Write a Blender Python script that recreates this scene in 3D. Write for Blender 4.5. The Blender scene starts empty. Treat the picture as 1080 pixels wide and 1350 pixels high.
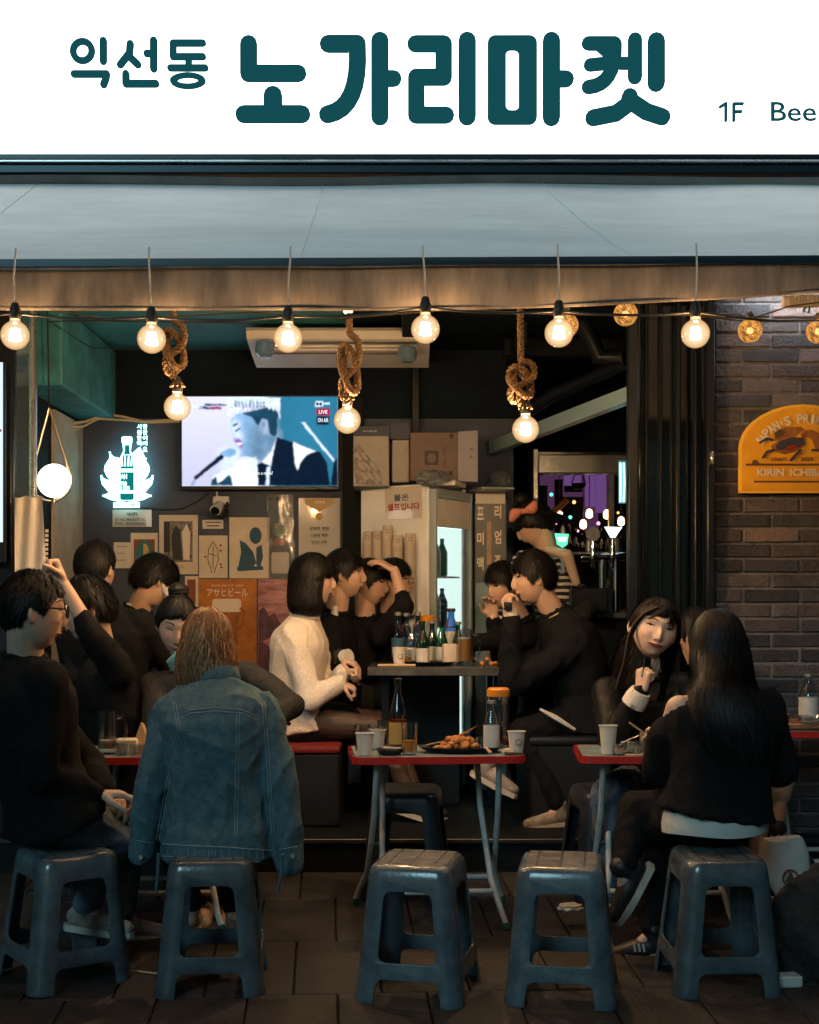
import bpy, bmesh, math, random
import numpy as np
from mathutils import Vector, Matrix, noise as mnoise
from mathutils.bvhtree import BVHTree

SC = bpy.context.scene
COL = SC.collection
random.seed(7)
R = math.radians

# ------------------------------------------------------------------ camera
F, CX, HY, H = 1800.0, 540.0, 805.0, 1.32      # photo focal length in px, centre column, horizon row, eye height
cam_d = bpy.data.cameras.new('camera'); cam = bpy.data.objects.new('camera', cam_d); COL.objects.link(cam)
cam_d.sensor_fit = 'VERTICAL'; cam_d.sensor_height = 36; cam_d.sensor_width = 28.8
cam_d.lens = F / 1350 * 36
cam_d.shift_y = (HY - 675) / 1350
cam_d.clip_start = 0.05; cam_d.clip_end = 500
cam.location = (0, 0, H); cam.rotation_euler = (R(90), 0, 0)
SC.camera = cam

# ------------------------------------------------------------------ night sky, street glow
W = bpy.data.worlds.new('World'); SC.world = W; W.use_nodes = True
nt = W.node_tree
sky = nt.nodes.new('ShaderNodeTexSky'); sky.sky_type = 'NISHITA'; sky.sun_disc = False
sky.sun_elevation = R(24); sky.sun_rotation = R(200)
tint = nt.nodes.new('ShaderNodeMix'); tint.data_type = 'RGBA'; tint.blend_type = 'MULTIPLY'
tint.inputs[0].default_value = 1; tint.inputs[7].default_value = (0.5, 0.9, 1.0, 1)
nt.links.new(sky.outputs[0], tint.inputs[6])
nt.links.new(tint.outputs[2], nt.nodes['Background'].inputs[0])
nt.nodes['Background'].inputs[1].default_value = 0.014
sun_d = bpy.data.lights.new('street_light', 'SUN'); sun = bpy.data.objects.new('street_light', sun_d); COL.objects.link(sun)
sun_d.energy = 0.66; sun_d.angle = R(16); sun_d.color = (0.45, 0.85, 1.0)
sun.rotation_euler = (R(66), 0, R(-20))       # cool glow from the street, behind the camera to the left

SC.view_settings.view_transform = 'Standard'; SC.view_settings.look = 'None'
SC.view_settings.exposure = 0; SC.view_settings.gamma = 1; SC.view_settings.use_curve_mapping = False
SC.render.engine = 'CYCLES'
SC.cycles.use_denoising = True
SC.cycles.max_bounces = 8; SC.cycles.diffuse_bounces = 3; SC.cycles.glossy_bounces = 4
SC.cycles.transmission_bounces = 8; SC.cycles.transparent_max_bounces = 12
SC.cycles.caustics_reflective = False; SC.cycles.caustics_refractive = False
SC.cycles.sample_clamp_indirect = 3

# ------------------------------------------------------------------ helpers
def P(x, y, D):
    """photo pixel + distance -> point"""
    return Vector(((x - CX) * D / F, D, H - (y - HY) * D / F))
def gz(D):                       # the pavement falls gently to the street
    return 0.06 * (min(max(D, 2.0), 6.32) - 4.5)
DF = 6.32                        # foot of the shop step
ZP = gz(DF) + 0.15               # shop floor
MATS = {}
def M(name, col, rough=0.6, metal=0.0, var=0.0, vs=6.0, bump=0.0, bs=40.0, emit=None, es=1.0, trans=0.0, ior=1.45,
      alpha=1.0, coat=0.0, spec=0.5, sheen=0.0, sss=0.0, col2=None, stretch=None, attr=None, detail=4.0, rnd=0.0):
    m = bpy.data.materials.new(name); m.use_nodes = True; MATS[name] = m
    n = m.node_tree.nodes; L = m.node_tree.links; b = n['Principled BSDF']
    b.inputs['Base Color'].default_value = (*col, 1); b.inputs['Roughness'].default_value = rough
    b.inputs['Metallic'].default_value = metal; b.inputs['IOR'].default_value = ior
    b.inputs['Transmission Weight'].default_value = trans; b.inputs['Alpha'].default_value = alpha
    b.inputs['Coat Weight'].default_value = coat; b.inputs['Specular IOR Level'].default_value = spec
    b.inputs['Sheen Weight'].default_value = sheen
    if sss:
        b.inputs['Subsurface Weight'].default_value = sss; b.inputs['Subsurface Radius'].default_value = (0.012, 0.004, 0.002)
    if emit is not None:
        b.inputs['Emission Color'].default_value = (*emit, 1); b.inputs['Emission Strength'].default_value = es
    tc = mp = None
    if var or bump:
        tc = n.new('ShaderNodeTexCoord'); mp = n.new('ShaderNodeMapping'); L.new(tc.outputs['Object'], mp.inputs[0])
        if stretch: mp.inputs['Scale'].default_value = stretch
        oi = n.new('ShaderNodeObjectInfo'); vm = n.new('ShaderNodeVectorMath'); vm.operation = 'ADD'
        ml = n.new('ShaderNodeMath'); ml.operation = 'MULTIPLY'; ml.inputs[1].default_value = 37.0
        L.new(oi.outputs['Random'], ml.inputs[0]); L.new(mp.outputs[0], vm.inputs[0]); L.new(ml.outputs[0], vm.inputs[1])
        src = vm.outputs[0]
    last = None
    if attr:
        at = n.new('ShaderNodeAttribute'); at.attribute_name = attr; last = at.outputs['Color']
    if var:
        t = n.new('ShaderNodeTexNoise'); t.inputs['Scale'].default_value = vs; t.inputs['Detail'].default_value = detail
        t.inputs['Roughness'].default_value = 0.65
        L.new(src, t.inputs['Vector'])
        rp = n.new('ShaderNodeValToRGB'); rp.color_ramp.elements[0].position = 0.3; rp.color_ramp.elements[1].position = 0.7
        L.new(t.outputs[0], rp.inputs[0])
        mx = n.new('ShaderNodeMix'); mx.data_type = 'RGBA'
        L.new(rp.outputs[0], mx.inputs[0])
        if last is not None:
            mx.blend_type = 'MIX'
            dk = n.new('ShaderNodeMix'); dk.data_type = 'RGBA'; dk.blend_type = 'MULTIPLY'; dk.inputs[0].default_value = 1
            L.new(last, dk.inputs[6]); dk.inputs[7].default_value = (1 - var, 1 - var, 1 - var, 1)
            L.new(dk.outputs[2], mx.inputs[6]); L.new(last, mx.inputs[7])
        else:
            c2 = col2 or tuple(min(1, c * (1 + var)) for c in col)
            mx.inputs[6].default_value = (*[c * (1 - var) for c in col], 1); mx.inputs[7].default_value = (*c2, 1)
        last = mx.outputs[2]
        # roughness follows the wear a little
        rr = n.new('ShaderNodeMapRange'); rr.inputs[3].default_value = max(0.03, rough * 0.82); rr.inputs[4].default_value = min(1, rough * 1.18)
        L.new(t.outputs[0], rr.inputs[0]); L.new(rr.outputs[0], b.inputs['Roughness'])
    if rnd:
        oi2 = n.new('ShaderNodeObjectInfo'); mr = n.new('ShaderNodeMapRange')
        mr.inputs[3].default_value = 1 - rnd; mr.inputs[4].default_value = 1 + rnd
        L.new(oi2.outputs['Random'], mr.inputs[0])
        hv = n.new('ShaderNodeHueSaturation'); L.new(mr.outputs[0], hv.inputs['Value'])
        if last is not None: L.new(last, hv.inputs['Color'])
        else: hv.inputs['Color'].default_value = (*col, 1)
        last = hv.outputs[0]
    if last is not None: L.new(last, b.inputs['Base Color'])
    if bump:
        t2 = n.new('ShaderNodeTexNoise'); t2.inputs['Scale'].default_value = bs; t2.inputs['Detail'].default_value = 5
        L.new(src, t2.inputs['Vector'])
        bp = n.new('ShaderNodeBump'); bp.inputs['Strength'].default_value = bump; bp.inputs['Distance'].default_value = 0.01
        L.new(t2.outputs[0], bp.inputs['Height']); L.new(bp.outputs[0], b.inputs['Normal'])
    return m
def EM(name, col, s=1.0):
    m = bpy.data.materials.new(name); m.use_nodes = True; n = m.node_tree.nodes; MATS[name] = m
    n.remove(n['Principled BSDF']); e = n.new('ShaderNodeEmission')
    e.inputs[0].default_value = (*col, 1); e.inputs[1].default_value = s
    m.node_tree.links.new(e.outputs[0], n['Material Output'].inputs[0])
    return m
def GLASS(name, col=(1, 1, 1), tint=0.9, gloss=0.08, rough=0.02, haze=0.0, hazecol=(1, 1, 1)):
    """thin clear glass: transparent, with fresnel reflections (keeps light passing straight through)"""
    m = bpy.data.materials.new(name); m.use_nodes = True; n = m.node_tree.nodes; L = m.node_tree.links; MATS[name] = m
    n.remove(n['Principled BSDF'])
    tr = n.new('ShaderNodeBsdfTransparent'); tr.inputs[0].default_value = (*[c * tint for c in col], 1)
    gl = n.new('ShaderNodeBsdfGlossy'); gl.inputs['Roughness'].default_value = rough
    lw = n.new('ShaderNodeLayerWeight'); lw.inputs[0].default_value = 0.35
    mr = n.new('ShaderNodeMapRange'); mr.inputs[3].default_value = gloss * 0.5; mr.inputs[4].default_value = min(1, gloss * 8)
    L.new(lw.outputs['Facing'], mr.inputs[0])
    mx = n.new('ShaderNodeMixShader'); L.new(mr.outputs[0], mx.inputs[0]); L.new(tr.outputs[0], mx.inputs[1]); L.new(gl.outputs[0], mx.inputs[2])
    out = mx.outputs[0]
    if haze:
        df = n.new('ShaderNodeBsdfDiffuse'); df.inputs[0].default_value = (*hazecol, 1)
        tl = n.new('ShaderNodeBsdfTranslucent'); tl.inputs[0].default_value = (*hazecol, 1)
        ad = n.new('ShaderNodeMixShader'); ad.inputs[0].default_value = 0.5; L.new(df.outputs[0], ad.inputs[1]); L.new(tl.outputs[0], ad.inputs[2])
        m2 = n.new('ShaderNodeMixShader'); m2.inputs[0].default_value = haze; L.new(out, m2.inputs[1]); L.new(ad.outputs[0], m2.inputs[2]); out = m2.outputs[0]
    L.new(out, n['Material Output'].inputs[0])
    return m

class MB:
    """collects simple shapes; build() makes one mesh object"""
    def __init__(s): s.v = []; s.f = []
    def add(s, vs, fs):
        o = len(s.v); s.v += [tuple(v) for v in vs]; s.f += [tuple(i + o for i in f) for f in fs]; return s
    def box(s, c, d, rz=0.0, m=None):
        hx, hy, hz = d[0] / 2, d[1] / 2, d[2] / 2; mt = m or Matrix.Rotation(rz, 3, 'Z')
        vs = [Vector(c) + mt @ Vector((x * hx, y * hy, z * hz)) for x in (-1, 1) for y in (-1, 1) for z in (-1, 1)]
        return s.add(vs, [(0, 1, 3, 2), (4, 6, 7, 5), (0, 4, 5, 1), (2, 3, 7, 6), (0, 2, 6, 4), (1, 5, 7, 3)])
    def bbox(s, c, d, bev=0.004, rz=0.0, seg=1, m=None):
        bm = bmesh.new(); bmesh.ops.create_cube(bm, size=1); bmesh.ops.scale(bm, vec=d, verts=bm.verts)
        bmesh.ops.bevel(bm, geom=bm.edges[:], offset=min(bev, min(d) * 0.45), segments=seg, affect='EDGES', profile=0.6)
        mt = m or Matrix.Rotation(rz, 3, 'Z')
        s.add([Vector(c) + mt @ v.co for v in bm.verts], [[v.index for v in f.verts] for f in bm.faces]) if not bm.verts.index_update() else None
        bm.free(); return s
    def ring(s, pts, cap=True): pass
    def loft(s, rings, cap=True, closed=True):
        n = len(rings[0]); o = len(s.v)
        for r in rings: s.v += [tuple(p) for p in r]
        for i in range(len(rings) - 1):
            for j in range(n if closed else n - 1):
                k = (j + 1) % n
                s.f.append((o + i * n + j, o + i * n + k, o + (i + 1) * n + k, o + (i + 1) * n + j))
        if cap:
            s.f.append(tuple(o + j for j in reversed(range(n)))); s.f.append(tuple(o + (len(rings) - 1) * n + j for j in range(n)))
        return s
    def tube(s, pts, r, seg=8, cap=True):
        pts = [Vector(p) for p in pts]; rs = r if isinstance(r, (list, tuple)) else [r] * len(pts)
        rings = []; prev = None
        for i, p in enumerate(pts):
            t = (pts[min(i + 1, len(pts) - 1)] - pts[max(i - 1, 0)])
            t = t.normalized() if t.length > 1e-9 else Vector((0, 0, 1))
            a = prev if prev is not None else (Vector((0, 0, 1)) if abs(t.z) < 0.9 else Vector((1, 0, 0)))
            a = (a - t * a.dot(t)); a = a.normalized() if a.length > 1e-6 else t.orthogonal().normalized()
            prev = a; b = t.cross(a)
            rings.append([p + (a * math.cos(2 * math.pi * k / seg) + b * math.sin(2 * math.pi * k / seg)) * rs[i] for k in range(seg)])
        return s.loft(rings, cap)
    def cyl(s, p0, p1, r0, r1=None, seg=16): return s.tube([p0, p1], [r0, r0 if r1 is None else r1], seg)
    def lathe(s, c, prof, seg=20, cap=True, m=None):
        c = Vector(c); rings = []
        for r, z in prof:
            ring = [Vector((math.cos(2 * math.pi * k / seg) * r, math.sin(2 * math.pi * k / seg) * r, z)) for k in range(seg)]
            rings.append([c + (m @ p if m else p) for p in ring])
        return s.loft(rings, cap)
    def prism(s, poly, front, back):
        """poly: list of 2d keys; front/back map (a,b)->3d"""
        f = [front(*p) for p in poly]; b = [back(*p) for p in poly]; n = len(poly); o = len(s.v)
        s.v += [tuple(p) for p in f + b]
        s.f.append(tuple(o + i for i in range(n))); s.f.append(tuple(o + n + i for i in reversed(range(n))))
        for i in range(n):
            j = (i + 1) % n; s.f.append((o + j, o + i, o + n + i, o + n + j))
        return s
    def mesh(s, name, mat=None, smooth=False, angle=None):
        me = bpy.data.meshes.new(name); me.from_pydata(s.v, [], s.f)
        bm = bmesh.new(); bm.from_mesh(me); bmesh.ops.recalc_face_normals(bm, faces=bm.faces[:]); bm.to_mesh(me); bm.free()
        if mat: me.materials.append(MATS[mat] if isinstance(mat, str) else mat)
        if smooth:
            me.polygons.foreach_set('use_smooth', [True] * len(me.polygons))
            me.set_sharp_from_angle(angle=R(angle or 40))
        me.update(); return me

def thing(name, label, cat, loc=(0, 0, 0), rotz=0.0, group=None):
    o = bpy.data.objects.new(name, None); COL.objects.link(o); o.empty_display_size = 0.05
    o.location = loc; o.rotation_euler = (0, 0, rotz); o['label'] = label; o['category'] = cat
    if group: o['group'] = group
    return o
def tag(o, label=None, cat=None, group=None, kind=None):
    if label: o['label'] = label
    if cat: o['category'] = cat
    if group: o['group'] = group
    if kind: o['kind'] = kind
    return o
def orig(o):
    v = Vector((0, 0, 0))
    while o is not None: v = v + Vector(o.location); o = o.parent
    return v
def part(name, mb, mat, parent=None, smooth=False, angle=None, local=False):
    """mb holds world coordinates (or coordinates local to the parent if local=True)"""
    if parent is None:
        vs = np.array(mb.v) if len(mb.v) else np.zeros((1, 3))
        c = Vector(((vs[:, 0].min() + vs[:, 0].max()) / 2, (vs[:, 1].min() + vs[:, 1].max()) / 2, vs[:, 2].min()))
        mb.v = [tuple(Vector(v) - c) for v in mb.v]
    elif not local:
        c0 = orig(parent); mb.v = [tuple(Vector(v) - c0) for v in mb.v]
    o = bpy.data.objects.new(name, mb.mesh(name, mat, smooth, angle)); COL.objects.link(o)
    if parent is None: o.location = c
    else: o.parent = parent
    return o
def raw(name, me, parent=None):
    o = bpy.data.objects.new(name, me); COL.objects.link(o); o.parent = parent; return o
def dup(root, loc=None, rotz=None, label=None, group=None, parent=None):
    r = root.copy(); COL.objects.link(r); r.parent = parent
    if loc is not None: r.location = loc
    if rotz is not None: r.rotation_euler = (0, 0, rotz)
    if label: r['label'] = label
    if group: r['group'] = group
    for ch in list(root.children): dup(ch, parent=r)
    return r
def structure(name, mb, mat, parent=None, **k):
    o = part(name, mb, mat, parent, **k)
    if parent is None: o['kind'] = 'structure'
    return o

def stroke_poly(pts, w, seg=6, cap=True):
    """outline of a 2d polyline with round ends (y down or up, either way)"""
    pts = [Vector((p[0], p[1])) for p in pts]; h = w / 2; L = []; Rr = []
    n = len(pts)
    def nrm(a, b): d = (b - a).normalized(); return Vector((-d.y, d.x))
    for i in range(n):
        if i == 0: nn = nrm(pts[0], pts[1]); L.append(pts[0] + nn * h); Rr.append(pts[0] - nn * h)
        elif i == n - 1: nn = nrm(pts[-2], pts[-1]); L.append(pts[-1] + nn * h); Rr.append(pts[-1] - nn * h)
        else:
            n1, n2 = nrm(pts[i - 1], pts[i]), nrm(pts[i], pts[i + 1]); m = (n1 + n2)
            m = m.normalized(); c = max(0.35, m.dot(n1))
            cr = n1.x * n2.y - n1.y * n2.x
            for side, out in ((1, L), (-1, Rr)):
                if cr * side < 0 and abs(cr) > 0.3:      # outer corner: round it
                    a1 = math.atan2(n1.y * side, n1.x * side); a2 = math.atan2(n2.y * side, n2.x * side)
                    d = (a2 - a1 + math.pi) % (2 * math.pi) - math.pi
                    for k in range(5): a = a1 + d * k / 4; out.append(pts[i] + Vector((math.cos(a), math.sin(a))) * h)
                else: out.append(pts[i] + m * (h / c) * side)
    def capf(p, a0):
        return [p + Vector((math.cos(a0 - math.pi * k / seg), math.sin(a0 - math.pi * k / seg))) * h for k in range(1, seg)] if cap else []
    nE = nrm(pts[-2], pts[-1]); nS = nrm(pts[0], pts[1])
    poly = L + capf(pts[-1], math.atan2(nE.y, nE.x)) + Rr[::-1] + capf(pts[0], math.atan2(-nS.y, -nS.x))
    return [(p.x, p.y) for p in poly]

def text_mesh(body, bold=0.0, res=3):
    cu = bpy.data.curves.new('txt', 'FONT'); cu.body = body; cu.size = 1.0; cu.offset = bold; cu.resolution_u = res
    cu.align_x = 'LEFT'
    ob = bpy.data.objects.new('txt', cu); COL.objects.link(ob)
    dg = bpy.context.evaluated_depsgraph_get(); me = bpy.data.meshes.new_from_object(ob.evaluated_get(dg))
    bpy.data.objects.remove(ob); bpy.data.curves.remove(cu)
    return me
def text(name, body, origin, ax, ay, width, mat, parent, height=None, bold=0.0, center=True, thick=0.0):
    """flat lettering on a surface: origin is the middle (or left end) of the line, ax/ay unit vectors"""
    me = text_mesh(body, bold); n = len(me.vertices); co = np.zeros(n * 3); me.vertices.foreach_get('co', co); co = co.reshape(-1, 3)
    if n == 0: return None
    mn, mx = co.min(0), co.max(0); ww, hh = max(1e-6, mx[0] - mn[0]), max(1e-6, mx[1] - mn[1])
    sx = width / ww if width else height / hh
    sy = height / hh if height else sx
    ax, ay = Vector(ax).normalized(), Vector(ay).normalized(); o = Vector(origin) - orig(parent)
    out = []
    for x, y, _ in co:
        a = (x - (mn[0] + mx[0]) / 2 if center else x - mn[0]) * sx; b = (y - (mn[1] + mx[1]) / 2) * sy
        out.append(o + ax * a + ay * b)
    me.vertices.foreach_set('co', [c for v in out for c in v])
    me.materials.clear(); me.materials.append(MATS[mat]); me.name = name
    me.update(); ob = raw(name, me, parent)
    return ob
# ------------------------------------------------------------------ materials of the place
M('paving', (0.021, 0.0175, 0.0165), 0.62, var=0.6, vs=7, bump=0.6, bs=60, rnd=0.22)
M('joint', (0.012, 0.010, 0.009), 0.9, var=0.3, vs=20)
M('black_metal', (0.005, 0.0075, 0.011), 0.35, spec=.3, var=0.3, vs=9, bump=0.1, bs=30)
M('dark_glass', (0.006, 0.009, 0.012), 0.06, spec=0.6)
M('black_paint', (0.006, 0.008, 0.010), 0.6, spec=.12, var=0.4, vs=4, bump=0.2, bs=25)
M('ceiling_teal_lit', (0.03, 0.17, 0.20), 0.7, var=0.35, vs=3, bump=0.3, bs=14)  # teal neon light on the dark ceiling put into the base colour
M('wall_grey', (0.056, 0.070, 0.104), 0.6, spec=.2, var=0.22, vs=3, bump=0.15, bs=60)
M('wall_dark', (0.007, 0.012, 0.018), 0.7, spec=.06, var=0.4, vs=4, bump=0.2, bs=30)
M('plaster_beige', (0.34, 0.30, 0.26), 0.75, var=0.25, vs=5, bump=0.3, bs=20)
M('plaster_teal_lit', (0.03, 0.17, 0.20), 0.75, var=0.45, vs=5, bump=0.5, bs=12)  # teal cast of the neon mixed into the plaster colour
M('mortar', (0.125, 0.112, 0.112), 0.9, var=0.35, vs=30, bump=0.5, bs=120)
M('brick_a', (0.066, 0.052, 0.052), 0.8, var=0.35, vs=14, bump=0.7, bs=70, rnd=0.35)
M('brick_b', (0.031, 0.029, 0.034), 0.8, var=0.35, vs=14, bump=0.7, bs=70, rnd=0.35)
M('brick_c', (0.12, 0.085, 0.078), 0.8, var=0.35, vs=14, bump=0.7, bs=70, rnd=0.25)
M('awning_cloth', (0.78, 0.775, 0.755), 0.65, var=0.16, vs=2.6, bump=0.5, bs=6, detail=9, stretch=(0.6, 1.5, 1.5))
M('awning_shaded', (0.20, 0.165, 0.14), 0.8, var=0.3, vs=3)  # shade along the awning's top edge put into a darker cloth colour
M('valance_cloth', (0.088, 0.080, 0.076), 0.8, var=0.55, vs=5, bump=0.4, bs=14, stretch=(2.2, 1, 0.45), col2=(0.15, 0.132, 0.12))
M('steel', (0.45, 0.47, 0.48), 0.28, metal=0.9, var=0.15, vs=8)
EM('sign_face', (0.97, 1.0, 0.985), 3.0)
EM('sign_ink', (0.007, 0.072, 0.088), 1.0)
M('sign_frame', (0.02, 0.035, 0.045), 0.3, metal=0.4)
M('concrete', (0.16, 0.15, 0.14), 0.85, var=0.3, vs=6, bump=0.5, bs=40)

# ------------------------------------------------------------------ ground with its paving slabs
XN, XP = -4.2, 4.2
mb = MB(); ys = [-30, 2.0, DF, 60]; zs = [gz(2.0), gz(2.0), gz(DF), gz(DF)]
for i in range(3):
    mb.add([(-60, ys[i], zs[i] - 0.03), (60, ys[i], zs[i] - 0.03), (60, ys[i + 1], zs[i + 1] - 0.03), (-60, ys[i + 1], zs[i + 1] - 0.03)], [(0, 1, 2, 3)])
ground = structure('ground', mb, 'joint')
rot = R(3.5); sw, sl = 0.305, 0.61; tilt = math.atan(0.06)
sm = MB(); sm.bbox((0, 0, 0), (sw - 0.005, sl - 0.005, 0.05), 0.004); slab_me = sm.mesh('paving_slab', 'paving', True, 30)
gl = orig(ground)
for j in range(-1, 8):
    for i in range(-9, 10):
        x0, y0 = i * sw + (sw * 0.5 if j % 2 else 0) + 0.07, 2.55 + j * sl
        x = x0 * math.cos(rot) - (y0 - 4.5) * math.sin(rot); y = 4.5 + x0 * math.sin(rot) + (y0 - 4.5) * math.cos(rot)
        if y > DF + 0.1 or abs(x) > 0.62 * y / 1.25 + 0.9: continue
        o = raw('paving_slab', slab_me, ground)
        o.location = Vector((x, y, gz(y) - 0.026 + random.uniform(-0.0025, 0.0025))) - gl
        o.rotation_euler = (tilt + random.uniform(-.003, .003), random.uniform(-.003, .003), rot)

# ------------------------------------------------------------------ shop floor and step
mb = MB(); mb.bbox((0.3, (DF + 9.9) / 2 , (ZP + gz(DF)) / 2 - 0.02), (8.4, 9.9 - DF, ZP - gz(DF) + 0.04), 0.008)
floor = structure('shop_floor', mb, 'black_paint')
M('step_edge', (0.05, 0.05, 0.055), 0.35, metal=0.7, var=0.3, vs=10)
mb = MB(); mb.bbox((0.3, DF - 0.002, ZP - 0.006), (8.4, 0.02, 0.022), 0.003); structure('step_nosing', mb, 'step_edge', floor)

DW = 6.5       # shopfront plane
DB = 8.4       # back wall
XL = -2.03     # left wall of the room
ZC = 2.92
# back wall: lower grey panel, dark band above
mb = MB(); mb.box(((XL + 0.72) / 2, DB + 0.05, (ZP + 2.50) / 2), (0.72 - XL, 0.1, 2.50 - ZP)); bw = structure('back_wall', mb, 'wall_grey')
mb = MB(); mb.box(((XL + 0.72) / 2, DB + 0.04, (2.50 + ZC) / 2), (0.72 - XL, 0.12, ZC - 2.50)); structure('upper_wall', mb, 'wall_dark', bw)
mb = MB(); mb.bbox((-0.345, DB - 0.02, (ZP + 2.5) / 2 + 0.2), (0.13, 0.05, 2.1), 0.004); structure('wall_post', mb, 'black_paint', bw)
# left wall, its beige strip and the peeling soffit box
mb = MB(); mb.box((XL - 0.05, (DW + DB) / 2 + 0.1, (ZP + ZC) / 2), (0.1, DB - DW + 0.1, ZC - ZP)); lw = structure('left_wall', mb, 'wall_dark')
mb = MB(); mb.box((XL + 0.012, 8.06, (ZP + 2.46) / 2), (0.02, 0.66, 2.46 - ZP)); structure('plaster_strip', mb, 'plaster_beige', lw)
mb = MB(); mb.bbox((XL + 0.11, 7.72, 2.70), (0.24, 1.30, 0.42), 0.012); structure('soffit_box', mb, 'plaster_teal_lit', lw)
# ceiling
mb = MB(); mb.box((-1.22, 7.55, ZC + 0.05), (1.75, 2.0, 0.1)); cl = structure('ceiling', mb, 'ceiling_teal_lit')
mb = MB(); mb.box((1.15, 8.2, ZC + 0.06), (3.0, 3.4, 0.1)); structure('dark_ceiling', mb, 'wall_dark', cl)
mb = MB(); mb.bbox((0.0, 7.0, ZC - 0.05), (0.08, 1.0, 0.1), 0.005); mb.bbox((0.62, 7.9, ZC - 0.07), (0.06, 0.8, 0.12), 0.005)
mb.bbox((1.0, 8.0, ZC - 0.06), (0.9, 0.06, 0.1), 0.005); structure('ceiling_beam', mb, 'black_paint', cl)
# far room behind the bar window, right wall behind
mb = MB(); mb.box((1.55, 10.0, 1.6), (3.2, 0.1, 2.8)); fw = structure('far_wall', mb, 'wall_dark')
mb = MB(); mb.box((2.95, 8.3, 1.6), (0.1, 3.5, 2.8)); structure('right_wall', mb, 'wall_dark')
mb = MB(); mb.box((0.68, 9.2, 1.6), (0.08, 1.6, 2.8)); structure('partition_wall', mb, 'wall_dark')

# ------------------------------------------------------------------ facade over the opening, neighbours
mb = MB(); mb.box((0, 6.42, 3.75), (9.0, 0.3, 1.75)); fac = structure('upper_facade', mb, 'concrete')
mb = MB(); mb.box((-3.2, DW + 0.4, 1.5), (2.1, 0.8, 3.0)); structure('neighbour_wall', mb, 'wall_dark')

# light-box sign ----------------------------------------------------
DS = 6.10
sg = thing('lightbox_sign', 'long glowing white lightbox sign with dark teal Korean lettering above the awning', 'sign', (0, DS, 3.36))
z0 = P(0, 206, DS).z; z1 = 4.22
mb = MB(); mb.box((0.1, DS + 0.02, (z0 + z1) / 2), (7.6, 0.03, z1 - z0)); part('light_panel', mb, 'sign_face', sg)
mb = MB(); mb.box((0.1, DS + 0.105, (z0 + z1) / 2), (7.66, 0.13, z1 - z0 + 0.06)); part('casing', mb, 'sign_frame', sg)
mb = MB(); mb.bbox((0.1, DS - 0.005, z0 - 0.017), (7.66, 0.08, 0.030), 0.006); part('frame_rail', mb, 'sign_frame', sg, smooth=True)
mb = MB(); mb.bbox((0.1, DS - 0.01, z0 - 0.040), (7.66, 0.10, 0.012), 0.004); part('frame_strip', mb, 'steel', sg, smooth=True)
mb = MB(); mb.bbox((0.1, DS + 0.01, z0 - 0.068), (7.66, 0.10, 0.042), 0.006); part('frame_base', mb, 'sign_frame', sg, smooth=True)
def ell(cx, cy, rx, ry, n=28): return [(cx + rx * math.cos(2 * math.pi * k / n), cy + ry * math.sin(2 * math.pi * k / n)) for k in range(n)]
def ringshape(mb, outer, inner, fr, bk):
    n = len(outer); o = len(mb.v)
    mb.v += [tuple(fr(*p)) for p in outer] + [tuple(fr(*p)) for p in inner] + [tuple(bk(*p)) for p in outer] + [tuple(bk(*p)) for p in inner]
    for i in range(n):
        j = (i + 1) % n
        mb.f += [(o + i, o + j, o + n + j, o + n + i), (o + 2 * n + i, o + i, o + n + i, o + 3 * n + i), (o + i, o + 2 * n + i, o + 2 * n + j, o + j), (o + n + i, o + n + j, o + 3 * n + j, o + 3 * n + i)]
def rrect(x0, y0, x1, y1, r, k=5):
    pts = []
    for cx, cy, a0 in ((x1 - r, y0 + r, -90), (x1 - r, y1 - r, 0), (x0 + r, y1 - r, 90), (x0 + r, y0 + r, 180)):
        for i in range(k + 1): a = R(a0 + 90 * i / k); pts.append((cx + r * math.cos(a), cy + r * math.sin(a)))
    return pts
def bez(p0, p1, p2, n=8): return [tuple((1 - t) ** 2 * a + 2 * t * (1 - t) * b + t * t * c for a, b, c in zip(p0, p1, p2)) for t in [i / n for i in range(n + 1)]]
LET = [  # each letter: list of strokes (points, width) or ('o', ring)
 [('o', ell(109, 67.5, 16.5, 17), ell(109, 67.5, 8, 8.5)), ([(136.5, 54), (136.5, 81)], 9.5), ([(98, 98), (141, 98), (140, 104), (137, 112)], 9)],
 [([(172, 58), (171, 70), (159, 85.5)], 9.5), ([(170, 74), (182, 85.5)], 9.5), ([(194, 71), (203, 71)], 9), ([(203, 54), (203, 91)], 9.5), ([(166.5, 98), (166.5, 111), (206, 111)], 9)],
 [([(267.5, 57), (228.5, 57), (228.5, 75), (267.5, 75)], 9), ([(249, 75), (249, 90)], 8.5), ([(225, 90), (271, 90)], 8.5), ('o', ell(248, 107, 23.5, 10.5), ell(248, 107, 14, 4.2))],
 [([(328, 58), (328, 97), (393, 97)], 22.5), ([(360, 126), (360, 150)], 24.5), ([(322, 151), (398, 151)], 23)],
 [([(433, 58), (471, 58)] + bez((471, 60), (476, 143), (432, 151)), 23), ([(501, 54), (501, 154)], 23), ([(501, 104), (519, 104)], 21)],
 [([(548, 58), (585, 58), (585, 102), (549, 102), (549, 152), (588, 152)], 22), ([(616, 54), (616, 154)], 23)],
 [('o', rrect(643, 47, 708, 164.5, 10), rrect(667, 66.5, 684, 146, 6)), ([(727, 54), (727, 155)], 23), ([(727, 104.5), (746, 104.5)], 21.5)],
 [([(776, 57.5), (810, 57.5)] + bez((810.5, 59), (812, 112), (776, 115)), 18.5), ([(778, 86), (807, 83)], 17), ([(818, 84), (837, 84)], 16), ([(837, 53), (837, 102)], 18.5), ([(865, 55), (865, 110)], 22.5),
  ([(830, 128), (828, 138), (812, 150), (782, 156)], 21), ([(831, 134), (852, 148), (873, 155)], 21)]]
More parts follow.
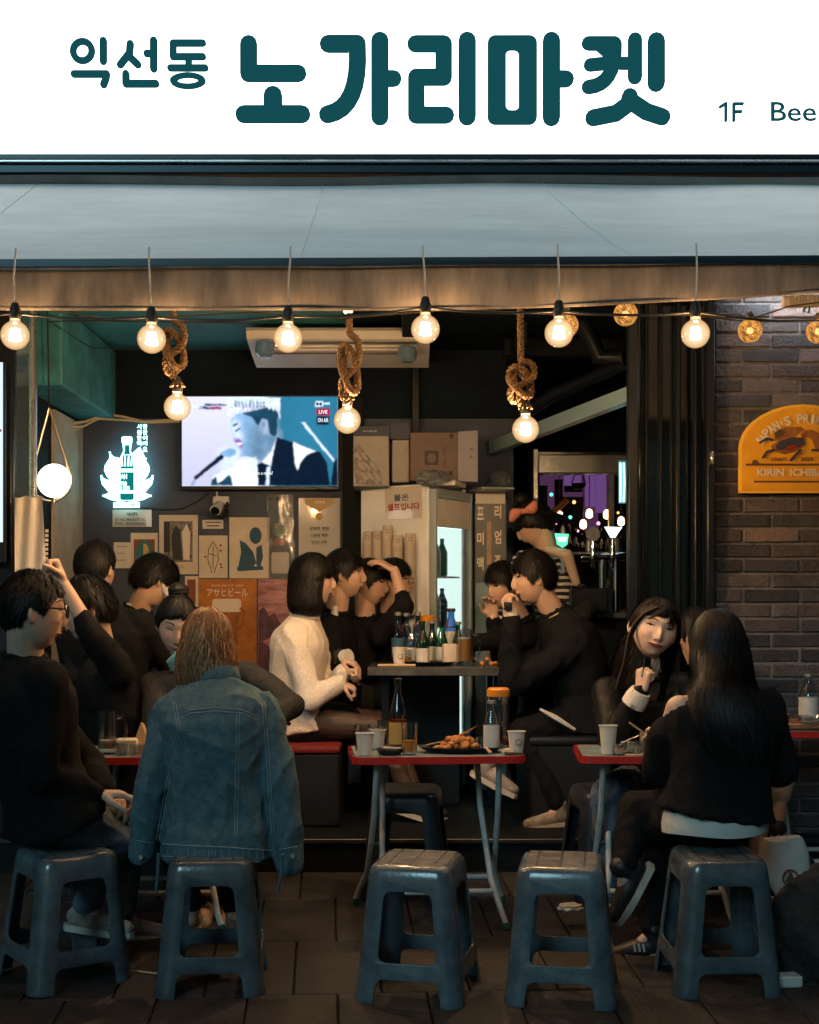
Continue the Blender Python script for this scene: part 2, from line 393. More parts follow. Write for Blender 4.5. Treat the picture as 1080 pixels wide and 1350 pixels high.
for li, strokes in enumerate(LET):
    mb = MB()
    for si, st in enumerate(strokes):
        d1 = DS - 0.008 - 0.0018 * si
        fr = lambda x, y, d=d1: Vector(((x - CX) * DS / F, d, H - (y - HY) * DS / F)); bk = lambda x, y: Vector(((x - CX) * DS / F, DS + 0.006, H - (y - HY) * DS / F))
        if st[0] == 'o': ringshape(mb, st[1], st[2], fr, bk)
        else: mb.prism(stroke_poly(*st), fr, bk)
    part('letter', mb, 'sign_ink', sg)
AX, AZ = Vector((1, 0, 0)), Vector((0, 0, 1))
for chs in ([([(949.5, 141), (957, 136.5), (957, 159)], 3.8)], [([(967.5, 137), (967.5, 159)], 3.8), ([(967.5, 137), (979, 137)], 3.6), ([(967.5, 147.5), (977, 147.5)], 3.6)]):
    mb = MB()
    for si, st in enumerate(chs): mb.prism(stroke_poly(*st), lambda x, y, d=DS - .006 - .0015 * si: Vector(((x - CX) * DS / F, d, H - (y - HY) * DS / F)), lambda x, y: Vector(((x - CX) * DS / F, DS + 0.006, H - (y - HY) * DS / F)))
    part('letter', mb, 'sign_ink', sg)
text('lettering', 'Beer', P(1016, 147.5, DS) + Vector((0, -0.004, 0)), AX, AZ, 78 * DS / F, 'sign_ink', sg, height=26 * DS / F, bold=0.014, center=False)

# awning ----------------------------------------------------------------
aw = thing('awning', 'long grey cloth awning with a stained brown hanging valance below the white sign', 'awning', (0, 5.3, 2.4))
def aw_edge(x): return P(0, 346 - 8 * max(-0.3, min(1.4, (x + 1.4) / 2.8)), 4.62).z
def aw_pt(x, t, off=0.0):       # t 0 at the wall, 1 at the front bar
    zt = P(0, 238, 6.12).z; ze = aw_edge(x)
    y = 6.12 + (4.62 - 6.12) * t; sag = -0.035 * math.sin(math.pi * t)
    wob = 0.010 * mnoise.noise(Vector((x * 1.3, t * 2.2, 0.3))) + 0.006 * math.sin(x * 2.1 + 3 * t)
    wob += 0.012 * math.exp(-((t - 0.62 - 0.05 * math.sin(x * 1.7)) / 0.09) ** 2) * (0.5 + 0.5 * mnoise.noise(Vector((x * .9, 1.7, 0))))
    return Vector((x, y, zt + (ze - zt) * t + sag + wob + off))
NX, NT = 120, 24; mb = MB()
xs = [-3.7 + 7.4 * i / NX for i in range(NX + 1)]
top = [[aw_pt(x, t / NT) for t in range(NT + 1)] for x in xs]; bot = [[p + Vector((0, 0, -0.012)) for p in r] for r in top]
mb.loft([r + b[::-1] for r, b in zip(top, bot)], True); part('canopy', mb, 'awning_cloth', aw, smooth=True, angle=60)
for xa, xb in ((-0.385, -0.375), (0.58, 0.78), (-1.64, -1.75), (1.9, 1.92), (-2.6, -2.6), (2.9, 2.9)):
    mb = MB(); mb.tube([aw_pt(xa + (xb - xa) * t / 12, t / 12, 0.001) for t in range(13)], 0.0028, 6); part('cloth_seam', mb, 'awning_cloth', aw, smooth=True)
mb = MB(); mb.tube([(x, 6.06, P(0, 239, 6.06).z + 0.006 * math.sin(x * 3)) for x in xs], 0.024, 8); part('wall_roll', mb, 'awning_shaded', aw, smooth=True)
mb = MB(); mb.loft([[Vector((x, 4.62 + a, aw_edge(x) - 0.010 + b)) for a, b in ((-.02, -.014), (.02, -.014), (.02, .012), (-.02, .012))] for x in (-3.7, 0, 3.7)]); part('front_bar', mb, 'sign_frame', aw)
def val_bot(x): return P(0, 407 if x < 0 else 407 - 24 * min(1, max(0, (x - 0.1) / 1.35)) ** 1.4, 4.60).z + 0.002 * mnoise.noise(Vector((x * 2.5, 0, 0)))
mb = MB(); rows = []
for i in range(241):
    x = -3.7 + 7.4 * i / 240; zt, zb = aw_edge(x) - 0.016, val_bot(x); r = []
    for k in range(9):
        t = k / 8; d = 0.004 * math.sin(x * 9 + 2 * math.sin(x * 2.3)) * t + 0.005 * mnoise.noise(Vector((x * 3, t * 1.5, 5))) * t + 0.006 * math.sin(x * 31) * (1 - t) * t
        r.append(Vector((x, 4.605 + d, zt + (zb - zt) * t)))
    rows.append(r + [p + Vector((0, 0.005, 0)) for p in r[::-1]])
mb.loft(rows); part('valance', mb, 'valance_cloth', aw, smooth=True, angle=60)
mb = MB(); mb.tube([(x, 4.597, aw_edge(x) - 0.034 + 0.002 * math.sin(x * 7)) for x in xs], 0.004, 6); part('hem_cord', mb, 'black_metal', aw, smooth=True)
mb = MB(); mb.tube([(x, 4.606, val_bot(x) + 0.001) for x in xs], 0.006, 6); part('lower_hem', mb, 'valance_cloth', aw, smooth=True)

# ------------------------------------------------------------------ brick wall on the right
XB0 = P(941, 0, DW).x
bwall = thing('brick_wall', 'dark brown brick pier with pale mortar joints beside the open shopfront', 'wall', (XB0 + 1.0, DW, gz(DF)))
mb = MB(); mb.box((XB0 + 1.3, DW + 0.15, 1.60), (2.59, 0.27, 3.0)); part('mortar_bed', mb, 'mortar', bwall)
ch, bl = 0.0715, 0.272
b_me = []
for k, (ln, mt) in enumerate(((bl, 'brick_a'), (bl, 'brick_b'), (bl, 'brick_c'), (bl / 2, 'brick_a'), (bl / 2, 'brick_b'), (bl / 2, 'brick_c'))):
    q = MB(); q.bbox((0, 0, 0), (ln - 0.012, 0.05, ch - 0.012), 0.004); me = q.mesh('brick', mt, False); b_me.append(me)
bo = orig(bwall); rb = random.Random(3)
zrow = ZP - 0.12; row = 0
while zrow < 3.0:
    x = XB0 + 0.004; first = True
    while x < XB0 + 1.55:
        half = (first and row % 2 == 1) or rb.random() < 0.05; ln = bl / 2 if half else bl; first = False
        k = rb.choices([0, 1, 2], [0.42, 0.46, 0.12])[0]
        o = raw('brick', b_me[k + (3 if half else 0)], bwall)
        o.location = Vector((x + ln / 2, DW + 0.032 + rb.uniform(-0.004, 0.004), zrow + ch / 2)) - bo
        o.rotation_euler = (rb.uniform(-.012, .012), rb.uniform(-.006, .006), rb.uniform(-.012, .012))
        x += ln
    zrow += ch; row += 1

# ------------------------------------------------------------------ folding shopfront doors (dark, pushed aside)
fd = thing('folding_door', 'black folding glass doors stacked against the brick pier', 'door', (P(885, 0, DW).x, DW, ZP))
for xp, w, d in ((834, 14, DW - 0.02), (851, 6, DW + 0.06), (893, 7, DW + 0.08), (870, 5, DW + 0.10), (936, 11, DW - 0.02), (916, 4, DW + 0.05)):
    mb = MB(); mb.bbox((P(xp, 0, d).x, d, (ZP + 2.86) / 2), (w * d / F, 0.06, 2.86 - ZP), 0.006); part('frame_post', mb, 'black_metal', fd, smooth=True)
for xa, xb, d in ((841, 874, DW + 0.09), (874, 932, DW + 0.12)):
    mb = MB(); mb.box(((P(xa, 0, d).x + P(xb, 0, d).x) / 2, d + 0.012, (ZP + 2.8) / 2), (P(xb, 0, d).x - P(xa, 0, d).x, 0.012, 2.8 - ZP)); part('glass_pane', mb, 'dark_glass', fd)
mb = MB(); mb.bbox((P(936, 0, DW).x - 0.004, DW - 0.062, P(0, 606, DW).z), (0.016, 0.03, 0.06), 0.004); part('handle', mb, 'steel', fd, smooth=True)
mb = MB(); mb.bbox((0, DW + 0.02, 2.885), (5.6, 0.12, 0.06), 0.006); structure('door_track', mb, 'black_metal', fac)

# left side: post, return pane, steel edge, neighbour's lit menu panel
ld = thing('glass_door', 'folded glass door leaf with black post at the pendant lamp side', 'door', (P(20, 0, DW).x, DW, ZP))
mb = MB(); mb.bbox((P(10, 0, DW).x, DW, (ZP + 2.86) / 2), (0.062, 0.07, 2.86 - ZP), 0.006); part('frame_post', mb, 'black_metal', ld, smooth=True)
mb = MB(); a, b = P(20.5, 0, DW + 0.0), P(41, 0, DW + 0.13); d = (b - a); d.z = 0; L_ = d.length
mb.box(((a.x + b.x) / 2, (a.y + b.y) / 2, (ZP + 2.82) / 2), (L_, 0.012, 2.82 - ZP), math.atan2(d.y, d.x))
M('mirror_glass', (0.16, 0.26, 0.33), 0.05, metal=0.85); part('glass_pane', mb, 'mirror_glass', ld)
mb = MB(); mb.bbox((P(44.5, 0, DW + 0.14).x, DW + 0.14, (ZP + 2.82) / 2), (0.026, 0.04, 2.82 - ZP), 0.006); part('steel_edge', mb, 'steel', ld, smooth=True)
EM('menu_light', (0.75, 0.9, 1.0), 1.1)
mp = thing('menu_lightbox', 'bright lit menu board on the neighbouring shop by the black door post', 'sign', (P(-14, 0, DW - .12).x, DW - 0.12, P(0, 742, DW).z))
mb = MB(); mb.box((P(-14, 0, DW - .12).x, DW - 0.10, P(0, 612, DW).z), (0.14, 0.03, 0.94)); part('casing', mb, 'black_metal', mp)
mb = MB(); mb.box((P(-14, 0, DW - .12).x, DW - 0.118, P(0, 600, DW).z), (0.125, 0.004, 0.84)); part('lit_panel', mb, 'menu_light', mp)
M('menu_print', (0.25, 0.12, 0.08), 0.6)
mb = MB()
for k in range(9): mb.box((P(-12, 0, DW - .12).x + 0.01 * (k % 2), DW - 0.122, P(0, 500 + 24 * k, DW).z), (0.08 - 0.02 * (k % 3), 0.003, 0.012))
part('menu_print', mb, 'menu_print', mp)
# ------------------------------------------------------------------ bulbs, cables and ropes
EM('filament', (1.0, 0.59, 0.27), 1000); EM('rope_filament', (1.0, 0.66, 0.37), 4600)
EM('fairy_core', (1.0, 0.50, 0.17), 20)
M('socket_black', (0.02, 0.018, 0.017), 0.5, var=0.3, vs=20)
M('rope', (0.13, 0.075, 0.035), 0.9, var=0.5, vs=60, bump=0.8, bs=160)
M('tie_white', (0.5, 0.5, 0.48), 0.5)
M('cable_black', (0.012, 0.012, 0.013), 0.5)
def bulb_glass(name, amber, s0, s1, tr):
    m = bpy.data.materials.new(name); m.use_nodes = True; n = m.node_tree.nodes; L = m.node_tree.links; MATS[name] = m
    n.remove(n['Principled BSDF'])
    t = n.new('ShaderNodeBsdfTransparent'); t.inputs[0].default_value = (1, 0.93, 0.8, 1)
    e = n.new('ShaderNodeEmission'); lw = n.new('ShaderNodeLayerWeight'); lw.inputs[0].default_value = 0.4
    rp = n.new('ShaderNodeValToRGB'); rp.color_ramp.elements[0].color = (1, 0.80, 0.50, 1); rp.color_ramp.elements[1].color = (*amber, 1)
    L.new(lw.outputs['Facing'], rp.inputs[0]); L.new(rp.outputs[0], e.inputs[0])
    mr = n.new('ShaderNodeMapRange'); mr.inputs[3].default_value = s0; mr.inputs[4].default_value = s1; L.new(lw.outputs['Facing'], mr.inputs[0]); L.new(mr.outputs[0], e.inputs[1])
    g = n.new('ShaderNodeBsdfGlossy'); g.inputs['Roughness'].default_value = 0.05
    a = n.new('ShaderNodeMixShader'); a.inputs[0].default_value = 1 - tr; L.new(t.outputs[0], a.inputs[1]); L.new(e.outputs[0], a.inputs[2])
    b = n.new('ShaderNodeMixShader'); b.inputs[0].default_value = 0.06; L.new(a.outputs[0], b.inputs[1]); L.new(g.outputs[0], b.inputs[2])
    L.new(b.outputs[0], n['Material Output'].inputs[0])
bulb_glass('bulb_glass', (0.95, 0.42, 0.11), 1.5, 0.55, 0.42)

def sphere_prof(r, a0=-90, a1=90, n=14, sx=1): return [(max(1e-4, r * math.cos(R(a0 + (a1 - a0) * k / n))), r * math.sin(R(a0 + (a1 - a0) * k / n))) for k in range(n + 1)]
RB = 0.0475
def globe_prof(r):
    pr = sphere_prof(r, -90, 66, 16); return pr + [(r * 0.36, r * 1.06), (r * 0.33, r * 1.2)]
g_me = MB().lathe((0, 0, 0), globe_prof(RB), 24).mesh('glass_globe', 'bulb_glass', True, 80)
fm = MB()
for k in range(4):
    a = k * math.pi / 2 + 0.4; fm.tube([(math.cos(a) * 0.008, math.sin(a) * 0.008, 0.020), (math.cos(a) * 0.015, math.sin(a) * 0.015, -0.018)], 0.0062, 6)
f_me = fm.mesh('filament', 'filament', True)
s_me = MB().lathe((0, 0, RB * 1.12), [(0.0165, 0), (0.0185, 0.004), (0.0185, 0.030), (0.016, 0.036), (0.012, 0.052), (0.006, 0.056)], 16).mesh('socket', 'socket_black', True, 35)
def bulb_thing(x, y, D, label, group, name='globe_bulb'):
    c = P(x, y, D); t = thing(name, label, 'light bulb', c, random.uniform(0, 3), group)
    raw('glass_globe', g_me, t); raw('filament', f_me, t); raw('socket', s_me, t); return t
DL = 4.52
SB = [(20, 442), (200, 447), (380, 446), (561, 434), (737, 439), (917, 440), (-165, 444), (1100, 452)]
for x, y in SB:
    t = bulb_thing(x, y, DL, 'clear glowing globe bulb in a black socket on the cable under the valance', 'globe bulbs on the valance cable')
    top = Vector((0, 0, RB * 1.12 + 0.05)); c = Vector(t.location); he = aw_edge(c.x) - c.z
    mb = MB(); dx = random.uniform(-0.02, 0.012)
    mb.tube([(0, -0.004, 0.098), (dx * .4, -0.03, 0.5 * (he + 0.11)), (dx, -0.035, he - 0.02), (dx, -0.028, he + 0.012)], 0.0035, 5)
    t.rotation_euler = (0, 0, 0); part('tie', mb, 'tie_white', t, local=True)
sbs = sorted(SB); mb = MB(); pts = []
for (xa, ya), (xb, yb) in zip(sbs, sbs[1:]):
    for k in range(10):
        u = k / 10; x = xa + (xb - xa) * u; y = (ya - 29) + (yb - ya) * u + 5 * math.sin(math.pi * u) * random.uniform(.9, 1.1); pts.append(P(x, y, DL + 0.004))
mb.tube(pts, 0.0042, 6); tag(part('light_cable', mb, 'cable_black', smooth=True), 'black cable carrying the globe bulbs along the valance', 'cable')
mb = MB(); mb.tube([P(x, y, 4.75) for x, y in ((60, 408), (150, 422), (330, 411), (450, 420), (600, 408), (720, 414), (825, 416), (900, 416), (975, 414), (989, 421), (1010, 414), (1040, 404), (1085, 398))], 0.003, 6)
tag(part('fairy_cable', mb, 'cable_black', smooth=True), 'thin black cable of the gold wire balls', 'cable')
mb = MB(); mb.tube([P(900, 414, 4.8), P(985, 424, 4.8), P(1090, 424, 4.8)], 0.003, 6); tag(part('slack_cable', mb, 'cable_black', smooth=True), 'slack black wire crossing the brick pier', 'cable')

# gold wire balls
def gold_mat():
    m = bpy.data.materials.new('gold_wire'); m.use_nodes = True; n = m.node_tree.nodes; L = m.node_tree.links; MATS['gold_wire'] = m; n.remove(n['Principled BSDF'])
    tc = n.new('ShaderNodeTexCoord'); v = n.new('ShaderNodeTexVoronoi'); v.feature = 'DISTANCE_TO_EDGE'; v.inputs['Scale'].default_value = 120; L.new(tc.outputs['Object'], v.inputs['Vector'])
    nz = n.new('ShaderNodeTexNoise'); nz.inputs['Scale'].default_value = 60; L.new(tc.outputs['Object'], nz.inputs['Vector'])
    rp = n.new('ShaderNodeValToRGB'); rp.color_ramp.elements[0].color = (0.9, 0.42, 0.10, 1); rp.color_ramp.elements[1].color = (0.36, 0.13, 0.025, 1)
    rp.color_ramp.elements[0].position = 0.02; rp.color_ramp.elements[1].position = 0.16; L.new(v.outputs['Distance'], rp.inputs[0])
    e = n.new('ShaderNodeEmission'); L.new(rp.outputs[0], e.inputs[0]); mr = n.new('ShaderNodeMapRange'); mr.inputs[1].default_value = 0.35; mr.inputs[2].default_value = 0.7; mr.inputs[3].default_value = 0.45; mr.inputs[4].default_value = 1.9
    L.new(nz.outputs[0], mr.inputs[0]); L.new(mr.outputs[0], e.inputs[1])
    t = n.new('ShaderNodeBsdfTransparent'); mx = n.new('ShaderNodeMixShader'); mx.inputs[0].default_value = 0.93; L.new(t.outputs[0], mx.inputs[1]); L.new(e.outputs[0], mx.inputs[2]); L.new(mx.outputs[0], n['Material Output'].inputs[0])
gold_mat()
gb = MB(); gb.lathe((0, 0, 0), sphere_prof(0.042), 24); gb_me = gb.mesh('wire_shell', 'gold_wire', True, 80)
gc_me = MB().lathe((0, 0, 0), sphere_prof(0.012, n=6), 8).mesh('lamp_core', 'fairy_core', True, 80)
gs_me = MB().lathe((0, 0, 0.040), [(0.012, 0), (0.013, 0.018), (0.006, 0.026)], 10).mesh('cap', 'socket_black', True)
for x, y in ((747, 429), (825, 414), (989, 436), (1079, 437)):
    t = thing('wire_ball_lamp', 'small glowing ball of gold wire hanging on a thin black cable', 'lamp', P(x, y, 4.78), 0, 'gold wire balls on the thin cable')
    raw('wire_shell', gb_me, t); raw('lamp_core', gc_me, t); raw('cap', gs_me, t)

# ropes
def rope(mb, path, r=0.016, turns=38, n=None):
    pts = [Vector(p) for p in path]; seg = [0]
    for a, b in zip(pts, pts[1:]): seg.append(seg[-1] + (b - a).length)
    T = seg[-1]; n = n or int(T / 0.006); S = []; j = 0
    for i in range(n + 1):
        s = T * i / n
        while j < len(pts) - 2 and seg[j + 1] < s: j += 1
        u = (s - seg[j]) / max(1e-6, seg[j + 1] - seg[j]); p0, p1, p2, p3 = pts[max(j - 1, 0)], pts[j], pts[j + 1], pts[min(j + 2, len(pts) - 1)]
        S.append(0.5 * ((2 * p1) + (-p0 + p2) * u + (2 * p0 - 5 * p1 + 4 * p2 - p3) * u * u + (-p0 + 3 * p1 - 3 * p2 + p3) * u ** 3))
    prev = Vector((1, 0, 0)); fr = []
    for i in range(len(S)):
        t = (S[min(i + 1, len(S) - 1)] - S[max(i - 1, 0)]).normalized(); a = prev - t * prev.dot(t); a = a.normalized() if a.length > 1e-5 else t.orthogonal().normalized(); prev = a; fr.append((a, t.cross(a)))
    for k in range(3):
        q = []
        for i, p in enumerate(S):
            an = 2 * math.pi * k / 3 + i * (T / n) / 0.052 * 2 * math.pi; a, b = fr[i]; q.append(p + (a * math.cos(an) + b * math.sin(an)) * r * 0.52)
        mb.tube(q, r * 0.56, 6)
def knot(c, w, h, dep=0.035):
    """a bulky figure-eight style knot, top to bottom, around c"""
    K = [(0, .60, 0), (0.1, .48, -.3), (.75, .36, -.8), (.8, .05, -.9), (.1, -.12, -.6), (-.7, -.25, .2), (-.55, -.5, .8), (.25, -.42, .7), (.7, -.15, .1), (.25, .18, -.9), (-.55, .3, -.8),
         (-.85, .05, .0), (-.4, -.22, -.9), (.3, -.45, -.9), (.75, -.3, .3), (.3, .1, .9), (-.35, .32, .6), (-.5, .0, -.2), (-.2, -.35, -.6), (-.05, -.62, -.2)]
    return [Vector(c) + Vector((a * w / 2, b_ * dep, z * h)) for a, z, b_ in K]
DR = 5.75
f2_me = f_me.copy(); f2_me.materials.clear(); f2_me.materials.append(MATS['rope_filament'])
for i, (xt, yk, hk, wk, xb, yb) in enumerate(((230, 457, 66, 34, 234, 537), (461, 482, 84, 30, 458, 554), (687, 501, 52, 38, 693, 566))):
    lab = ('glowing globe bulb on a knotted rope between the bottle neon and TV', 'glowing globe bulb on a long knotted rope at the right edge of the TV', 'glowing globe bulb on a knotted rope near the pink bow')[i]
    t = thing('rope_pendant', lab, 'pendant lamp', P(xb, yb, DR)); k_ = DR / F
    kn = knot(P(xt, yk, DR), wk * k_, hk * k_); mb = MB()
    rope(mb, [P(xt - 2, 375, DR)] + [P(xt - 1, 400, DR)] + kn + [P(xb, yb - 36, DR) + Vector((0, 0, 0.0)), P(xb, yb - 29, DR)], 0.0147)
    part('rope', mb, 'rope', t, smooth=True, angle=70)
    mb = MB()
    for q in range(9):
        a = q * 0.7; b0 = P(xb, yb - 34, DR); mb.tube([b0, b0 + Vector((math.cos(a) * 0.02, math.sin(a) * 0.02, -0.006)), b0 + Vector((math.cos(a) * 0.03, math.sin(a) * 0.03, -0.024))], 0.004, 5)
    part('frayed_end', mb, 'rope', t, smooth=True)
    for n_, m_ in (('glass_globe', g_me), ('filament', f2_me), ('socket', s_me)): raw(n_, m_, t).scale = (1.19, 1.19, 1.19)
t = thing('small_bulb', 'tiny round bulb at the top of the long knotted rope', 'light bulb', P(459, 408, DR))
M('tiny_glow', (1, .8, .5), 0.4, emit=(1, 0.72, 0.4), es=4)
mb = MB(); mb.lathe(P(459, 408, DR), sphere_prof(0.022, n=8), 14); part('globe', mb, 'tiny_glow', t, smooth=True, angle=80)
mb = MB(); mb.lathe(P(459, 408, DR) + Vector((0, 0, 0.017)), [(0.009, 0), (0.009, 0.02), (0.004, 0.026)], 10); part('cap', mb, 'socket_black', t, smooth=True)

# teardrop pendant with opal globe
DG = 7.0
t = thing('teardrop_pendant', 'white glowing opal globe in a teardrop metal loop hanging by the glass door', 'pendant lamp', P(72, 656, DG))
M('opal', (0.9, 0.88, 0.85), 0.3, emit=(1.0, 0.86, 0.70), es=3.2)
M('brass', (0.42, 0.36, 0.28), 0.3, metal=0.9)
mb = MB(); mb.lathe(P(72, 634, DG), sphere_prof(22.5 * DG / F), 28); part('opal_globe', mb, 'opal', t, smooth=True, angle=80)
lp = [P(65, 538, DG)]
for k in range(15):
    a = R(-15 + 210 * k / 14); lp.append(P(67 + 27 * math.cos(a), 634 + 27 * math.sin(a), DG))
lp.append(P(65, 538, DG)); mb = MB(); mb.tube(lp, 0.0065, 8); part('metal_loop', mb, 'brass', t, smooth=True)
mb = MB(); mb.cyl(P(71, 656, DG), P(71, 662, DG), 0.014); part('globe_holder', mb, 'brass', t, smooth=True)
mb = MB(); mb.tube([P(65, 538, DG), P(63, 425, DG), Vector((P(62, 0, DG).x, DG, ZC))], 0.004, 6); part('cord', mb, 'cable_black', t, smooth=True)
# ------------------------------------------------------------------ interior: TV, neon, posters, fridge, boxes, bar
def zp(pts, ox, oy, s): return [(ox + x / s, oy + y / s) for x, y in pts]
def flat(name, pts, D, th, mat, parent):
    """flat printed or cut piece at distance D (front), th thick, outline in photo pixels"""
    mb = MB(); k = D
    fr = lambda x, y: Vector(((x - CX) * k / F, k, H - (y - HY) * k / F)); bk = lambda x, y: fr(x, y) + Vector((0, th, 0))
    mb.prism(pts, fr, bk); return part(name, mb, mat, parent)
def rect(x0, y0, x1, y1): return [(x0, y0), (x1, y0), (x1, y1), (x0, y1)]

# television -------------------------------------------------------------
DT = 8.28
tv = thing('television', 'wall mounted flat screen television showing a singer with a microphone', 'television', P(342, 644, DT))
flat('bezel', rect(237.5, 520.5, 447, 645), DT, 0.05, 'black_metal', tv)
TVL = []
TVC = dict(tv_white=(0.86, 0.93, 1.0), tv_skin=(0.22, 0.42, 0.66), tv_skin_light=(0.58, 0.68, 0.95), tv_dark=(0.004, 0.012, 0.03), tv_navy=(0.012, 0.06, 0.11), tv_hair=(0.72, 0.84, 0.95), tv_lip=(0.32, 0.10, 0.42), tv_mid=(0.12, 0.27, 0.46), tv_red=(0.35, 0.02, 0.06))
for n_ in ('tv_white', 'tv_navy'): EM(n_, TVC[n_], 1.2)
SC4 = 4.696
def tvp(pts, mat, lay, soft=2): TVL.append((lay, [((x - 47) / 965.0, (y - 61) / 554.0) for x, y in pts], TVC[mat], soft))
tvp([(220, 612), (240, 560), (300, 520), (355, 500), (430, 612)], 'tv_white', 1)
tvp([(355, 612), (352, 510), (380, 455), (450, 428), (510, 445), (540, 612)], 'tv_white', 2)
tvp([(222, 612), (232, 572), (262, 555), (270, 600), (340, 545), (352, 560), (362, 612)], 'tv_navy', 3)
tvp([(590, 612), (600, 420), (636, 310), (690, 330), (745, 345), (810, 380), (905, 405), (945, 470), (965, 612)], 'tv_dark', 3)
tvp([(738, 342), (800, 372), (880, 398), (820, 420), (780, 470), (762, 520), (745, 470)], 'tv_white', 4)
tvp([(440, 430), (470, 300), (545, 290), (615, 300), (634, 312), (600, 370), (540, 462), (505, 440)], 'tv_skin', 3)                       # neck
tvp([(400, 160), (352, 200), (345, 270), (362, 300), (372, 330), (385, 352), (380, 380), (405, 395), (412, 430), (450, 432), (500, 405), (530, 330), (560, 260), (575, 180), (500, 150)], 'tv_skin', 5)   # face
tvp([(352, 205), (346, 268), (364, 300), (372, 330), (420, 350), (430, 300), (400, 260), (420, 215)], 'tv_skin_light', 6)
tvp([(535, 205), (560, 195), (580, 215), (572, 255), (548, 285), (532, 262)], 'tv_skin_light', 6)
tvp([(543, 220), (562, 212), (566, 235), (550, 262)], 'tv_mid', 7)
tvp([(420, 165), (470, 150), (520, 140), (600, 120), (642, 160), (635, 300), (615, 308), (590, 290), (578, 205), (545, 195), (520, 240), (505, 225), (480, 190)], 'tv_navy', 7)      # dark hair
hairp = []
rr = random.Random(5)
for k in range(25):
    a = k / 24; x = 325 + 330 * a; hairp.append((x, 62 + 8 * math.sin(a * 9)))
for k in range(25):
    a = 1 - k / 24; x = 325 + 330 * a; base = 150 - 40 * math.sin(math.pi * a) + (28 if a < 0.25 else 0) + (60 if a > 0.96 else 0); hairp.append((x, base + (14 if k % 2 else -4) * rr.uniform(.4, 1.2)))
tvp(hairp, 'tv_hair', 8)
for k in range(9):
    x = 372 + 22 * k; tvp([(x, 90), (x + 8, 84), (x + 16, 128 + rr.uniform(-8, 14)), (x + 6, 132)], 'tv_mid' if k % 2 else 'tv_navy', 9)
tvp([(362, 236), (390, 222), (398, 230), (366, 250)], 'tv_navy', 8); tvp([(372, 272), (408, 252), (412, 258), (378, 282)], 'tv_navy', 8)
tvp([(366, 330), (398, 318), (428, 345), (420, 385), (388, 360)], 'tv_lip', 8); tvp([(382, 352), (424, 344), (424, 356), (392, 366)], 'tv_white', 9)
tvp([(262, 415), (310, 372), (372, 362), (412, 388), (405, 430), (370, 480), (330, 530), (270, 520), (300, 470)], 'tv_skin_light', 9)   # hand
tvp([(275, 412), (345, 380), (384, 392), (376, 425), (335, 440), (300, 425)], 'tv_skin', 10)
for k in range(4): tvp([(300 + 20 * k, 395 - 5 * k), (306 + 20 * k, 393 - 5 * k), (318 + 20 * k, 430 - 6 * k), (312 + 20 * k, 433 - 6 * k)], 'tv_mid', 11)
tvp([(120, 560), (290, 415), (308, 430), (300, 448), (128, 580)], 'tv_dark', 10); tvp([(100, 612), (122, 580), (136, 572), (118, 612)], 'tv_mid', 9)
tvp([(540, 470), (600, 400), (632, 320), (596, 488)], 'tv_white', 6); tvp([(512, 480), (545, 468), (590, 490), (560, 612), (518, 612)], 'tv_dark', 7)
tvp([(480, 440), (508, 430), (512, 520), (470, 525)], 'tv_hair', 8); tvp([(570, 500), (592, 490), (586, 612), (572, 612)], 'tv_hair', 8)
tvp([(786, 222), (806, 218), (992, 452), (984, 464)], 'tv_hair', 4)
tvp([(985, 470), (1010, 440), (1012, 612), (968, 612)], 'tv_dark', 4)
tvp([(880, 132), (962, 132), (964, 178), (878, 178)], 'tv_red', 4); tvp([(882, 182), (960, 182), (956, 236), (884, 236)], 'tv_dark', 4); tvp([(872, 90), (920, 90), (920, 122), (872, 122)], 'tv_hair', 4)
tvp([(190, 104), (325, 108), (325, 120), (190, 118)], 'tv_navy', 4); tvp([(222, 124), (292, 126), (292, 142), (222, 140)], 'tv_red', 4); tvp([(150, 120), (222, 124), (222, 140), (150, 136)], 'tv_navy', 4)
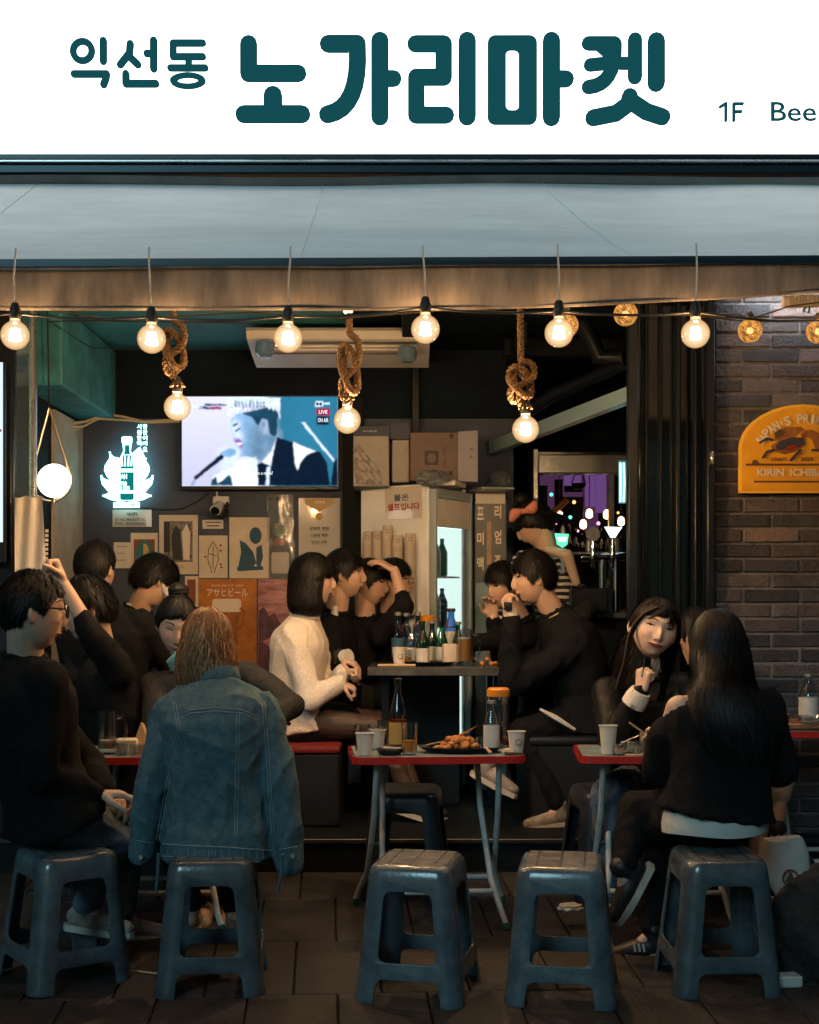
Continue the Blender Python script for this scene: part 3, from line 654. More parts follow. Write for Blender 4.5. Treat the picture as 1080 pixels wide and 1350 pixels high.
def tv_raster(NX_=336, NY_=194):
    u, v = np.meshgrid((np.arange(NX_) + .5) / NX_, (np.arange(NY_) + .5) / NY_); rng = np.random.default_rng(3)
    def blur(m, r):
        for _ in range(2):
            for ax in (0, 1): m = sum(np.roll(m, k, ax) for k in range(-r, r + 1)) / (2 * r + 1)
        return m
    def low(r): n_ = blur(rng.random((NY_, NX_)), r); return (n_ - n_.mean()) / n_.std()
    t = np.clip((u + .05 * low(9) * .3 - .42) / .22, 0, 1)[..., None]; img = np.array((.72, .73, .98)) * (1 - t) * (1.02 - .25 * v[..., None]) + np.array((.022, .16, .27)) * t * (.75 + .5 * (1 - np.abs(u - .8) * 1.5))[..., None]
    wu, wv = u + .0012 * low(3) , v + .002 * low(3); u0, v0 = u, v
    for lay, poly, col, soft in sorted(TVL, key=lambda q: q[0]):
        m = np.zeros((NY_, NX_), bool); n_ = len(poly)
        for k in range(n_):
            (x0, y0), (x1, y1) = poly[k], poly[(k + 1) % n_]
            if y0 == y1: continue
            m ^= ((y0 > wv) != (y1 > wv)) & (wu < (x1 - x0) * (wv - y0) / (y1 - y0) + x0)
        mf = blur(m.astype(float), {TVC['tv_skin_light']: 6, TVC['tv_mid']: 2, TVC['tv_lip']: 2}.get(col, 1)); c = np.array(col) * (1 + .05 * low(5) + .03 * low(2))[..., None]
        sh_ = (1.18 - .5 * np.clip((u - .33) / .25, 0, 1))[..., None] if col in (TVC['tv_skin'], TVC['tv_skin_light']) else 1.0
        img = img * (1 - mf[..., None]) + np.clip(c * sh_, 0, 1.2) * mf[..., None]
    hs_ = np.clip(blur((rng.random((1, NX_)) - .5), 1)[0] * 3, -.5, .5); hm = ((v < .21) & (u > .30) & (u < .62)).astype(float); img *= (1 + blur(hm, 2) * np.clip(sum(np.roll(low(1), k, 0) for k in range(7)) / 3, -1.5, 1.5) * .16)[..., None]; fm_ = blur(((u > .31) & (u < .52) & (v > .25) & (v < .70)).astype(float), 6); img *= (1 - .45 * fm_ * np.clip((u - .36) / .16, 0, 1) * (.5 + .5 * np.clip((v - .3) / .3, 0, 1)))[..., None]
    img = np.clip(blur3(blur3(blur3(img))) * (1 + .03 * rng.standard_normal((NY_, NX_)))[..., None], 0, 1.3); return img
def blur3(im): return im * .6 + .1 * (np.roll(im, 1, 0) + np.roll(im, -1, 0) + np.roll(im, 1, 1) + np.roll(im, -1, 1))
img = tv_raster(); NYt, NXt = img.shape[:2]; x0t, x1t, z0t, z1t = P(240, 0, DT).x, P(445.5, 0, DT).x, P(0, 641, DT).z, P(0, 523, DT).z; mb = MB()
for j in range(NYt + 1):
    for k in range(NXt + 1): mb.v.append((x0t + (x1t - x0t) * k / NXt, DT - 0.004, z1t + (z0t - z1t) * j / NYt))
for j in range(NYt):
    for k in range(NXt): q = j * (NXt + 1) + k; mb.f.append((q, q + NXt + 1, q + NXt + 2, q + 1))
def vcol_em(name, attr, s):
    m = bpy.data.materials.new(name); m.use_nodes = True; n = m.node_tree.nodes; MATS[name] = m; n.remove(n['Principled BSDF']); e = n.new('ShaderNodeEmission'); at_ = n.new('ShaderNodeAttribute'); at_.attribute_name = attr; m.node_tree.links.new(at_.outputs[0], e.inputs[0]); e.inputs[1].default_value = s; m.node_tree.links.new(e.outputs[0], n['Material Output'].inputs[0])
vcol_em('tv_picture', 'picture', 1.25)
scr = part('screen', mb, 'tv_picture', tv); ca = scr.data.color_attributes.new('picture', 'FLOAT_COLOR', 'CORNER')
cl_ = np.repeat(np.concatenate([img, np.ones((NYt, NXt, 1))], 2).reshape(-1, 4), 4, axis=0); ca.data.foreach_set('color', cl_.ravel().astype(np.float32))
def tvt(s, x, y, w, mat, lay, h=None, b=0.01): text('caption', s, P(230 + x / SC4, 510 + y / SC4, DT - 0.006 - 0.0003 * lay), AX, AZ, w / SC4 * DT / F, mat, scr, height=h and h / SC4 * DT / F, bold=b)
tvt("What's in a name?", 525, 533, 168, 'tv_white', 13, 22); tvt('M', 896, 106, 34, 'tv_navy', 6, 20, .03); tvt('net', 944, 102, 40, 'tv_white', 5, 20, .02)
tvt('LIVE', 921, 155, 54, 'tv_white', 5, 22, .02); tvt('ON AIR', 921, 206, 66, 'tv_white', 5, 26, .02); tvt('MUSIC', 145, 122, 62, 'tv_white', 5, 20, .01)

# neon bottle sign -------------------------------------------------------
DN = DB - 0.06
EM('neon_white', (0.42, 1.0, 0.94), 4.0); EM('neon_teal', (0.005, 0.20, 0.20), 1.0)
ns = thing('bottle_neon', 'teal and white glowing neon bottle sign with leaf flames on the grey wall', 'neon sign', P(168, 670, DN))
S7 = 7.714
def nzp(pts): return zp(pts, 120, 540, S7)
def nflat(name, pts, lay, mat): return flat(name, nzp(pts), DN - 0.003 * lay, 0.003, mat, ns)
for side in (-1, 1):
    def mx_(pts): return [(366 + side * (x - 366), y) for x, y in pts]
    nflat('flame_leaf', mx_([(372, 930), (440, 860), (545, 835), (560, 850), (612, 872), (600, 885), (540, 915), (460, 935)]), 1, 'neon_white')
    nflat('flame_leaf', mx_([(440, 870), (450, 700), (545, 720), (600, 700), (626, 672), (634, 700), (620, 760), (560, 830), (500, 860)]), 2, 'neon_white')
    nflat('flame_leaf', mx_([(446, 720), (450, 520), (510, 480), (548, 500), (592, 570), (598, 620), (570, 680), (540, 716)]), 3, 'neon_white')
    nflat('flame_leaf', mx_([(430, 540), (425, 440), (480, 390), (500, 380), (520, 420), (556, 500), (520, 540)] if side > 0 else [(440, 560), (445, 490), (500, 480), (538, 440), (545, 470), (545, 540), (510, 580)]), 4, 'neon_white')
    for x, y in ((626, 676), (606, 876), (540, 436) if side < 0 else (556, 500)): nflat('bead', mx_(ell(x, y, 11, 11, 12)), 5, 'neon_white')
nflat('bottle_outline', [(282, 925), (278, 560), (300, 480), (330, 420), (322, 350), (312, 330), (312, 285), (328, 273), (405, 273), (420, 285), (420, 330), (412, 350), (404, 420), (432, 480), (452, 560), (448, 925)], 6, 'neon_white')
nflat('bottle_fill', [(345, 360), (390, 360), (392, 430), (402, 455), (332, 455), (343, 430)], 7, 'neon_teal')
nflat('bottle_fill', [(302, 600), (304, 540), (330, 462), (404, 462), (430, 540), (434, 600)], 7, 'neon_teal')
nflat('bottle_fill', [(300, 636), (436, 636), (436, 822), (300, 822)], 7, 'neon_teal'); nflat('bottle_fill', [(296, 852), (436, 852), (436, 905), (420, 920), (310, 920), (296, 905)], 7, 'neon_teal')
for k, x in enumerate((316, 346, 378, 408)): nflat('glow_stripe', [(x - 9, 575), (x - 5 + (340 - x) * -0.12, 470), (x + 6 + (340 - x) * -0.12, 470), (x + 9, 575)], 8, 'neon_white')
for s_, x, y, w in (('AH', 335, 680, 62), ('이슬', 335, 752, 62), ('100', 350, 802, 90)): text('lettering', s_, P(120 + x / S7, 540 + y / S7, DN - 0.026), AX, AZ, w / S7 * DN / F, 'neon_white', ns, height=52 / S7 * DN / F, bold=0.03)
for i, col_ in enumerate(('시원한맥', '한잔어때요')):
    for k, chx in enumerate(col_): text('lettering', chx, P(120 + (492 + 58 * i) / S7, 540 + (172 + 58 * k) / S7, DN - 0.012), AX, AZ, 46 / S7 * DN / F, 'neon_white', ns, height=50 / S7 * DN / F, bold=0.03)
nflat('base_bar', [(228, 945), (495, 942), (495, 996), (228, 998)], 5, 'neon_white')
text('lettering', 'BEER TIME', P(120 + 362 / S7, 540 + 970 / S7, DN - 0.019), AX, AZ, 200 / S7 * DN / F, 'neon_teal', ns, height=28 / S7 * DN / F, bold=0.01)

# papers and posters on the grey wall -------------------------------------
DP = DB - 0.006
M('paper', (0.62, 0.58, 0.53), 0.7, var=0.08, vs=10); M('paper_warm', (0.60, 0.53, 0.44), 0.7, var=0.1, vs=10); M('ink', (0.03, 0.03, 0.035), 0.7); M('ink_blue', (0.02, 0.075, 0.13), 0.7, var=0.3, vs=30)
M('print_teal', (0.02, 0.14, 0.15), 0.6, var=0.2, vs=25); M('print_orange', (0.42, 0.14, 0.015), 0.55, var=0.25, vs=18); M('print_yellow', (0.5, 0.34, 0.08), 0.6); M('print_rust', (0.20, 0.05, 0.025), 0.6); M('print_grey', (0.09, 0.085, 0.09), 0.6, var=0.8, vs=40, col2=(0.3, 0.28, 0.27))
M('print_cream', (0.7, 0.62, 0.55), 0.6); M('print_beer', (0.30, 0.09, 0.01), 0.5, var=0.3, vs=25); M('print_pink', (0.42, 0.12, 0.17), 0.55, var=0.6, vs=14, col2=(0.60, 0.30, 0.32), stretch=(0.5, 1, 2)); M('print_night', (0.025, 0.022, 0.06), 0.5, var=0.6, vs=20, col2=(0.16, 0.05, 0.10)); M('print_gold', (0.36, 0.22, 0.06), 0.4)
M('print_red', (0.30, 0.02, 0.02), 0.6); M('laminate', (0.50, 0.46, 0.43), 0.08, coat=0.8)
def poster(name, label, r, mat, D=DP): 
    t = thing(name, label, 'poster', P((r[0] + r[2]) / 2, r[3], D)); flat('sheet', rect(*r), D, 0.004, mat, t); return t
def pf(t, name, pts, mat, lay=1, D=DP): return flat(name, pts, D - 0.002 * lay, 0.002, mat, t)
def pt_(t, s_, x, y, w, mat, h=None, lay=2, b=0.0, D=DP): return text('lettering', s_, P(x, y, D - 0.002 * lay - 0.0015), AX, AZ, w * D / F, mat, t, height=h and h * D / F, bold=b)
t = poster('wifi_notice', 'white laminated wifi notice under the neon bottle', (148.5, 672, 200, 694.5), 'laminate'); pt_(t, 'WIFI', 174, 678, 14, 'ink', 5, b=.02); pt_(t, 'ID: NO MARKET 5G', 172, 685, 40, 'ink', 4, b=.01); pt_(t, 'PW: 00000000', 172, 690.5, 40, 'ink', 4, b=.01)
t = poster('blank_notice', 'plain pale sheet taped beside the portrait print', (150, 715, 172.5, 749), 'paper')
for k in range(6): pf(t, 'print_line', rect(154, 720 + 4.5 * k, 168 - (k % 3) * 2, 720.8 + 4.5 * k), 'print_cream' if k % 2 else 'print_grey')
t = poster('portrait_print', 'small framed colour block portrait print in teal and ochre', (172.5, 702.5, 208, 747), 'paper_warm')
pf(t, 'picture', rect(176.5, 711, 204, 745), 'print_rust'); pf(t, 'picture', [(178, 745), (180, 722), (186, 713), (193, 712), (200, 718), (203, 732), (203, 745)], 'print_teal', 2); pf(t, 'picture', [(189, 716), (194, 718), (197, 728), (194, 740), (189, 745)], 'print_yellow', 3)
t = poster('photo_print', 'large cream poster with a black and white photograph', (210, 679, 261, 757), 'paper_warm'); pf(t, 'photograph', rect(216, 687, 254, 741), 'print_grey'); pf(t, 'photograph', rect(216, 688, 224, 728), 'ink', 2)
pf(t, 'photograph', [(228, 738), (226, 705), (232, 692), (238, 700), (240, 738)], 'ink', 2); pf(t, 'photograph', [(242, 738), (240, 702), (246, 690), (251, 702), (250, 738)], 'print_cream', 2); pt_(t, 'PHOTO', 235, 747, 14, 'ink', 3)
t = poster('small_label', 'small pale label card between posters under the wall lamp', (267, 685.5, 294.5, 697), 'paper'); pf(t, 'print_line', rect(271, 688, 291, 689.2), 'ink'); pf(t, 'print_line', rect(273, 692.5, 289, 694), 'ink')
t = poster('line_drawing_print', 'small cream poster with a thin ink line drawing and red dots', (262.5, 706, 300, 762), 'paper_warm')
for pts in ([(281, 714), (275, 724), (274, 738), (278, 750), (279, 755)], [(281, 714), (287, 724), (288, 738), (284, 750), (283, 755)], [(281, 720), (281, 750)], [(276, 730), (286, 733)]): pf(t, 'drawn_line', stroke_poly(pts, 0.9, 3), 'ink')
for x, y in ((291, 719), (291, 726), (271, 734), (291, 744), (292, 748)): pf(t, 'red_dot', ell(x, y, 1.6, 1.6, 8), 'print_red', 2)
t = poster('blue_shape_print', 'cream poster with bold dark blue cut paper shapes', (302.5, 682, 355, 762.5), 'paper_warm')
pf(t, 'cut_shape', [(314, 748), (318, 728), (316, 712), (324, 716), (334, 728), (338, 742), (332, 750)], 'ink_blue'); pf(t, 'cut_shape', ell(337, 706, 8, 11, 20), 'ink_blue'); pf(t, 'cut_shape', [(338, 722), (345, 718), (347, 734), (343, 748), (338, 745)], 'ink_blue', 2)
pf(t, 'cut_shape', [(312, 748), (346, 746), (348, 751), (314, 753)], 'ink_blue', 3); pf(t, 'cut_shape', ell(319, 700, 7, 4, 14), 'paper', 1)
t = poster('beer_poster', 'orange beer poster with katakana lettering and a handled beer mug', (262, 763.5, 338.5, 885), 'print_orange')
pt_(t, 'アサヒビール', 300, 781, 54, 'print_cream', 11, b=.015); pt_(t, 'BEER SINCE 1889', 300, 772, 42, 'print_cream', 2.5)
pf(t, 'mug_beer', [(282, 806), (316, 806), (314, 850), (284, 850)], 'print_beer'); pf(t, 'mug_foam', rrect(280, 789.5, 318, 807, 4), 'print_cream', 2); pf(t, 'mug_handle', stroke_poly([(317, 802), (322, 806), (321, 822), (315, 830)], 3, 4), 'print_beer', 3)
t = poster('sunset_poster', 'pink and violet landscape poster beside the orange beer poster', (340.5, 763.5, 386, 905), 'print_pink'); pf(t, 'dark_hills', [(341, 806), (348, 800), (355, 812), (362, 808), (370, 822), (378, 818), (385, 830), (385, 904), (341, 904)], 'print_night'); pt_(t, 'THE', 346, 767, 8, 'ink', 3)
pf(t, 'pink_cloud', [(346, 846), (360, 838), (374, 848), (360, 856)], 'print_pink', 2)
t = poster('lager_poster', 'glossy warm reflective lager poster beside the fridge', (394, 656.5, 448.5, 740), 'laminate'); pf(t, 'gold_emblem', [(402, 657), (440, 657), (441, 664), (421, 675), (402, 664)], 'print_gold'); pt_(t, 'TERRA', 421, 662, 16, 'print_cream', 3.5, b=.02); pf(t, 'gold_emblem', ell(421, 681, 5, 5, 12), 'print_gold', 2)
for k, s_ in enumerate(('생맥주 한잔', '시원한 맥주', '맛있는 안주')): pt_(t, s_, 421, 697 + 9 * k, 26 - 3 * k, 'ink', 5, b=.01)
t = poster('corner_print', 'small framed print half hidden above the bun hairdo', (244, 759.5, 261.5, 800), 'paper_warm'); pf(t, 'picture', rect(247, 764, 258, 796), 'print_rust')
# hanging plastic bag with goods
GLASS('clear_plastic', tint=0.92, gloss=0.10, rough=0.15, haze=0.25, hazecol=(0.7, 0.7, 0.72))
t = thing('plastic_bag', 'clear plastic pocket of small packets hanging from wall hooks under the TV', 'bag', P(369, 765, DB - .04))
mb = MB(); rows = []
for k in range(13):
    y = 652 + 112 * k / 12; r = []
    for q in range(11):
        x = 352 + 35 * q / 10 + (2 if k > 6 else 0); r.append(P(x, y, DB - 0.03 - 0.014 * math.sin(math.pi * q / 10) - 0.012 * mnoise.noise(Vector((q * .5, k * .6, 3)))))
    rows.append(r)
mb.loft(rows, cap=False, closed=False); part('film', mb, 'clear_plastic', t, smooth=True, angle=80)
M('packet_green', (0.04, 0.12, 0.09), 0.5); M('hook_steel', (0.6, 0.6, 0.6), 0.25, metal=1)
for (x0, y0, x1, y1, m_) in ((360, 668, 377, 690, 'ink_blue'), (359, 694, 378, 706, 'packet_green'), (361, 710, 376, 719, 'print_red'), (358, 728, 381, 756, 'paper')): flat('packet', rrect(x0, y0, x1, y1, 3), DB - 0.026, 0.014, m_, t)
for x in (357, 366): mb = MB(); mb.lathe(P(x, 658, DB - 0.045), sphere_prof(0.010, n=6), 10); part('hook', mb, 'hook_steel', t, smooth=True)
# little spot lamp hanging below the TV
M('lamp_white', (0.55, 0.55, 0.55), 0.35, var=.15, vs=20)
t = thing('wall_spotlight', 'small white spot lamp with tangled black cable hanging under the TV', 'lamp', P(290, 686, DB - .12))
mb = MB(); mb.cyl(P(284, 673, DB - .16), P(289, 666, DB - .09), 0.034, 0.030, 16); part('lamp_head', mb, 'lamp_white', t, smooth=True)
mb = MB(); mb.cyl(P(283.4, 674, DB - .165), P(284.2, 673, DB - .155), 0.026, 0.028, 16); part('lens', mb, 'dark_glass', t, smooth=True)
mb = MB(); mb.bbox(P(292, 660, DB - .04), (0.10, 0.06, 0.05), 0.006); part('bracket', mb, 'lamp_white', t)
mb = MB(); mb.cyl(P(286, 648, DB - .05), P(287, 664, DB - .06), 0.006); part('stem', mb, 'lamp_white', t)
mb = MB(); rc = random.Random(4); mb.tube([P(294 + rc.uniform(-8, 8), 668 + rc.uniform(-8, 17), DB - 0.08 + rc.uniform(-.04, .03)) for _ in range(26)], 0.006, 6); part('cable_tangle', mb, 'cable_black', t, smooth=True)
mb = MB(); mb.tube([P(186, 669, DB - .02), P(215, 672, DB - .015), P(240, 671, DB - .015), P(262, 660, DB - .015), P(278, 648, DB - .02)], 0.005, 6); tag(part('neon_cable', mb, 'cable_black', smooth=True), 'thin black cable sagging between neon bottle and TV', 'cable')
M('cable_cream', (0.5, 0.42, 0.28), 0.6)
for k, (pts, mt) in enumerate(((((50, 566), (80, 560), (112, 556), (140, 546), (165, 550), (190, 556), (238, 553)), 'cable_cream'), (((52, 558), (75, 562), (108, 563), (130, 552), (165, 554), (200, 557), (240, 556)), 'cable_cream'), (((48, 552), (70, 566), (100, 567), (118, 558)), 'cable_cream'))):
    mb = MB(); mb.tube([P(x, y, 8.0 + 0.34 * min(1, max(0, (x - 60) / 90))) for x, y in pts], 0.008 - 0.0015 * k, 6)
    tag(part('wall_cable', mb, mt, smooth=True), ('thick cream cable', 'middle cream cable', 'thin cream cable')[k] + ' running along the wall above the neon bottle', 'cable')
mb = MB(); mb.tube([P(62, 426, 6.9), P(66, 424, 6.9), P(120, 458, 7.6), P(190, 462, 8.2), P(235, 455, 8.2)], 0.004, 6); tag(part('ceiling_cable', mb, 'cable_black', smooth=True), 'thin black cable sagging below the teal lit ceiling', 'cable')
mb = MB(); mb.tube([P(66, 424, 6.9), P(130, 423, 7.2), P(200, 424, 7.4), P(330, 426, 7.6)], 0.004, 6); tag(part('ceiling_cable', mb, 'cable_black', smooth=True), 'straight black cable along the teal lit ceiling', 'cable')

# ceiling air conditioner -------------------------------------------------
M('ac_white', (0.52, 0.49, 0.45), 0.45, var=0.1, vs=6); M('ac_dark', (0.05, 0.05, 0.055), 0.5)
DA = 7.5
t = thing('air_conditioner', 'white ceiling air conditioner with louvres behind the string bulbs', 'air conditioner', P(446, 476, DA))
xa, xb = P(325, 0, DA).x, P(567, 0, DA).x; zt, zb = P(0, 432, DA).z, P(0, 478, DA + .5).z
sec = [(DA - 0.02, zt - 0.02), (DA + 0.0, zt), (DA + 0.66, zt + 0.02), (DA + 0.66, zb + 0.02), (DA + 0.5, zb - 0.03), (DA + 0.25, zb + 0.0), (DA + 0.02, zt - 0.06)]
mb = MB(); mb.loft([[Vector((x, y, z)) for y, z in sec] for x in (xa, xa + .02, xb - .02, xb)]); part('body', mb, 'ac_white', t)
for k in range(4):
    u = 0.12 + 0.2 * k; mb = MB(); mb.box(((xa + xb) / 2 + 0.03, DA + 0.03 + u * 0.27, zt - 0.066 + (zb - zt + 0.06) * u * 1.05), ((xb - xa) * 0.8, 0.014, 0.012)); part('louvre', mb, 'ac_dark' if k in (0, 3) else 'ac_white', t)
mb = MB(); mb.box((xa + .1, DA + .01, zt - 0.025), (0.12, 0.01, 0.012)); mb.box((xb - .5, DA + .005, zt - 0.03), (0.6, 0.01, 0.008)); part('intake_slot', mb, 'ac_dark', t)
GLASS('blue_plastic', (0.55, 0.75, 0.9), tint=0.8, gloss=0.12, rough=0.1, haze=0.35, hazecol=(0.35, 0.5, 0.6))
for x, y in ((349, 462), (537, 468)):
    mb = MB(); c = P(x, y, DA - .03); mb.lathe(c, [(0.03, -0.04), (0.05, -0.02), (0.052, 0.02), (0.045, 0.045)], 12); tag(part('air_deflector', mb, 'blue_plastic', smooth=True), 'bluish clear plastic deflector clipped to the air conditioner ' + ('left of the TV bulb' if x < 400 else 'beside the long rope'), 'plastic cover')

# fridge ------------------------------------------------------------------
M('fridge_white', (0.64, 0.66, 0.69), 0.4, var=0.12, vs=5); M('fridge_grey', (0.28, 0.33, 0.36), 0.35, var=.1, vs=6); EM('fridge_light', (0.75, 1.0, 0.93), 1.7); M('fridge_inside', (0.6, 0.66, 0.64), 0.4)
GLASS('door_glass', tint=0.93, gloss=0.06)
C0 = Vector((P(574, 0, 7.65).x, 7.65, ZP)); an = R(33); E2 = Vector((-math.cos(an), math.sin(an), 0)); E1 = Vector((math.sin(an), math.cos(an), 0)); ZT = 2.034 - ZP
fr_ = thing('drinks_fridge', 'pale upright drinks fridge with a lit glass door and a notice on its side', 'fridge', C0)
def FB(s0, s1, t0, t1, z0, z1, bev=0.004):
    c = C0 + E1 * (s0 + s1) / 2 + E2 * (t0 + t1) / 2 + Vector((0, 0, (z0 + z1) / 2)); mb = MB(); m = Matrix((E1, E2, Vector((0, 0, 1)))).transposed(); mb.bbox(c, (s1 - s0, t1 - t0, z1 - z0), bev, m=m); return mb
WF, WS = 0.42, 0.51
part('side_panel', FB(0, 0.03, 0.045, WS, 0.04, ZT), 'fridge_white', fr_); part('side_panel', FB(WF - 0.03, WF, 0.045, WS, 0.04, ZT), 'fridge_white', fr_)
part('top_panel', FB(0.031, WF - 0.031, 0.045, WS, ZT - 0.06, ZT - 0.002), 'fridge_white', fr_); part('back_panel', FB(0.031, WF - 0.031, WS - 0.03, WS, 0.04, ZT - 0.061), 'fridge_inside', fr_); part('bottom_panel', FB(0.031, WF - 0.031, 0.05, WS - .031, 0.04, 0.2), 'fridge_grey', fr_)
dr = part('door', FB(0.004, 0.026, 0.0, 0.04, 0.2, ZT - 0.03), 'fridge_grey', fr_)
for a in ((WF - 0.026, WF - .004, 0, .04, 0.2, ZT - 0.03), (0.027, WF - 0.027, 0, .04, ZT - 0.08, ZT - 0.03), (0.027, WF - 0.027, 0, 0.04, 0.2, 0.28)): part('door_frame', FB(*a), 'fridge_grey', dr)
part('header_notice', FB(0.032, WF - 0.032, 0.006, 0.03, ZT - 0.24, ZT - 0.082), 'paper', dr); part('glass_pane', FB(0.027, WF - 0.027, 0.014, 0.02, 0.281, ZT - 0.245), 'door_glass', dr)
mb = FB(WF - 0.036, WF - 0.031, 0.06, WS - 0.04, 0.22, ZT - 0.12); part('light_panel', mb, 'fridge_light', fr_)
for k in range(4): part('shelf', FB(0.032, WF - 0.032, 0.07, WS - 0.04, 0.38 + 0.29 * k, 0.39 + 0.29 * k, 0.002), 'fridge_inside', fr_)
GLASS('green_glass', (0.10, 0.55, 0.22), tint=0.75, gloss=0.10); GLASS('brown_glass', (0.55, 0.24, 0.05), tint=0.75, gloss=0.10); GLASS('blue_glass', (0.22, 0.50, 0.85), tint=0.75, gloss=0.12); GLASS('clear_glass', (0.93, 0.97, 1.0), tint=0.9, gloss=0.12)
M('can_green', (0.03, 0.16, 0.09), 0.35, rnd=.3); M('can_silver', (0.5, 0.55, 0.56), 0.3, metal=.5, rnd=.3)
can_me = [MB().lathe((0, 0, 0), [(0.026, 0), (0.032, 0.008), (0.032, 0.14), (0.012, 0.19), (0.012, 0.22)], 10).mesh('drink_bottle', m_, True, 40) for m_ in ('can_green', 'can_silver', 'ink_blue')]
for k in range(4):
    for q in range(4):
        o = raw('drink_bottle', can_me[(k + q * (k % 2 + 1)) % 3]); o.location = C0 + E1 * (0.075 + 0.075 * q) + E2 * 0.14 + Vector((0, 0, 0.391 + 0.29 * k)); tag(o, 'small chilled drink bottle on a shelf inside the lit fridge', 'bottle', 'bottles inside the lit fridge')
# notice on the fridge side and paper cup columns
nrm_ = -E1
def side_pt(s, z, off): return C0 + E2 * s + nrm_ * off + Vector((0, 0, z))
def side_at(x, y, off=0.0):      # photo pixel -> point on the side panel plane
    d = Vector(((x - CX) / F, 1, -(y - HY) / F)); o = Vector((0, 0, H)); p0 = C0 + nrm_ * off
    return o + d * ((p0 - o).dot(nrm_) / d.dot(nrm_))
t = thing('fridge_notice', 'laminated self service notice with red Korean lettering on the fridge side', 'notice', side_at(533, 684, .004))
mb = MB(); q = [side_at(x, y, 0.004) for x, y in ((507, 643), (556, 641), (557, 683), (509, 685))]; mb.add(q + [p - nrm_ * 0.003 for p in q], [(0, 1, 2, 3), (7, 6, 5, 4), (0, 4, 5, 1), (1, 5, 6, 2), (2, 6, 7, 3), (3, 7, 4, 0)]); part('sheet', mb, 'laminate', t)
text('lettering', '물은', side_at(529, 656, .007), -E2, AZ, 0.10, 'ink_blue', t, height=0.036, bold=.02); text('lettering', '셀프입니다', side_at(532, 668, .007), -E2, AZ, 0.22, 'print_red', t, height=0.042, bold=.03)
M('cup_paper', (0.42, 0.36, 0.30), 0.7, var=0.1, vs=14)
for i, (x, yt) in enumerate(((485, 701), (498, 700), (511, 693), (524.5, 705), (541, 703))):
    a = side_at(x, yt, 0.045); prof = []; L_ = 0.46; z = 0
    prof = [(0.034, -L_)]
    k = 0
    while -L_ + k * 0.012 < -0.075: zz = -L_ + k * 0.012; prof += [(0.0345, zz), (0.033, zz + 0.010)]; k += 1
    prof += [(0.0345, -0.07), (0.027, -0.004), (0.024, 0)]
    t = thing('cup_dispenser', 'tall column of nested beige paper cups fixed to the fridge side', 'paper cups', a + Vector((0, 0, -L_)), 0, 'paper cup columns on the fridge'); mb = MB(); mb.lathe(a, prof, 14); part('cup_stack', mb, 'cup_paper', t, smooth=True, angle=50)
    mb = MB(); c = a + Vector((0, -0.033, -0.035)); ringshape(mb, ell(0, 0, 0.012, 0.012, 16), ell(0, 0, 0.010, 0.010, 16), lambda u, v: c + Vector((u, -0.002, v)), lambda u, v: c + Vector((u, 0.004, v))); part('round_mark', mb, 'ink', t)
# second cooler with the premium beer banner
M('cooler_teal', (0.16, 0.26, 0.31), 0.4, var=.15, vs=5); M('banner_grey', (0.030, 0.038, 0.042), 0.4, var=.4, vs=3, col2=(0.07, 0.075, 0.075)); M('banner_beer', (0.30, 0.17, 0.09), 0.4, var=.3, vs=9)
t = thing('beer_cooler', 'blue grey cooler side with a dark premium beer banner in Korean', 'cooler', P(645, 0, 8.05).xy.to_3d() + Vector((0, 0, ZP)))
mb = MB(); mb.bbox(((P(626, 0, 8.05).x + P(668, 0, 8.05).x) / 2, 8.25, (ZP + 1.98) / 2), (P(668, 0, 8.05).x - P(626, 0, 8.05).x, 0.38, 1.98 - ZP), 0.006); part('cabinet', mb, 'cooler_teal', t)
flat('banner', rect(627, 646, 666, 768), 8.05, 0.006, 'banner_grey', t); flat('pale_header', rect(627, 646, 666, 664), 8.046, 0.002, 'paper', t); flat('beer_glass_print', stroke_poly([(645, 690), (645, 726), (645, 756)], 6, 4), 8.046, 0.003, 'banner_beer', t)
for k, (a, b) in enumerate((('프', '리'), ('미', '엄'), ('맥', '주'))):
    text('lettering', a, P(633.5, 677 + 33 * k, 8.042), AX, AZ, 9 * 8.05 / F, 'print_cream', t, height=17 * 8.05 / F, bold=.03); text('lettering', b, P(656.5, 675 + 33 * k, 8.042), AX, AZ, 9 * 8.05 / F, 'print_cream', t, height=18 * 8.05 / F, bold=.03)

# boxes on the fridge -------------------------------------------------------
M('carton_cream', (0.27, 0.25, 0.24), 0.7, var=.12, vs=8); M('carton_navy', (0.02, 0.03, 0.06), 0.6); M('carton_brown', (0.13, 0.095, 0.085), 0.8, var=.15, vs=9); M('carton_side', (0.24, 0.23, 0.28), 0.8, var=.12, vs=9)
def carton(name, label, x0, y0, x1, y1, D, dep, rz, mat):
    a, b = P(x0, y1, D), P(x1, y0, D); c = Vector(((a.x + b.x) / 2, D + dep / 2, a.z)); t = thing(name, label, 'box', c, 0); mb = MB(); mb.bbox(c + Vector((0, 0, (b.z - a.z) / 2)), (b.x - a.x, dep, b.z - a.z), 0.004, rz); part('carton', mb, mat, t); return t
D1 = 7.72
t = carton('product_box', 'cream carton with navy top and slotted grater picture on the fridge', 466, 562, 513, 641, D1, 0.3, 0, 'carton_cream'); flat('navy_band', rect(466, 562, 513.5, 575), D1 - 0.003, 0.003, 'carton_navy', t)
text('lettering', 'BOX GRATER', P(488, 568.5, D1 - 0.005), AX, AZ, 18 * D1 / F, 'print_cream', t); flat('grater_print', [(466, 588), (474, 587), (504, 624), (504, 640.5), (470, 638), (466, 610)], D1 - 0.003, 0.003, 'print_grey', t)
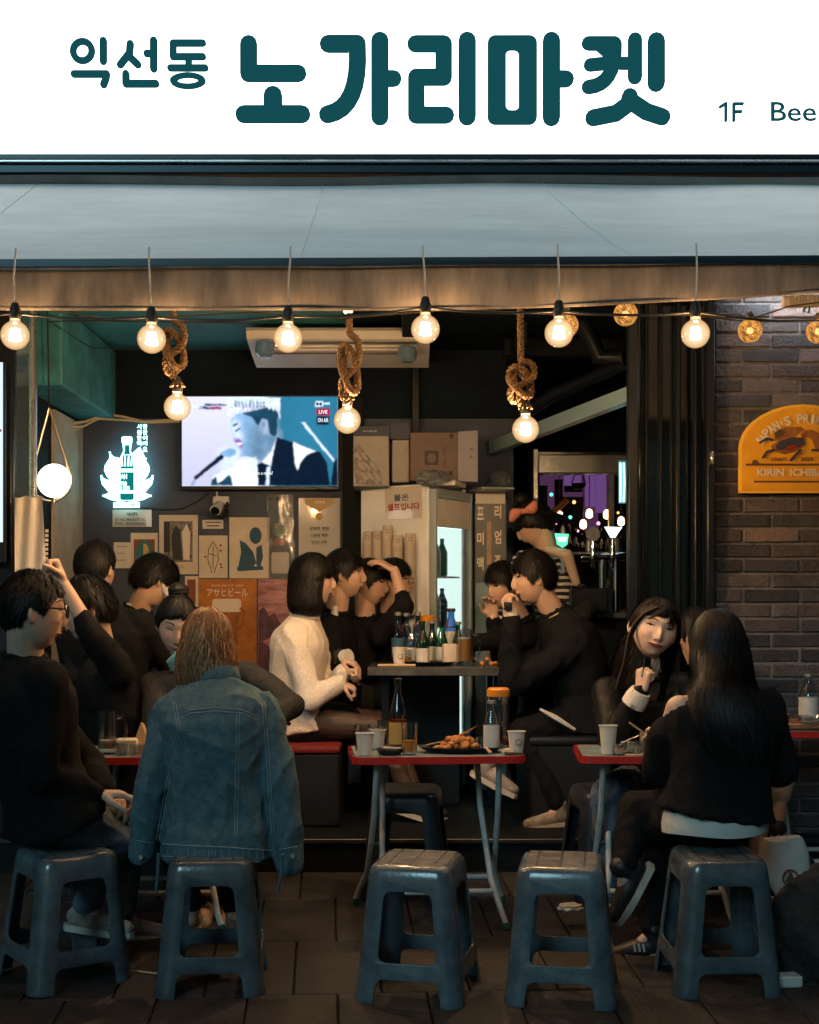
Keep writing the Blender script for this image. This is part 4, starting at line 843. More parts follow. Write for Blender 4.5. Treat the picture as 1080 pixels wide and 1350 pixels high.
for r_ in range(3):
    for q in range(3): x = 469.5 + 8 * q + 4 * r_; y = 598 + 13 * r_; flat('slot_print', stroke_poly([(x, y), (x + 5.5, y + 7)], 4.2, 4), D1 - 0.006, 0.003, 'carton_cream', t)
t = carton('tall_box', 'narrow cream carton wedged beside the grater carton', 517, 580, 540, 636, D1 + .05, 0.25, 0, 'carton_cream'); flat('navy_lid', rect(514, 558, 541, 579), D1 + 0.03, 0.2, 'carton_navy', t)
t = carton('cardboard_box', 'brown cardboard box with a black square emblem on top of the fridge', 541, 570, 604, 634, D1 - 0.02, 0.34, 0, 'carton_brown'); D2 = D1 - 0.024
flat('pale_side', [(604, 569), (630, 567.5), (630, 635), (604, 634.5)], D2 - 0.002, 0.33, 'carton_side', t); flat('emblem', rrect(560, 594, 578, 613, 2), D2, 0.003, 'ink', t); flat('emblem', ell(569, 604, 6, 6.5, 16), D2 - 0.003, 0.002, 'carton_brown', t)
text('lettering', 'Paper Max', P(586, 602, D2 - 0.003), Vector((0, 0, -1)), AX, 28 * D2 / F, 'ink', t); text('lettering', 'V   v', P(622, 597, D2 - 0.006), Vector((0, 0, -1)), AX, 14 * D2 / F, 'ink', t); flat('print_block', rect(593, 572, 598, 578), D2, 0.003, 'ink', t); flat('print_block', rect(592, 621, 597, 627), D2, 0.003, 'ink', t)
GLASS('bag_plastic', (0.75, 0.85, 0.9), tint=0.85, gloss=0.16, rough=0.2, haze=0.3, hazecol=(0.4, 0.45, 0.48))
def crumple(name, label, x, y, D, w, h, mat, seed):
    bm = bmesh.new(); bmesh.ops.create_icosphere(bm, subdivisions=3, radius=1.0)
    for v in bm.verts: v.co *= 1 + 0.35 * mnoise.noise(v.co * 2.2 + Vector((seed, 0, 0))) + .12 * mnoise.noise(v.co * 6); v.co = Vector((v.co.x * w / 2, v.co.y * w * 0.35, v.co.z * h / 2 + h / 2))
    bm.verts.index_update(); mb = MB(); mb.add([P(x, y, D) + v.co for v in bm.verts], [[v.index for v in f.verts] for f in bm.faces]); bm.free(); return tag(part(name, mb, mat), label, 'bag')
crumple('plastic_bag', 'crumpled translucent bag lying before the brown cardboard box', 570, 641, D1 - 0.1, 0.19, 0.09, 'bag_plastic', 2); crumple('plastic_bag', 'crumpled clear bag perched above the premium beer banner', 660, 648, 8.1, 0.13, 0.12, 'bag_plastic', 9)
mb = MB(); mb.bbox(P(590, 641, 7.75) + Vector((0, 0, 0.01)), (0.16, 0.2, 0.03), 0.004, R(-20)); tag(part('styrofoam_tray', mb, 'paper'), 'pale tray lying on the fridge front corner', 'tray')
mb = MB(); mb.bbox(P(648, 646, 7.95), (0.2, 0.25, 0.012), 0.003, R(15)); tag(part('flat_lid', mb, 'fridge_grey'), 'flat grey lid resting above the premium beer banner', 'lid')

# slanted inner rail, duct, post -----------------------------------------
M('rail_teal', (0.20, 0.30, 0.32), 0.35, metal=.3)
def beam(a, b, w, h):
    a, b = Vector(a), Vector(b); d = (b - a).normalized(); s = d.cross(Vector((0, 0, 1))).normalized(); u = s.cross(d); mb = MB(); mb.loft([[p + s * x + u * y for x, y in ((-w / 2, -h / 2), (w / 2, -h / 2), (w / 2, h / 2), (-w / 2, h / 2))] for p in (a, b)]); return mb
tag(part('slanted_rail', beam(P(650, 590, 8.1), P(832, 520, 6.75), 0.05, 0.075), 'rail_teal'), 'slanted teal metal rail crossing above the bar window', 'rail')
mb = MB(); mb.tube([P(690, 545, 8.0), P(730, 520, 7.8), P(800, 490, 7.6), P(840, 470, 7.4)], 0.04, 12); tag(part('ceiling_duct', mb, 'black_metal', smooth=True), 'black flexible duct under the dark ceiling above the slanted rail', 'duct')
mb = MB(); mb.tube([P(765, 420, 7.3), P(790, 470, 7.4), P(826, 470, 7.3)], 0.05, 10); tag(part('ceiling_duct', mb, 'black_metal', smooth=True), 'thick black bent pipe beside the folding doors', 'pipe')
mb = MB(); mb.bbox((P(548, 0, 8.3).x, 8.3, 2.2), (0.045, 0.04, 1.4), 0.004); tag(part('steel_post', mb, 'black_metal'), 'thin dark upright post behind the cartons', 'post')

# bar window with beer taps ---------------------------------------------------
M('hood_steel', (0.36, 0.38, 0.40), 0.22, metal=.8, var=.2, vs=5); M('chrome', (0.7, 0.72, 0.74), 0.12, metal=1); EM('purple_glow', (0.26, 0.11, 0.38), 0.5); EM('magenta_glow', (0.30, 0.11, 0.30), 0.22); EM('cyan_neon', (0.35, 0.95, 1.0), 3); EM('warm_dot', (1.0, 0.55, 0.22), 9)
bwn = thing('bar_hatch', 'steel framed bar hatch with hood beyond the folding doors', 'hatch', P(768, 800, 8.3))
mb = MB(); mb.bbox((P(768, 0, 8.3).x, 8.32, P(0, 612, 8.3).z), (118 * 8.3 / F, 0.12, 26 * 8.3 / F), 0.006); part('hood', mb, 'hood_steel', bwn)
mb = MB(); mb.bbox((P(768, 0, 8.3).x, 8.255, P(0, 599, 8.3).z), (120 * 8.3 / F, 0.03, 0.022), 0.004); part('hood_lip', mb, 'chrome', bwn)
mb = MB(); mb.bbox((P(706, 0, 8.3).x, 8.3, 1.45), (0.03, 0.05, 1.7), 0.004); part('side_post', mb, 'hood_steel', bwn); mb = MB(); mb.bbox((P(806, 0, 8.3).x, 8.3, 1.45), (0.034, 0.05, 1.5), 0.004); part('side_post', mb, 'hood_steel', bwn)
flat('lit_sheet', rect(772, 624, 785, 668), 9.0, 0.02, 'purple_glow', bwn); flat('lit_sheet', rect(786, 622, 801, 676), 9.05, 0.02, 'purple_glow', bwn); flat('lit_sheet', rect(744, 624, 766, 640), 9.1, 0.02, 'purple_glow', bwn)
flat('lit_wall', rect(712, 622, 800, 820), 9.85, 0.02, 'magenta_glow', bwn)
ck = thing('kitchen_rack', 'dark kitchen shelving seen through the bar hatch', 'shelf', P(750, 790, 9.5))
for (x0, y0, x1, y1) in ((700, 640, 722, 800), (732, 632, 742, 820), (736, 655, 770, 720), (790, 675, 830, 820), (742, 700, 790, 830), (745, 640, 768, 648)): flat('rack_board', rect(x0, y0, x1, y1), 9.5, 0.05, 'black_paint', ck)
t = thing('strip_neon', 'short cyan neon strip hanging at the edge of the bar hatch', 'neon sign', P(820, 664, 7.9))
for x in (818, 822.5): mb = MB(); mb.tube([P(x, 610, 7.9), P(x + .6, 636, 7.9), P(x, 662, 7.9)], 0.006, 6); part('tube', mb, 'cyan_neon', t, smooth=True)
flat('backing', rect(815.5, 607, 826, 664), 7.92, 0.01, 'cooler_teal', t)
EM('hanging_glow', (1.0, 0.62, 0.30), 5)
for x, y in ((738, 680), (777, 677), (800, 678), (769, 691), (819, 687)):
    t = thing('cage_bulb', 'tiny warm ribbed bulb hanging inside the bar hatch', 'light bulb', P(x, y, 8.9), 0, 'tiny bulbs in the bar hatch'); c = P(x, y, 8.9); mb = MB()
    mb.lathe(c, [(0.006, -0.032), (0.02, -0.024), (0.024, -0.008), (0.020, -0.006), (0.024, 0.004), (0.018, 0.010), (0.021, 0.018), (0.008, 0.030)], 12); part('bulb', mb, 'hanging_glow', t, smooth=True)
    mb = MB(); mb.cyl(c + Vector((0, 0, .03)), c + Vector((0, 0, 0.35)), 0.003, seg=5); part('cord', mb, 'cable_black', t)
t = thing('kitchen_pan', 'small dark pan hanging by a loop behind the bar hatch', 'pan', P(763, 642, 8.8)); c = P(763, 641, 8.8); mb = MB(); mb.lathe(c, [(0.03, -0.02), (0.045, 0), (0.047, 0.018)], 14); part('bowl', mb, 'black_metal', t, smooth=True); mb = MB(); mb.tube([c + Vector((-.045, 0, .018)), c + Vector((-.02, 0, .09)), c + Vector((.02, 0, .09)), c + Vector((.045, 0, .018))], 0.004, 6); part('loop', mb, 'black_metal', t)
DTp = 7.6
t = thing('beer_tap', 'chrome beer tap rail with round and triangular tap heads on the bar', 'beer tap', P(795, 800, DTp))
mb = MB(); mb.cyl(P(766, 735, DTp), P(826, 734, DTp), 0.024, seg=16); part('rail', mb, 'chrome', t, smooth=True)
for x in (794, 812): mb = MB(); mb.cyl(P(x, 735, DTp), P(x, 806, DTp), 0.020, seg=14); part('column', mb, 'chrome', t, smooth=True)
for x in (782, 808): mb = MB(); mb.lathe(P(x, 732, DTp - .02), [(0.016, 0), (0.012, 0.03), (0.014, 0.05), (0.009, 0.07), (0.011, 0.10)], 12); part('handle', mb, 'chrome', t, smooth=True); mb = MB(); mb.tube([P(x, 735, DTp - .02), P(x, 738, DTp - .07), P(x, 748, DTp - .09)], 0.010, 8); part('spout', mb, 'chrome', t, smooth=True)
flat('round_head', ell(782, 704, 9.5, 9.5, 22), DTp - .03, 0.02, 'hood_steel', t); EM('tap_white', (0.7, 0.95, 1.0), 2.2); flat('triangle_head', [(797.5, 694.5), (820.5, 695), (811, 709), (806, 709)], DTp - .03, 0.02, 'tap_white', t)
t = thing('tap_sign', 'green lit tap sign beside the chrome beer taps', 'sign', P(740, 722, DTp)); EM('tap_green', (0.12, 0.85, 0.45), 1.6); EM('tap_pale', (0.75, 1.0, 0.85), 1.8); flat('lit_shield', [(732, 703), (750, 704), (748, 718), (742, 722), (735, 717)], DTp, 0.03, 'tap_green', t); flat('glow_mark', [(734, 708), (748, 708), (746, 714), (737, 714)], DTp - 0.003, 0.003, 'tap_pale', t)
mb = MB(); mb.bbox(P(742, 738, DTp) + Vector((0, .03, 0)), (0.025, 0.03, 0.16), 0.005); part('stem', mb, 'chrome', t)
# bar counter, jars, black speaker
ct = thing('bar_counter', 'dark bar counter under the beer taps', 'counter', (P(775, 0, 7.7).x, 7.85, ZP)); mb = MB(); mb.bbox((P(770, 0, 7.7).x + .1, 7.85, P(0, 806, 7.7).z - 0.02), (0.62, 0.5, 0.04), 0.006); part('top', mb, 'hood_steel', ct); mb = MB(); mb.bbox((P(770, 0, 7.7).x + .1, 7.87, (P(0, 806, 7.7).z - 0.04 + ZP) / 2), (0.58, 0.44, P(0, 806, 7.7).z - 0.04 - ZP), 0.006); part('cabinet', mb, 'black_paint', ct)
zc_ = P(0, 806, 7.7).z
for k, (x, h_, r_) in enumerate(((764, .17, .05), (775, .12, .045), (803, .19, .03), (818, .16, .035))):
    c = Vector((P(x, 0, 7.72).x, 7.72, zc_)); mb = MB(); mb.lathe(c, [(r_ * .9, 0), (r_, 0.01), (r_, h_ * .8), (r_ * .7, h_ * .92), (r_ * .75, h_)], 16); tag(part('glass_jar', mb, 'clear_glass', smooth=True), ('wide clear glass jar on the bar counter next to the black box', 'low clear jar behind the black box on the bar', 'slim clear bottle under the chrome tap', 'clear tumbler at the end of the bar counter')[k], 'jar')
mb = MB(); mb.bbox(Vector((P(776, 0, 7.5).x, 7.5, P(0, 791, 7.5).z)), (0.2, 0.14, 0.13), 0.008); tag(part('black_box', mb, 'black_metal'), 'small black box standing at the bar counter edge', 'box')

# Kirin style beer plaque ---------------------------------------------------
DK = DW - 0.03
M('plaque_yellow', (0.72, 0.33, 0.015), 0.35, var=.12, vs=8); M('plaque_rim', (0.80, 0.46, 0.05), 0.3); M('plaque_ink', (0.10, 0.045, 0.02), 0.5); M('plaque_letter', (0.72, 0.60, 0.42), 0.4); M('plaque_brown', (0.26, 0.10, 0.025), 0.45, var=.3, vs=30); M('plaque_mane', (0.05, 0.035, 0.045), 0.5); M('plaque_red', (0.25, 0.02, 0.02), 0.5)
kx = 1059.0
def arch(x0, x1, ytop, ysh, ybot, n=18): 
    rx = (x1 - x0) / 2; cx = (x0 + x1) / 2; return [(x0, ybot), (x1, ybot)] + [(cx + rx * math.cos(R(a)), ysh - (ysh - ytop) * math.sin(R(a))) for a in [180 * k / n for k in range(n + 1)]]
kp = thing('beer_plaque', 'arched yellow beer plaque with a running beast emblem on the brick pier', 'sign', P(kx, 652, DK))
flat('board', arch(975, 1143, 533, 592, 650), DK, 0.03, 'plaque_rim', kp); flat('face', arch(978, 1140, 536.5, 593, 647), DK - 0.004, 0.004, 'plaque_yellow', kp)
S4 = 4.5
def kz(pts): return zp(pts, 940, 380, S4)
def kf(name, pts, mat, lay): return flat(name, kz(pts), DK - 0.004 - 0.002 * lay, 0.002, mat, kp)
for k, chx in enumerate("JAPAN'S PRIME BREW"):
    if chx == ' ': continue
    a = R(158 - 136 * (k + 0.5) / 18); cx_, cy_ = kx, 607; rx_, ry_ = 64, 55
    p = P(cx_ + rx_ * math.cos(a), cy_ - ry_ * math.sin(a), DK - 0.012); tx = Vector((math.sin(a) * rx_, 0, math.cos(a) * -ry_ * -1)); tx = Vector((math.sin(a) * rx_, 0, -math.cos(a) * ry_ * -1)); tx = Vector((math.sin(a), 0, -math.cos(a) * 0.9)); ty = Vector((-tx.z, 0, tx.x))
    text('lettering', chx, p, tx, ty, (3.0 if chx == "'" else 8.2) * DK / F * (0.5 if chx == 'I' else 1), 'plaque_letter', kp, height=(5 if chx == "'" else 12.5) * DK / F, bold=.03)
kf('emblem_body', [(365, 880), (385, 845), (430, 822), (520, 822), (545, 838), (500, 870), (470, 890), (400, 905), (360, 885)], 'plaque_brown', 1)
kf('emblem_body', [(345, 935), (390, 900), (470, 880), (540, 890), (550, 930), (500, 965), (430, 985), (370, 970), (350, 955)], 'plaque_brown', 2)
kf('emblem_mane', [(370, 940), (400, 905), (470, 884), (540, 886), (548, 925), (510, 940), (470, 935), (430, 955), (385, 960)], 'plaque_mane', 3); kf('emblem_red', [(425, 960), (450, 935), (490, 930), (500, 945), (460, 962)], 'plaque_red', 4)
kf('emblem_tail', [(520, 870), (545, 842), (590, 840), (640, 865), (680, 900), (700, 960), (640, 980), (610, 960), (590, 900), (560, 880), (530, 890)], 'plaque_brown', 1)
for k, pts in enumerate(([(355, 900), (320, 892), (280, 915)], [(360, 960), (320, 970), (298, 1005)], [(520, 960), (490, 990), (462, 1020)], [(590, 960), (640, 960), (690, 985)])): kf('emblem_leg', stroke_poly(pts, 15, 4), 'plaque_mane', 5)
kf('emblem_head', [(360, 862), (395, 840), (420, 842), (415, 868), (380, 885)], 'plaque_ink', 3)
kf('rule_line', rect(195, 1040, 950, 1053), 'plaque_ink', 1); kf('rule_line', rect(245, 1142, 900, 1153), 'plaque_ink', 1); kf('rule_mark', [(230, 1040), (238, 1020), (262, 1018), (275, 1040)], 'plaque_ink', 2)
def kt(s_, x, y, w, h, mat, b=.01): text('lettering', s_, P(940 + x / S4, 380 + y / S4, DK - 0.010), AX, AZ, w / S4 * DK / F, mat, kp, height=h / S4 * DK / F, bold=b, center=False)
kt('DRAFT', 345, 1015, 95, 22, 'plaque_ink', .02); kt('BEER', 525, 1014, 75, 22, 'plaque_ink', .02); kt('KIRIN', 262, 1092, 160, 44, 'plaque_letter', .03); kt('ICHIBAN', 458, 1092, 250, 44, 'plaque_letter', .03)
# electric heater lamp over the bricks
t = thing('wall_heater', 'beige ribbed electric heater lamp above the brick pier', 'heater', P(1060, 405, 6.2)); M('heater_beige', (0.55, 0.46, 0.38), 0.5, var=.2, vs=12)
mb = MB(); mb.cyl(P(1032, 398, 6.2), P(1130, 394, 6.2), 0.026, seg=14); part('body', mb, 'heater_beige', t, smooth=True)
for k in range(22): mb = MB(); mb.cyl(P(1038 + 4.1 * k, 397.8 - .17 * k, 6.2), P(1039.6 + 4.1 * k, 397.7 - .17 * k, 6.2), 0.033, seg=12); part('fin', mb, 'heater_beige', t, smooth=True)
mb = MB(); mb.tube([P(1062, 400, 6.2), P(1060, 410, 6.2), P(1066, 412, 6.2), P(1068, 404, 6.2)], 0.006, 6); part('hook', mb, 'black_metal', t)
EM('strip_light', (0.80, 0.93, 1.0), 75); t = thing('strip_light', 'white strip light washing the top of the brick pier', 'lamp', P(1020, 372, 6.3)); mb = MB(); mb.box(P(1050, 376, 6.40), (0.42, 0.02, 0.016)); part('lit_tube', mb, 'strip_light', t); mb = MB(); mb.bbox(P(1050, 369, 6.40), (0.46, 0.05, 0.03), 0.004); part('housing', mb, 'lamp_white', t)
# white cloth on the door post
M('cloth_white', (0.50, 0.47, 0.44), 0.8, var=.12, vs=6); mb = MB(); rows = []
for k in range(17):
    y = 655 + 112 * k / 16; rows.append([P(19.5 + (36 + 6 * k / 16) * q / 10, y + 1.5 * math.sin(q * 1.1), DW - 0.09 - 0.01 * math.sin(q * 1.3 + k * .2)) for q in range(11)])
mb.loft([r + [p + Vector((0, 0.004, 0)) for p in r[::-1]] for r in rows]); tag(part('hanging_cloth', mb, 'cloth_white', smooth=True, angle=60), 'long white paper sheet hanging on the folded glass door', 'paper sheet')
mb = MB(); 
for k in range(10): mb.box(P(62 - .1 * k, 700 + 6 * k, 6.6), (0.014, 0.006, 0.014))
o = part('bead_strand', mb, 'paper', None); tag(o, 'thin pale bead strand hanging beside the white paper sheet', 'strand', kind='stuff')

# glasses and bottles glinting on the shelf in the hatch
M('shelf_steel', (0.25, 0.25, 0.27), 0.3, metal=.8); mb = MB(); mb.bbox(P(770, 730, 9.2), (0.62, 0.14, 0.02), 0.003); part('rack_shelf', mb, 'shelf_steel', ck)
EM('pink_glow', (1.0, 0.35, 0.6), 2.2); EM('amber_glow', (1.0, 0.5, 0.15), 2.0); EM('teal_glow', (0.2, 0.9, 0.8), 1.6)
rg_ = random.Random(8)
for k in range(13):
    x = 716 + 8.6 * k; h_ = rg_.uniform(.10, .24); r_ = rg_.uniform(.018, .032); c = P(x, 728, 9.18); mb = MB(); mb.lathe(c, [(r_, 0), (r_, h_ * .6), (r_ * .45, h_ * .75), (r_ * .4, h_)], 12)
    tag(part('shelf_bottle', mb, ('brown_glass', 'green_glass', 'clear_glass', 'can_silver')[k % 4], smooth=True), 'small bottle on the steel shelf behind the beer taps', 'bottle', 'bottles behind the beer taps')
for k, (x, y, m_) in enumerate(((719, 668, 'amber_glow'), (727, 652, 'teal_glow'), (733, 690, 'pink_glow'), (757, 662, 'amber_glow'), (762, 700, 'pink_glow'), (789, 690, 'pink_glow'), (815, 676, 'amber_glow'), (752, 682, 'teal_glow'), (812, 712, 'amber_glow'))):
    mb = MB(); mb.lathe(P(x, y, 9.3), sphere_prof(.013 if k % 2 else .009, n=6), 10); tag(part('party_light', mb, m_, smooth=True, angle=80), 'tiny ' + {'amber_glow': 'amber', 'teal_glow': 'teal', 'pink_glow': 'pink'}[m_] + ' party light glowing deep inside the bar hatch', 'light', {'amber_glow': 'amber', 'teal_glow': 'teal', 'pink_glow': 'pink'}[m_] + ' party lights')
mb = MB(); mb.tube([P(716, 690, 8.9), P(748, 658, 8.9)], 0.022, 8); M('orange_lit_beam', (0.6, 0.25, 0.10), 0.3, metal=.7); tag(part('orange_lit_beam', mb, 'orange_lit_beam', smooth=True), 'slanted beam with orange light painted on it inside the bar hatch', 'pipe')  # orange light falling on the beam is put into its colour
# ------------------------------------------------------------------ plastic stools
M('stool_blue', (0.078, 0.098, 0.112), 0.24, var=0.42, vs=11, bump=0.08, bs=70, rnd=0.25, spec=0.8, coat=.25, detail=9)
M('stool_top', (0.13, 0.125, 0.125), 0.40, var=0.45, vs=14, bump=0.15, bs=60)
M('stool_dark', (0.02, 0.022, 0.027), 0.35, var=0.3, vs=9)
def bake(ob, keep_mods=True):
    dg = bpy.context.evaluated_depsgraph_get(); me = bpy.data.meshes.new_from_object(ob.evaluated_get(dg)); return me
def tmp(mb, name='tmp'):
    o = bpy.data.objects.new(name, mb.mesh(name)); COL.objects.link(o); return o
def rsq(h, r, z, k=6):
    return [Vector((x, y, z)) for x, y in rrect(-h, -h, h, h, r, k)]
def stool_mesh():
    H0, HT = 0.182, 0.45
    def hw(z): t = max(0, z / HT); return 0.182 + (0.137 - 0.182) * t ** 0.9
    lv = [0, .03, .08, .13, .2, .28, .36, .41, .432, .444, .4495]
    ins = {.432: .003, .444: .010, .4495: .022}
    a = MB(); a.loft([rsq(hw(z) - ins.get(z, 0), 0.048 - ins.get(z, 0) * .5, z) for z in lv]); A = tmp(a)
    b = MB(); b.loft([rsq(hw(z) - 0.006, 0.043, z) for z in [-.02, .1, .2, .3, .436]]); B = tmp(b)
    cut = []
    for ax in (0, 1):
        for pts in ([(-.098, .135), (.098, .135), (.078, .368), (-.078, .368)], [(-.118, -.05), (.118, -.05), (.104, .082), (-.104, .082)]):
            q = []
            n = len(pts); rr_ = 0.030
            for i in range(n):      # round the corners
                p, a_, b_ = Vector(pts[i]), Vector(pts[i - 1]), Vector(pts[(i + 1) % n]); u, v = (a_ - p).normalized() * rr_, (b_ - p).normalized() * rr_
                q += bez(tuple(p + u), tuple(p), tuple(p + v), 6)
            c = MB(); c.prism(q, (lambda x, z: Vector((x, -.4, z))) if ax == 0 else (lambda x, z: Vector((-.4, x, z))), (lambda x, z: Vector((x, .4, z))) if ax == 0 else (lambda x, z: Vector((.4, x, z)))); cut.append(tmp(c))
    for o in [B] + cut:
        m = A.modifiers.new('b', 'BOOLEAN'); m.operation = 'DIFFERENCE'; m.object = o; m.solver = 'EXACT'
    bv = A.modifiers.new('v', 'BEVEL'); bv.width = 0.0035; bv.segments = 2; bv.limit_method = 'ANGLE'; bv.angle_limit = R(42)
    me = bake(A)
    for o in [A, B] + cut: bpy.data.objects.remove(o)
    me.polygons.foreach_set('use_smooth', [True] * len(me.polygons)); me.set_sharp_from_angle(angle=R(50)); me.name = 'stool_frame'
    return me
st_me = stool_mesh(); st_me.materials.clear(); st_me.materials.append(MATS['stool_blue'])
g = MB(); N = 40
for i in range(N + 1):
    for j in range(N + 1):
        u, v = i / N * 2 - 1, j / N * 2 - 1; s_ = 0.116
        # square to rounded square
        x, y = u * s_ * (1 - 0.06 * v * v * abs(u) ** 3), v * s_ * (1 - 0.06 * u * u * abs(v) ** 3)
        gr = max(math.exp(-(((u * 1.5 + 1.5) % 1 - 0.5) / 0.05) ** 2) if abs(u) < .86 else 0, math.exp(-(((v * 1.5 + 1.5) % 1 - .5) / 0.05) ** 2) if abs(v) < .86 else 0)
        g.v.append((x, y, 0.4508 - 0.0025 * gr - 0.0015 * (max(abs(u), abs(v)) ** 8)))
for i in range(N):
    for j in range(N): a = i * (N + 1) + j; g.f.append((a, a + N + 1, a + N + 2, a + 1))
seat_me = g.mesh('seat', 'stool_top', True, 60)
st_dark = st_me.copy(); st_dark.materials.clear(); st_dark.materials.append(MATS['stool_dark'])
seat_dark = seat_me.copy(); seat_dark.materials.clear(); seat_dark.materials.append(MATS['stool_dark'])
def stool(x, yf, D, rz, label, dark=False, grp='blue plastic stools'):
    X = (x - CX) * D / F; t = thing('plastic_stool', label, 'stool', (X, D, gz(D)), R(rz), None)
    raw('frame', st_dark if dark else st_me, t); raw('seat', seat_dark if dark else seat_me, t); t.rotation_euler = (tilt * 0.9, 0, R(rz)); t.scale = (1.04, 1.04, 1.02); return t
# tubes hold X centre px at the stool's mid distance
stool(553, 0, 4.72, -14, 'empty blue grey plastic stool in front of the fried food table')
stool(741, 0, 4.70, -9, 'empty blue grey plastic stool between the fried food table and long haired person')
stool(281, 0, 4.80, 4, 'blue grey plastic stool under the person in the denim jacket')
stool(84, 0, 4.86, 38, 'blue grey plastic stool turned cornerwise under the person with glasses')
stool(944, 0, 4.80, 3, 'blue grey plastic stool under the long haired person with the white hem')
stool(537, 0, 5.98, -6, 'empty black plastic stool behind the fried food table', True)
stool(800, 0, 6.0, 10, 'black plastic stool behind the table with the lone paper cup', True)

# ------------------------------------------------------------------ red edged folding tables
M('table_red', (0.42, 0.018, 0.014), 0.38, var=.2, vs=12, bump=.05, bs=50); M('table_print', (0.30, 0.27, 0.25), 0.35, var=.5, vs=7, col2=(0.22, 0.34, 0.40)); M('leg_paint', (0.52, 0.54, 0.55), 0.35, var=.3, vs=10, col2=(0.60, 0.58, 0.54)); M('leg_cap', (0.02, 0.10, 0.07), 0.5); M('table_under', (0.10, 0.09, 0.085), 0.7)
def fold_table(X, D, rz, label, z_top=0.746, w=0.69, d=0.50, grp=None):
    t = thing('folding_table', label, 'table', (X, D, gz(D)), R(rz)); h = z_top - gz(D)
    def lp(name, mb, mat, **k): return part(name, mb, mat, t, local=True, **k)
    pts = rrect(-w / 2, -d / 2, w / 2, d / 2, 0.045, 6); pin = rrect(-w / 2 + .014, -d / 2 + .014, w / 2 - .014, d / 2 - .014, 0.034, 6)
    mb = MB(); ringshape(mb, pts, pin, lambda x, y: Vector((x, y, h)), lambda x, y: Vector((x, y, h - 0.028)))
    n = len(pts); mb.f += [(2 * n + (i + 1) % n, 2 * n + i, 3 * n + i, 3 * n + (i + 1) % n) for i in range(n)]; lp('red_edge', mb, 'table_red', smooth=True, angle=50)
    mb = MB(); mb.prism(pin, lambda x, y: Vector((x, y, h - 0.002)), lambda x, y: Vector((x, y, h - 0.024))); lp('printed_top', mb, 'table_print')
    zl = -0.03; hl = h - 0.026
    for sx in (-1, 1):
        xo = sx * (w / 2 - 0.10); xi = sx * (w / 2 - 0.145)
        for x, y0, y1 in ((xo, -0.17, 0.20), (xi, 0.17, -0.20)):
            sl_ = lambda y: 0.06 * y
            p = [Vector((x, y0, hl)), Vector((x + sx * .005, y0 * .55, hl * .66)), Vector((x + sx * .02, y1 * .55, hl * .26)), Vector((x + sx * 0.05, y1 * .95, 0.07 + sl_(y1))), Vector((x + sx * 0.07, y1, 0.012 + sl_(y1)))]
            mb = MB(); mb.tube(p, 0.0125, 10); lg = lp('leg', mb, 'leg_paint', smooth=True)
            mb = MB(); mb.tube([p[3] * .25 + p[4] * .75, p[4] - Vector((0, 0, 0.010))], 0.0155, 10); part('foot_cap', mb, 'leg_cap', lg, local=True, smooth=True)
        mb = MB(); mb.cyl((xo, 0.0, hl * .46), (xi, 0.0, hl * .46), 0.006, seg=8); lp('pivot', mb, 'leg_cap')
    for y1, x in ((0.15, w / 2 - 0.082), (-0.15, w / 2 - 0.127)):
        mb = MB(); mb.cyl((-x, y1, hl * .20), (x, y1, hl * .20), 0.011, seg=10); lp('cross_bar', mb, 'leg_paint', smooth=True)
    for y0 in (-0.17, 0.17): mb = MB(); mb.cyl((-w / 2 + .1, y0, hl), (w / 2 - .1, y0, hl), 0.010, seg=8); lp('top_bar', mb, 'leg_paint', smooth=True)
    return t
ZT1 = 0.746
fold_table(0.100, 5.60, 5, 'red edged folding table holding the fried food plate and a brown beer bottle')
fold_table(1.03, 5.60, -4, 'red edged folding table with a lone paper cup and steel bowls')
fold_table(-1.02, 5.58, 3, 'red edged folding table behind the denim jacket, mostly hidden')
fold_table(1.84, 6.08, 0, 'red edged folding table against the bricks with a wooden tray', z_top=0.80, w=0.60, d=0.42)

# ------------------------------------------------------------------ dark stone group table, benches
M('stone_dark', (0.045, 0.045, 0.048), 0.22, var=.6, vs=8, col2=(0.09, 0.088, 0.085)); M('cushion_red', (0.16, 0.012, 0.012), 0.55, var=.2, vs=10); M('bench_black', (0.006, 0.006, 0.008), 0.5)
ZG = 1.04
gt = thing('stone_table', 'dark stone topped table crowded with bottles inside the shopfront', 'table', (P(580, 0, 7.1).x, 7.1, ZP))
mb = MB(); mb.bbox((P(578, 0, 6.75).x + .02, 7.14, ZG - 0.022), (0.74, 0.78, 0.044), 0.004); part('top', mb, 'stone_dark', gt)
for sx in (-.28, .28):
    for y in (6.85, 7.42): mb = MB(); mb.bbox((.16 + sx, y, (ZP + ZG - .044) / 2), (0.04, 0.04, ZG - .044 - ZP), 0.004); part('leg', mb, 'black_metal', gt)
mb = MB(); mb.bbox((P(541, 0, 7.46).x, 7.46, (ZP + ZG) / 2 - .02), (0.54, 0.02, ZG - ZP - .05), .004); part('back_panel', mb, 'bench_black', gt)  # added panel hiding the lit fridge so the space under the table stays dark
bn = thing('bench', 'low black bench with red cushion under the cream jacket', 'bench', (P(400, 0, 7.0).x, 7.15, ZP))
mb = MB(); mb.bbox((P(398, 0, 7.0).x, 7.16, ZP + 0.18), (0.42, 0.95, 0.36), 0.01); part('base', mb, 'bench_black', bn); mb = MB(); mb.bbox((P(410, 0, 7.0).x, 7.16, ZP + 0.380), (0.33, 0.97, 0.036), 0.02, seg=2); part('cushion', mb, 'cushion_red', bn, smooth=True)
